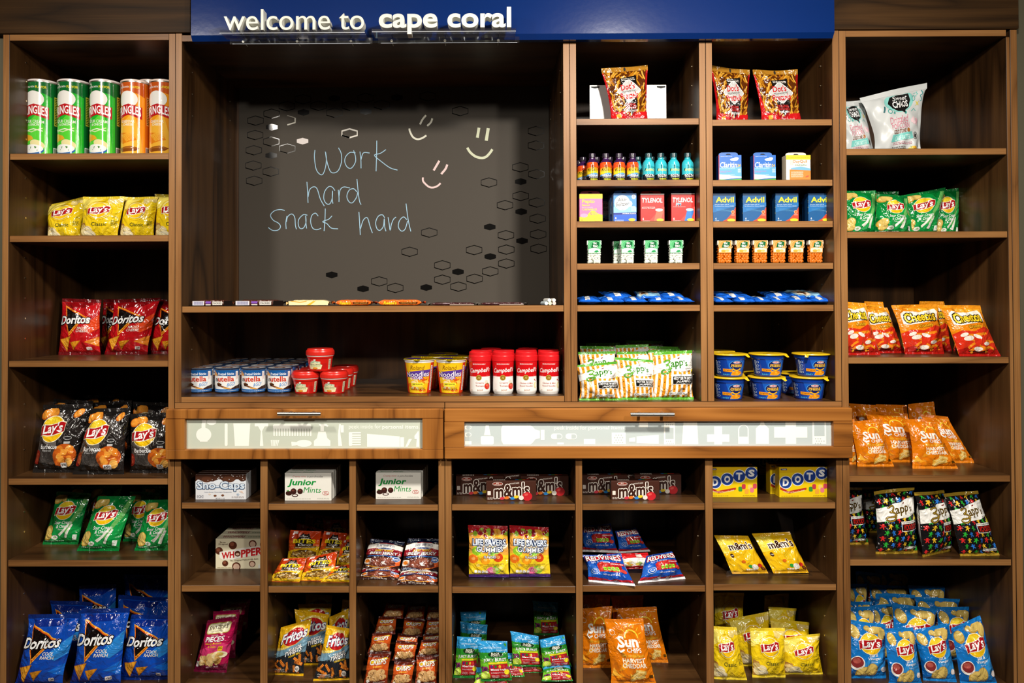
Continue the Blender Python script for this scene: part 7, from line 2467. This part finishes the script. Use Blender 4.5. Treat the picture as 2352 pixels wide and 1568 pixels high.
def shot(kind, P, r, h, label):
    top = mat('3a1a4a' if kind == 'red' else '2aa8b8', 'gloss'); cl = mat('e8561a' if kind == 'red' else '35b8c8', 'gloss'); bk = mat('15141a', 'gloss')
    prof = [(0.0, 0.001), (r * 0.9, 0.0), (r, 0.003), (r, h * 0.60), (r * 0.93, h * 0.68), (r * 0.66, h * 0.76), (r * 0.50, h * 0.80), (r * 0.50, h * 0.86)]
    def cap(mb):
        mb.lathe([(r * 0.55, h * 0.85), (r * 0.60, h * 0.86), (r * 0.60, h * 0.985), (r * 0.55, h), (0, h)], mat('2a2230' if kind == 'red' else '1c3a40', 'gloss'), 24)
    return round_good('shot_bottle', label, 'bottle', 'small energy shot bottles', P, 6, prof, [bk, bk, cl, cl, top if kind == 'red' else cl, top, top], [(A_SHOT[kind], 170, h * 0.02, h * 0.66)], [('cap', cap, None)], 28)


zz_ = zC[1]
P, r = place_round(1347, 1373.5, zz_, d=0.04)
hb = at(1360, 353, P.y).z - zz_
sr = shot('red', P, r, hb, 'red energy shot bottle in front, first from the chalkboard cabinet')
for i, x in enumerate((1392.6, 1423.5, 1454.6)):
    dup(sr, Vector((at(x, 690, P.y).x, P.y, zz_)), None, 'red energy shot bottle in front, %s from the chalkboard cabinet' % ORD[i + 2])
st_ = shot('teal', Vector((at(1491, 690, P.y).x, P.y, zz_)), r, hb, 'teal energy shot bottle in front, beside the red ones')
for i, x in enumerate((1519.5, 1549, 1581)):
    dup(st_, Vector((at(x, 690, P.y).x, P.y, zz_)), None, ('second teal energy shot bottle in front, counted from the red ones', 'third teal energy shot bottle in front, counted from the red ones', 'teal energy shot bottle in front, nearest the double divider')[i])
for k in (1, 2, 3):
    for i, x in enumerate((1349, 1381, 1412, 1443)):
        dup(sr, Vector((at(x, 690, P.y).x - 0.004 * k, P.y + 0.05 * k, zz_)), None, 'red energy shot bottle in the %s row back, %s from the chalkboard cabinet' % (ORD[k + 1], ORD[i + 1]))
for k in (1, 2):
    for i, x in enumerate((1477, 1509, 1537)):
        dup(st_, Vector((at(x, 690, P.y).x - 0.002 * k, P.y + 0.05 * k, zz_)), None, 'teal energy shot bottle in the %s row back, %s from the red ones' % (ORD[k + 1], ORD[i + 1]))

# mint boxes
def mints(kind, xl, xr, z, label, d=0.05, yt=552):
    mint = kind == 'mint'
    P = at((xl + xr) / 2, 690, d); P.z = z
    w = (at(xr, 690, d).x - at(xl, 690, d).x) * 0.95
    h = at((xl + xr) / 2, yt, d).z - z
    t = w * 0.42
    root = thing('mint_box', label, 'box of mints', P, (0, 0, math.radians(-2)), 'clear boxes of white mints' if mint else 'clear boxes of orange mints')
    mb = MB()
    cm = clear('clear_plastic', (0.93, 0.96, 0.94, 1) if mint else (0.98, 0.92, 0.86, 1), 0.9)
    mb.box(-w / 2, w / 2, 0, t, 0, h * 0.80, cm, 0.001)
    mb.build('shell', root)
    mb = MB()
    mb.box(-w / 2, w / 2, 0, t, h * 0.80 + 0.0002, h, mat('e4ece4' if mint else 'f2e8da', 'soft'), 0.001)
    mb.build('cap', root)
    A = Art(100, 160, 'gloss', None)
    if mint:
        A.p('5ab878', [(8, 74), (92, 74), (92, 160), (8, 160)]); A.up(); A.ring('8ad0a0', 54, 130, 40, 30, 3); A.ring('8ad0a0', 54, 130, 48, 40, 3); A.p('e2f2e6', [(10, 76), (90, 76), (90, 100), (50, 112), (10, 100)]); A.up(); A.p('2a9a54', [(46, 80), (58, 92), (72, 94), (84, 84), (66, 78)]); A.p('e6f2ea', [(4, 122), (96, 118), (96, 104), (4, 104)]) if False else None
    else:
        A.p('f0a050', [(8, 74), (92, 74), (92, 160), (8, 160)]); A.up(); A.ring('f6c890', 54, 130, 40, 30, 3); A.ring('f6c890', 54, 130, 48, 40, 3); A.p('f6ead0', [(10, 80), (90, 80), (90, 102), (50, 112), (10, 102)]); A.up(); A.e('f2b04a', 40, 88, 16, 9); A.e('f4c878', 66, 90, 12, 8)
    A.z = 3
    A.p('1a6a3a', [(28, 112), (36, 140), (60, 154), (84, 150), (82, 124), (64, 110)]); A.up(); A.t('f2f6f0', 'tic', 42, 134, 68, 150, b=0.03, rot=-4); A.t('f2f6f0', 'tac', 40, 114, 74, 131, b=0.03, rot=-4)
    mb = MB(); mb.box(-w * .42, w * .42, -0.0004, 0, h * 0.46, h * 0.985, mat('5ab878' if mint else 'f0a050', 'gloss'))
    A.lay(mb, flat((-w / 2, -0.0004, 0), (w / 100, 0, 0), (0, 0, h / 160), (0, -1, 0)), 0.0002, 0.00008, smooth=False)
    mb.build('label', root)
    # the mints: one loose fill
    mb = MB()
    rd = random.Random(int(xl))
    pm = mat('f2f2ea' if mint else 'f07a1a', 'soft')
    rl, rs = w * 0.135, w * 0.098
    nx_, nz_ = 5, 9
    for lay_ in range(2):
        for j in range(nz_):
            for i in range(nx_):
                cx = -w / 2 + w * (i + 0.5 + rd.uniform(-.25, .25) + 0.25 * (j % 2) - .12) / nx_
                cz = h * 0.78 * (j + 0.5 + rd.uniform(-.15, .15)) / nz_
                cy = t * (0.22 + 0.5 * lay_)
                cx = max(-w / 2 + rl * 1.15, min(w / 2 - rl * 1.15, cx)); cz = max(rl * 1.1, cz)
                t_ = rd.uniform(0, 3.14)
                V, F = [], []
                for a_ in range(5):
                    ph = math.pi * a_ / 4
                    for b_ in range(7):
                        th = 2 * math.pi * b_ / 7
                        lx, lr = rl * math.cos(ph), rs * math.sin(ph)
                        x_, y_, z_ = lx, lr * math.cos(th), lr * math.sin(th)
                        V.append((cx + x_ * math.cos(t_) - z_ * math.sin(t_), cy + y_, cz + x_ * math.sin(t_) + z_ * math.cos(t_)))
                for a_ in range(4):
                    for b_ in range(7):
                        F.append((a_ * 7 + b_, a_ * 7 + (b_ + 1) % 7, a_ * 7 + 7 + (b_ + 1) % 7, a_ * 7 + 7 + b_))
                mb.add(V, F, pm, True)
    o = mb.build('mint_fill', root)
    o['kind'] = 'stuff'
    return root


zt = zC[3]
m0 = mints('mint', 1348, 1383, zt, 'white mint box standing apart, first from the chalkboard cabinet')
for x, nm in ((1442, 'white mint box in front of another, second from the chalkboard cabinet'), (1497, 'white mint box third from the chalkboard cabinet'), (1554, 'white mint box nearest the double divider')):
    dup(m0, Vector((at(x, 690, 0.05).x, 0.05, zt)), None, nm)
dup(m0, Vector((at(1441, 690, 0.05).x - 0.014, 0.082, zt)), None, 'white mint box hidden behind the second one')
zt = zD[3]
m0 = mints('orange', 1648, 1684, zt, 'orange mint box first from the double divider')
for i, x in enumerate((1707, 1748, 1791, 1831.5, 1876)):
    dup(m0, Vector((at(x, 690, 0.05).x, 0.05, zt)), (0, 0, math.radians((3, -2, 4, -3, 1)[i])), 'orange mint box %s from the double divider' % ORD[i + 2])

# ------------------------------------------------------------------ cartons
def C(name, cat, a, base, **k):
    return Prod(name, cat, a, base, **k)


B_CLA = C('medicine_box', 'medicine box', art_claritin(), '1c62b8', side='16489a', tab='2a68b8')
B_DAY = C('medicine_box', 'medicine box', art_dayquil(), 'f2ece0', side='d8c8b0', tab='e8dcc8')
B_PEP = C('medicine_box', 'medicine box', art_pepto(), 'ea7ab0', tab='f0a0c0', side='d8508c')
B_ALK = C('medicine_box', 'medicine box', art_alka(), '6ab0ec', tab='6a9ae0', side='9ac8f0')
B_TYL = C('medicine_box', 'medicine box', art_tylenol(False), 'c8201c', tab='d8402a', side='8e1210')
B_TPM = C('medicine_box', 'medicine box', art_tylenol(True), 'c8201c', tab='4a88c8', side='7a1010')
B_ADV = C('medicine_box', 'medicine box', art_advil(), '0f5a96', tab='0c3a68', side='0c3a68')
sd = Art(30, 116, 'card'); sd.t('e8dc2a', 'Advil', 4, 50, 66, 66, b=0.02, rot=90) ; B_ADV.k['aleft'] = sd
zt = zD[1]
carton(B_CLA, 1651, 1703, 356, zt, 'first blue and green allergy medicine box, nearest the divider', 'blue allergy medicine boxes', d=0.05, t=0.025, yaw=-1)
carton(B_CLA, 1731, 1782, 356, zt, 'second blue and green allergy medicine box, in the middle of its shelf', 'blue allergy medicine boxes', d=0.05, t=0.025)
carton(B_DAY, 1806, 1862, 356, zt, 'white and orange cold medicine box with a yellow top band', None, d=0.05, t=0.028)
zt = zC[2]
carton(B_PEP, 1331, 1384, 445, zt, 'pink and yellow stomach medicine box', None, d=0.035, t=0.03)
carton(B_ALK, 1409.5, 1462, 444, zt, 'pale blue effervescent tablet box at the front', 'pale blue tablet boxes', d=0.04, t=0.03)
carton(B_ALK, 1402, 1452, 446, zt, 'pale blue tablet box directly behind the front one', 'pale blue tablet boxes', d=0.08, t=0.03)
carton(B_ALK, 1374, 1414, 458, zt, 'pale blue tablet box set back in shade beside the pink one', 'pale blue tablet boxes', d=0.16, t=0.03)
carton(B_TYL, 1471.5, 1526, 445, zt, 'plain red pain reliever box with a red hang tab', None, d=0.04, t=0.03)
carton(B_TPM, 1542, 1596, 444, zt, 'red night pain reliever box with a blue hang tab, at the front', 'red night pain reliever boxes', d=0.04, t=0.025)
carton(B_TPM, 1537, 1589, 446, zt, 'red night pain reliever box second in line', 'red night pain reliever boxes', d=0.072, t=0.025)
carton(B_TPM, 1532, 1582, 447, zt, 'red night pain reliever box third in line', 'red night pain reliever boxes', d=0.104, t=0.025)
zt = zD[2]
for i, (a_, b_) in enumerate(((1638, 1690), (1706.5, 1760), (1781.5, 1834.5), (1857, 1908))):
    nm = ('next to the double divider', 'second along from the double divider', 'third along from the double divider', 'nearest the bookcase post')[i]
    carton(B_ADV, a_, b_, 444, zt, 'navy pain reliever box at the front, ' + nm, 'navy pain reliever boxes', d=0.04, t=0.024)
    carton(B_ADV, a_ - 5, b_ - 6, 445, zt, 'navy pain reliever box behind another, ' + nm, 'navy pain reliever boxes', d=0.068, t=0.024)
    if i == 3: carton(B_ADV, a_ - 10, b_ - 12, 446, zt, 'navy pain reliever box third in line, ' + nm, 'navy pain reliever boxes', d=0.098, t=0.024)

tp = Art(100, 20, 'card'); tp.t('16863e', 'Junior Mints', 8, 5, 60, 14, b=0.02, sh=0.2)
B_SNO = C('candy_box', 'candy box', art_snocaps(), 'e9eaee', side='d8dade', top='3a2218')
B_JUN = C('candy_box', 'candy box', art_junior(), 'f1efe6', side='e4e2d8', atop=tp)
tw = Art(100, 20, 'card'); tw.t('8e1a1c', 'WHOPPERS', 10, 5, 54, 15, b=0.02); tw.lines('5a6a2a', 60, 6, 96, 12, 1, 3)
B_WHO = C('candy_box', 'candy box', art_whoppers(), 'f1e8c8', side='d8281e', atop=tw)
tm_ = Art(100, 22, 'card')
for i in range(7): tm_.r('e8ddd2', 14 + i * 3.6, 5, 16.6 + i * 3.6, 15)
for i, c in enumerate(('2a8ad8', '3a9a3a', 'd8641e', 'c8282e')): tm_.e(c, 62 + i * 7, 12, 4.4, 3)
B_MMB = C('candy_box', 'candy box', art_mmbox(), '45241a', side='38190f', atop=tm_)
B_DOT = C('candy_box', 'candy box', art_dots(), 'f2d010', side='e0b80c', top='d8b00c')


def queue(pr, n, xl, xr, yt, yb, z, t, gap, names, group, dx=0.0, yaw=0.0):
    f = carton(pr, xl, xr, yt, z, names(0), group, yb=yb, t=t, yaw=yaw)
    for i in range(1, n):
        dup(f, Vector(f.location) + Vector((dx * i, (t + gap) * i, 0)), None, names(i))
    return f


queue(B_SNO, 4, 449, 565, 1089, 1147, zRowA[0], 0.021, 0.002, lambda i: 'brown and white chocolate candy box, %s in its row' % ORD[i + 1], 'brown and white candy boxes')
queue(B_JUN, 5, 654, 761, 1086, 1149.5, zRowA[1], 0.020, 0.002, lambda i: 'white mint candy box in the middle narrow column, %s in its row' % ORD[i + 1], 'white mint candy boxes, middle narrow column', dx=0.0012)
queue(B_JUN, 5, 863, 967, 1085, 1146, zRowA[2], 0.020, 0.002, lambda i: 'white mint candy box in the column beside the double post, %s in its row' % ORD[i + 1], 'white mint candy boxes, column by the double post', dx=0.003)
queue(B_WHO, 7, 495, 612, 1237, 1306, zRowB[0], 0.036, 0.0015, lambda i: 'cream malted milk candy box, %s in its row' % ORD[i + 1], 'cream malted milk candy boxes')
# brown chocolate candy boxes: three in front and a row behind, twice
for z, xs_, nm in ((zRowA[3], ((1117, 1231.5, 1104, 1149), (1047, 1157, 1093, 1137), (1196, 1306, 1093, 1138)), 'beside the double post'), (zRowA[4], ((1404, 1515, 1104, 1148), (1336, 1442, 1091, 1134), (1458, 1565, 1090, 1134)), 'beside the yellow gumdrop boxes')):
    gname = 'brown chocolate candy boxes ' + nm
    f = carton(B_MMB, xs_[0][0], xs_[0][1], xs_[0][2], z, 'brown chocolate candy box in the very front, ' + nm, gname, yb=xs_[0][3], t=0.024)
    a1 = carton(B_MMB, xs_[1][0], xs_[1][1], xs_[1][2], z, 'brown chocolate candy box, nearer side behind the front one, ' + nm, gname, yb=xs_[1][3], t=0.024)
    a2 = carton(B_MMB, xs_[2][0], xs_[2][1], xs_[2][2], z, 'brown chocolate candy box, farther side behind the front one, ' + nm, gname, yb=xs_[2][3], t=0.024)
    y0 = max(a1.location.y, a2.location.y) + 0.03
    for i in range(8):
        dup(f, Vector((f.location.x + 0.004, y0 + 0.026 * i, z)), None, 'brown chocolate candy box %s in the back row, %s' % (ORD[i + 1], nm))
# yellow gumdrop boxes
dots = []
f = carton(B_DOT, 1790, 1901.5, 1072.5, zRowA[5], 'yellow gumdrop box in front nearer the bookcase post', 'yellow gumdrop boxes', yb=1142, t=0.028, yaw=1)
dup(f, Vector(f.location) + Vector((-0.012, 0.034, 0)), None, 'yellow gumdrop box directly behind the one nearer the bookcase post')
w_, h_, t_ = f['_wht']
xm = at(1736.7, 690, f.location.y).x - w_ / 2
dup(f, Vector((xm, f.location.y + 0.002, zRowA[5])), (0, 0, 0), 'yellow gumdrop box in front, cut off by the divider')
dup(f, Vector((xm, f.location.y + 0.038, zRowA[5])), (0, 0, 0), 'yellow gumdrop box directly behind the cut off one')
dup(f, Vector((at(1790, 690, 0.3).x, 0.30, zRowA[5])), (0, 0, 0.02), 'yellow gumdrop box alone in the dark at the back')

# white card behind the pretzel bag
P = at(1445, 690, 0.15); P.z = zC[0]
root = thing('display_card', 'white folded display card behind the lone pretzel bag', 'display card', P)
w_ = at(1533.5, 690, 0.15).x - at(1357, 690, 0.15).x
h_ = at(1445, 195, 0.15).z - zC[0]
wm_ = mat('f2f2ee', 'soft')
mb = MB(); mb.box(-w_ / 2, w_ / 2, 0, 0.0025, 0, h_, wm_, 0.0005)
for s_ in (-1, 1):
    cx = s_ * w_ * 0.43
    mb.add([(cx - w_ * .055, -0.0004, h_ - 0.004), (cx - w_ * .05, -0.0004, h_ - 0.008), (cx, -0.0004, h_ - 0.011), (cx + w_ * .055, -0.0004, h_ - 0.008), (cx + w_ * .06, -0.0004, h_ - 0.004)], [(0, 1, 2, 3, 4)], mat('141414', 'matte'))
mb.build('panel', root)
mb = MB(); mb.box(-w_ / 2, w_ / 2, 0.003, 0.09, 0, 0.0025, wm_); mb.build('foot', root)

# clear trays
def tray(x0, x1, ylip, yback, z, d0, label, tilt, sx=0.0):
    a_, b_ = at(x0, ylip, d0), at(x1, ylip, d0)
    root = thing('display_tray', label, 'display tray', ((a_.x + b_.x) / 2, d0, z), (0, 0, 0), 'clear display trays')
    w = b_.x - a_.x
    cm = clear()
    mb = MB(); mb.box(-w / 2, w / 2, 0, 0.11, 0, 0.002, cm, 0.0003); mb.build('base', root)
    mb = MB(); mb.box(-w / 2, w / 2, -0.0022, -0.0002, 0, 0.016, cm, 0.0003); mb.build('front_lip', root)
    h = yback
    t_ = math.radians(tilt)
    mb = MB()
    V = []
    for x in (-w / 2 + sx, w / 2 + sx):
        for y, zz in ((0.085, 0.0022), (0.087, 0.0022), (0.087 + h * math.sin(t_), h * math.cos(t_)), (0.085 + h * math.sin(t_), h * math.cos(t_))):
            V.append((x - (sx if zz < 0.01 else 0), y, zz))
    mb.add(V, [(0, 1, 2, 3), (7, 6, 5, 4), (0, 4, 5, 1), (1, 5, 6, 2), (2, 6, 7, 3), (3, 7, 4, 0)], cm); mb.build('back_leaf', root)
    return root


tray(1075, 1270, 1326, 0.165, zRowB[3], 0.05, 'clear acrylic tray holding the gummy ring bags', 14)
tray(1668, 1866, 1322, 0.15, zRowB[5], 0.06, 'clear acrylic tray holding the yellow peanut candy bags', 18)

# ------------------------------------------------------------------ candy bars and chalk on the chalkboard ledge
def bar(name, x0, x1, z, label, h, w, d, cols, deco, yaw=0.0, group='wrapped candy bars on the chalkboard ledge'):
    a_, b_ = at(x0, 700, d), at(x1, 700, d)
    L_ = (b_.x - a_.x)
    root = thing(name, label, 'candy bar', ((a_.x + b_.x) / 2, d, z), (0, 0, math.radians(yaw)), group)
    fin = 0.011
    n = 20
    SEED[0] += 1
    rd = random.Random(SEED[0])
    mb = MB()
    xs_ = np.linspace(-L_ / 2 + fin, L_ / 2 - fin, 26)
    V = []
    for x in xs_:
        e = min((x + L_ / 2 - fin), (L_ / 2 - fin - x)) / 0.014
        k = min(1, 0.25 + 0.75 * max(e, 0) ** 0.6)
        for j in range(n):
            t = 2 * math.pi * j / n
            c, s_ = math.cos(t), math.sin(t)
            V.append((x, w / 2 + w / 2 * math.copysign(abs(c) ** 0.35, c) * (0.9 + 0.1 * k), h / 2 + h / 2 * k * math.copysign(abs(s_) ** 0.35, s_) + 0.0004 * math.sin(x * 260 + j)))
    F = []
    for i in range(len(xs_) - 1):
        for j in range(n):
            F.append((i * n + j, i * n + (j + 1) % n, (i + 1) * n + (j + 1) % n, (i + 1) * n + j))
    mb.add(V, F, mat(cols[0], 'film'), True)
    A = Art(100, 100.0 * h / L_ * 1.0, 'gloss', None)
    deco(A, A.H)
    A.lay(mb, flat((-L_ / 2, 0.0002, 0), (L_ / 100, 0, 0), (0, 0, h / A.H), (0, -1, 0)), 0.0005, 0.0001, smooth=False)
    mb.build('wrapper', root)
    for sgn in (-1, 1):
        mb = MB()
        V = []
        for i in range(4):
            for j in range(9):
                y = w * (0.06 + 0.88 * j / 8)
                V.append((sgn * (L_ / 2 - fin + fin * i / 3 + (0.0012 if (j % 2 and i == 3) else 0)), y, h / 2 + rd.uniform(-1, 1) * 0.0016 * i + 0.002 * math.sin(j * 1.3 + sgn) * i / 3))
        mb.add(V, grid_faces(8, 3, sgn > 0), mat(cols[1], 'foil' if len(cols) > 2 else 'film'), True)
        mb.build('crimped_end', root)


def deco_sn(A, Hh):
    A.r('e8e6ee', 3, Hh * .12, 30, Hh * .8); A.up()
    for i in range(16): A.r('5a5a9a', 6 + i * 1.4, Hh * .2, 6.7 + i * 1.4, Hh * .72)
    A.r('8a5ac0', 34, Hh * .4, 46, Hh * .75); A.r('e8e0d8', 34, Hh * .12, 46, Hh * .3); A.r('e8e4dc', 50, Hh * .15, 73, Hh * .72); A.up(); A.t('2a2420', 'PACKED', 52, Hh * .3, 71, Hh * .6, b=0.02); A.r('1a1210', 77, 0, 97, Hh * .85)


def deco_wh(A, Hh):
    A.r('f6e8b8', 6, Hh * .1, 90, Hh * .8); A.up(); A.l('e8a82a', [(10, Hh * .8), (30, Hh * .6), (44, Hh * .75)], Hh * .12); A.p('f0c040', [(44, Hh * .1), (58, Hh * .8), (64, Hh * .8), (52, Hh * .1)])


def deco_or(A, Hh):
    A.t('f6d42a', "Reese's", 18, Hh * .2, 44, Hh * .75, b=0.03, sh=0.2, o=('7a3a10', 0.3)); A.p('5a2a10', [(48, Hh * .62), (86, Hh * .62), (84, Hh * .25), (50, Hh * .25)]); A.up(); A.t('f0b04a', '2 PEANUT BUTTER CUPS', 52, Hh * .34, 82, Hh * .54)


def deco_br(A, Hh):
    A.r('b8a89c', 44, Hh * .1, 92, Hh * .34)


zA = zH['a']
bar('candy_bar', 440, 536, zA, 'brown candy bar with purple print, at the cabinet side', 0.0175, 0.034, 0.03, ('4a2418', '5a3020'), deco_sn, 2)
bar('candy_bar', 537, 655, zA, 'brown candy bar with purple print, second along the ledge', 0.0175, 0.034, 0.03, ('4a2418', '1a1210'), deco_sn, -2)
bar('candy_bar', 657, 764, zA, 'cream and yellow candy bar on the ledge', 0.0165, 0.034, 0.03, ('f2d9a0', 'f0c884'), deco_wh, 1)
bar('candy_bar', 762, 861, zA, 'orange peanut butter candy bar next to the cream one', 0.0165, 0.036, 0.025, ('e86a1c', 'd85a14'), deco_or, -1)
bar('candy_bar', 860, 976, zA, 'orange peanut butter candy bar next to the flat brown ones', 0.0165, 0.036, 0.03, ('e86a1c', 'd0440f'), deco_or, 1)
bar('candy_bar', 982, 1098, zA, 'flat brown chocolate bar next to the orange ones', 0.0085, 0.05, 0.04, ('3a1216', 'c8c0b8', 1), deco_br, -1)
bar('candy_bar', 1096, 1212, zA, 'flat brown chocolate bar nearest the chalk sticks', 0.0085, 0.05, 0.05, ('3a1216', 'c8c0b8', 1), deco_br, 1)
for i, (x, y, c, nm) in enumerate(((1255, 693.5, 'd8e6ea', 'pale blue chalk stick at the bottom of the little pile'), (1263.5, 693.5, 'e6e2c0', 'cream chalk stick at the bottom, second in the pile'), (1273, 693.5, 'ecc8c4', 'pink chalk stick at the bottom of the little pile'),
                                  (1262, 686.5, 'f4f2ea', 'white chalk stick lying on top, nearer the bars'), (1272.5, 686.8, 'eeeae0', 'white chalk stick lying on top, nearer the cabinet side'))):
    p = at(x, y, 0.03)
    r = 0.0050
    p.z = zA + r if i < 3 else zA + r + 0.0088
    root = thing('chalk_stick', nm, 'chalk', p, (0, 0, 0), 'chalk sticks')
    mb = MB(); mb.tube((0, 0, 0), (0.006 * (i % 3 - 1), 0.075, 0), r, mat(c, 'chalk'), 14); mb.build('stick', root)


for _o in bpy.data.objects:
    for _k in ('_wht', '_org'):
        if _k in _o: del _o[_k]
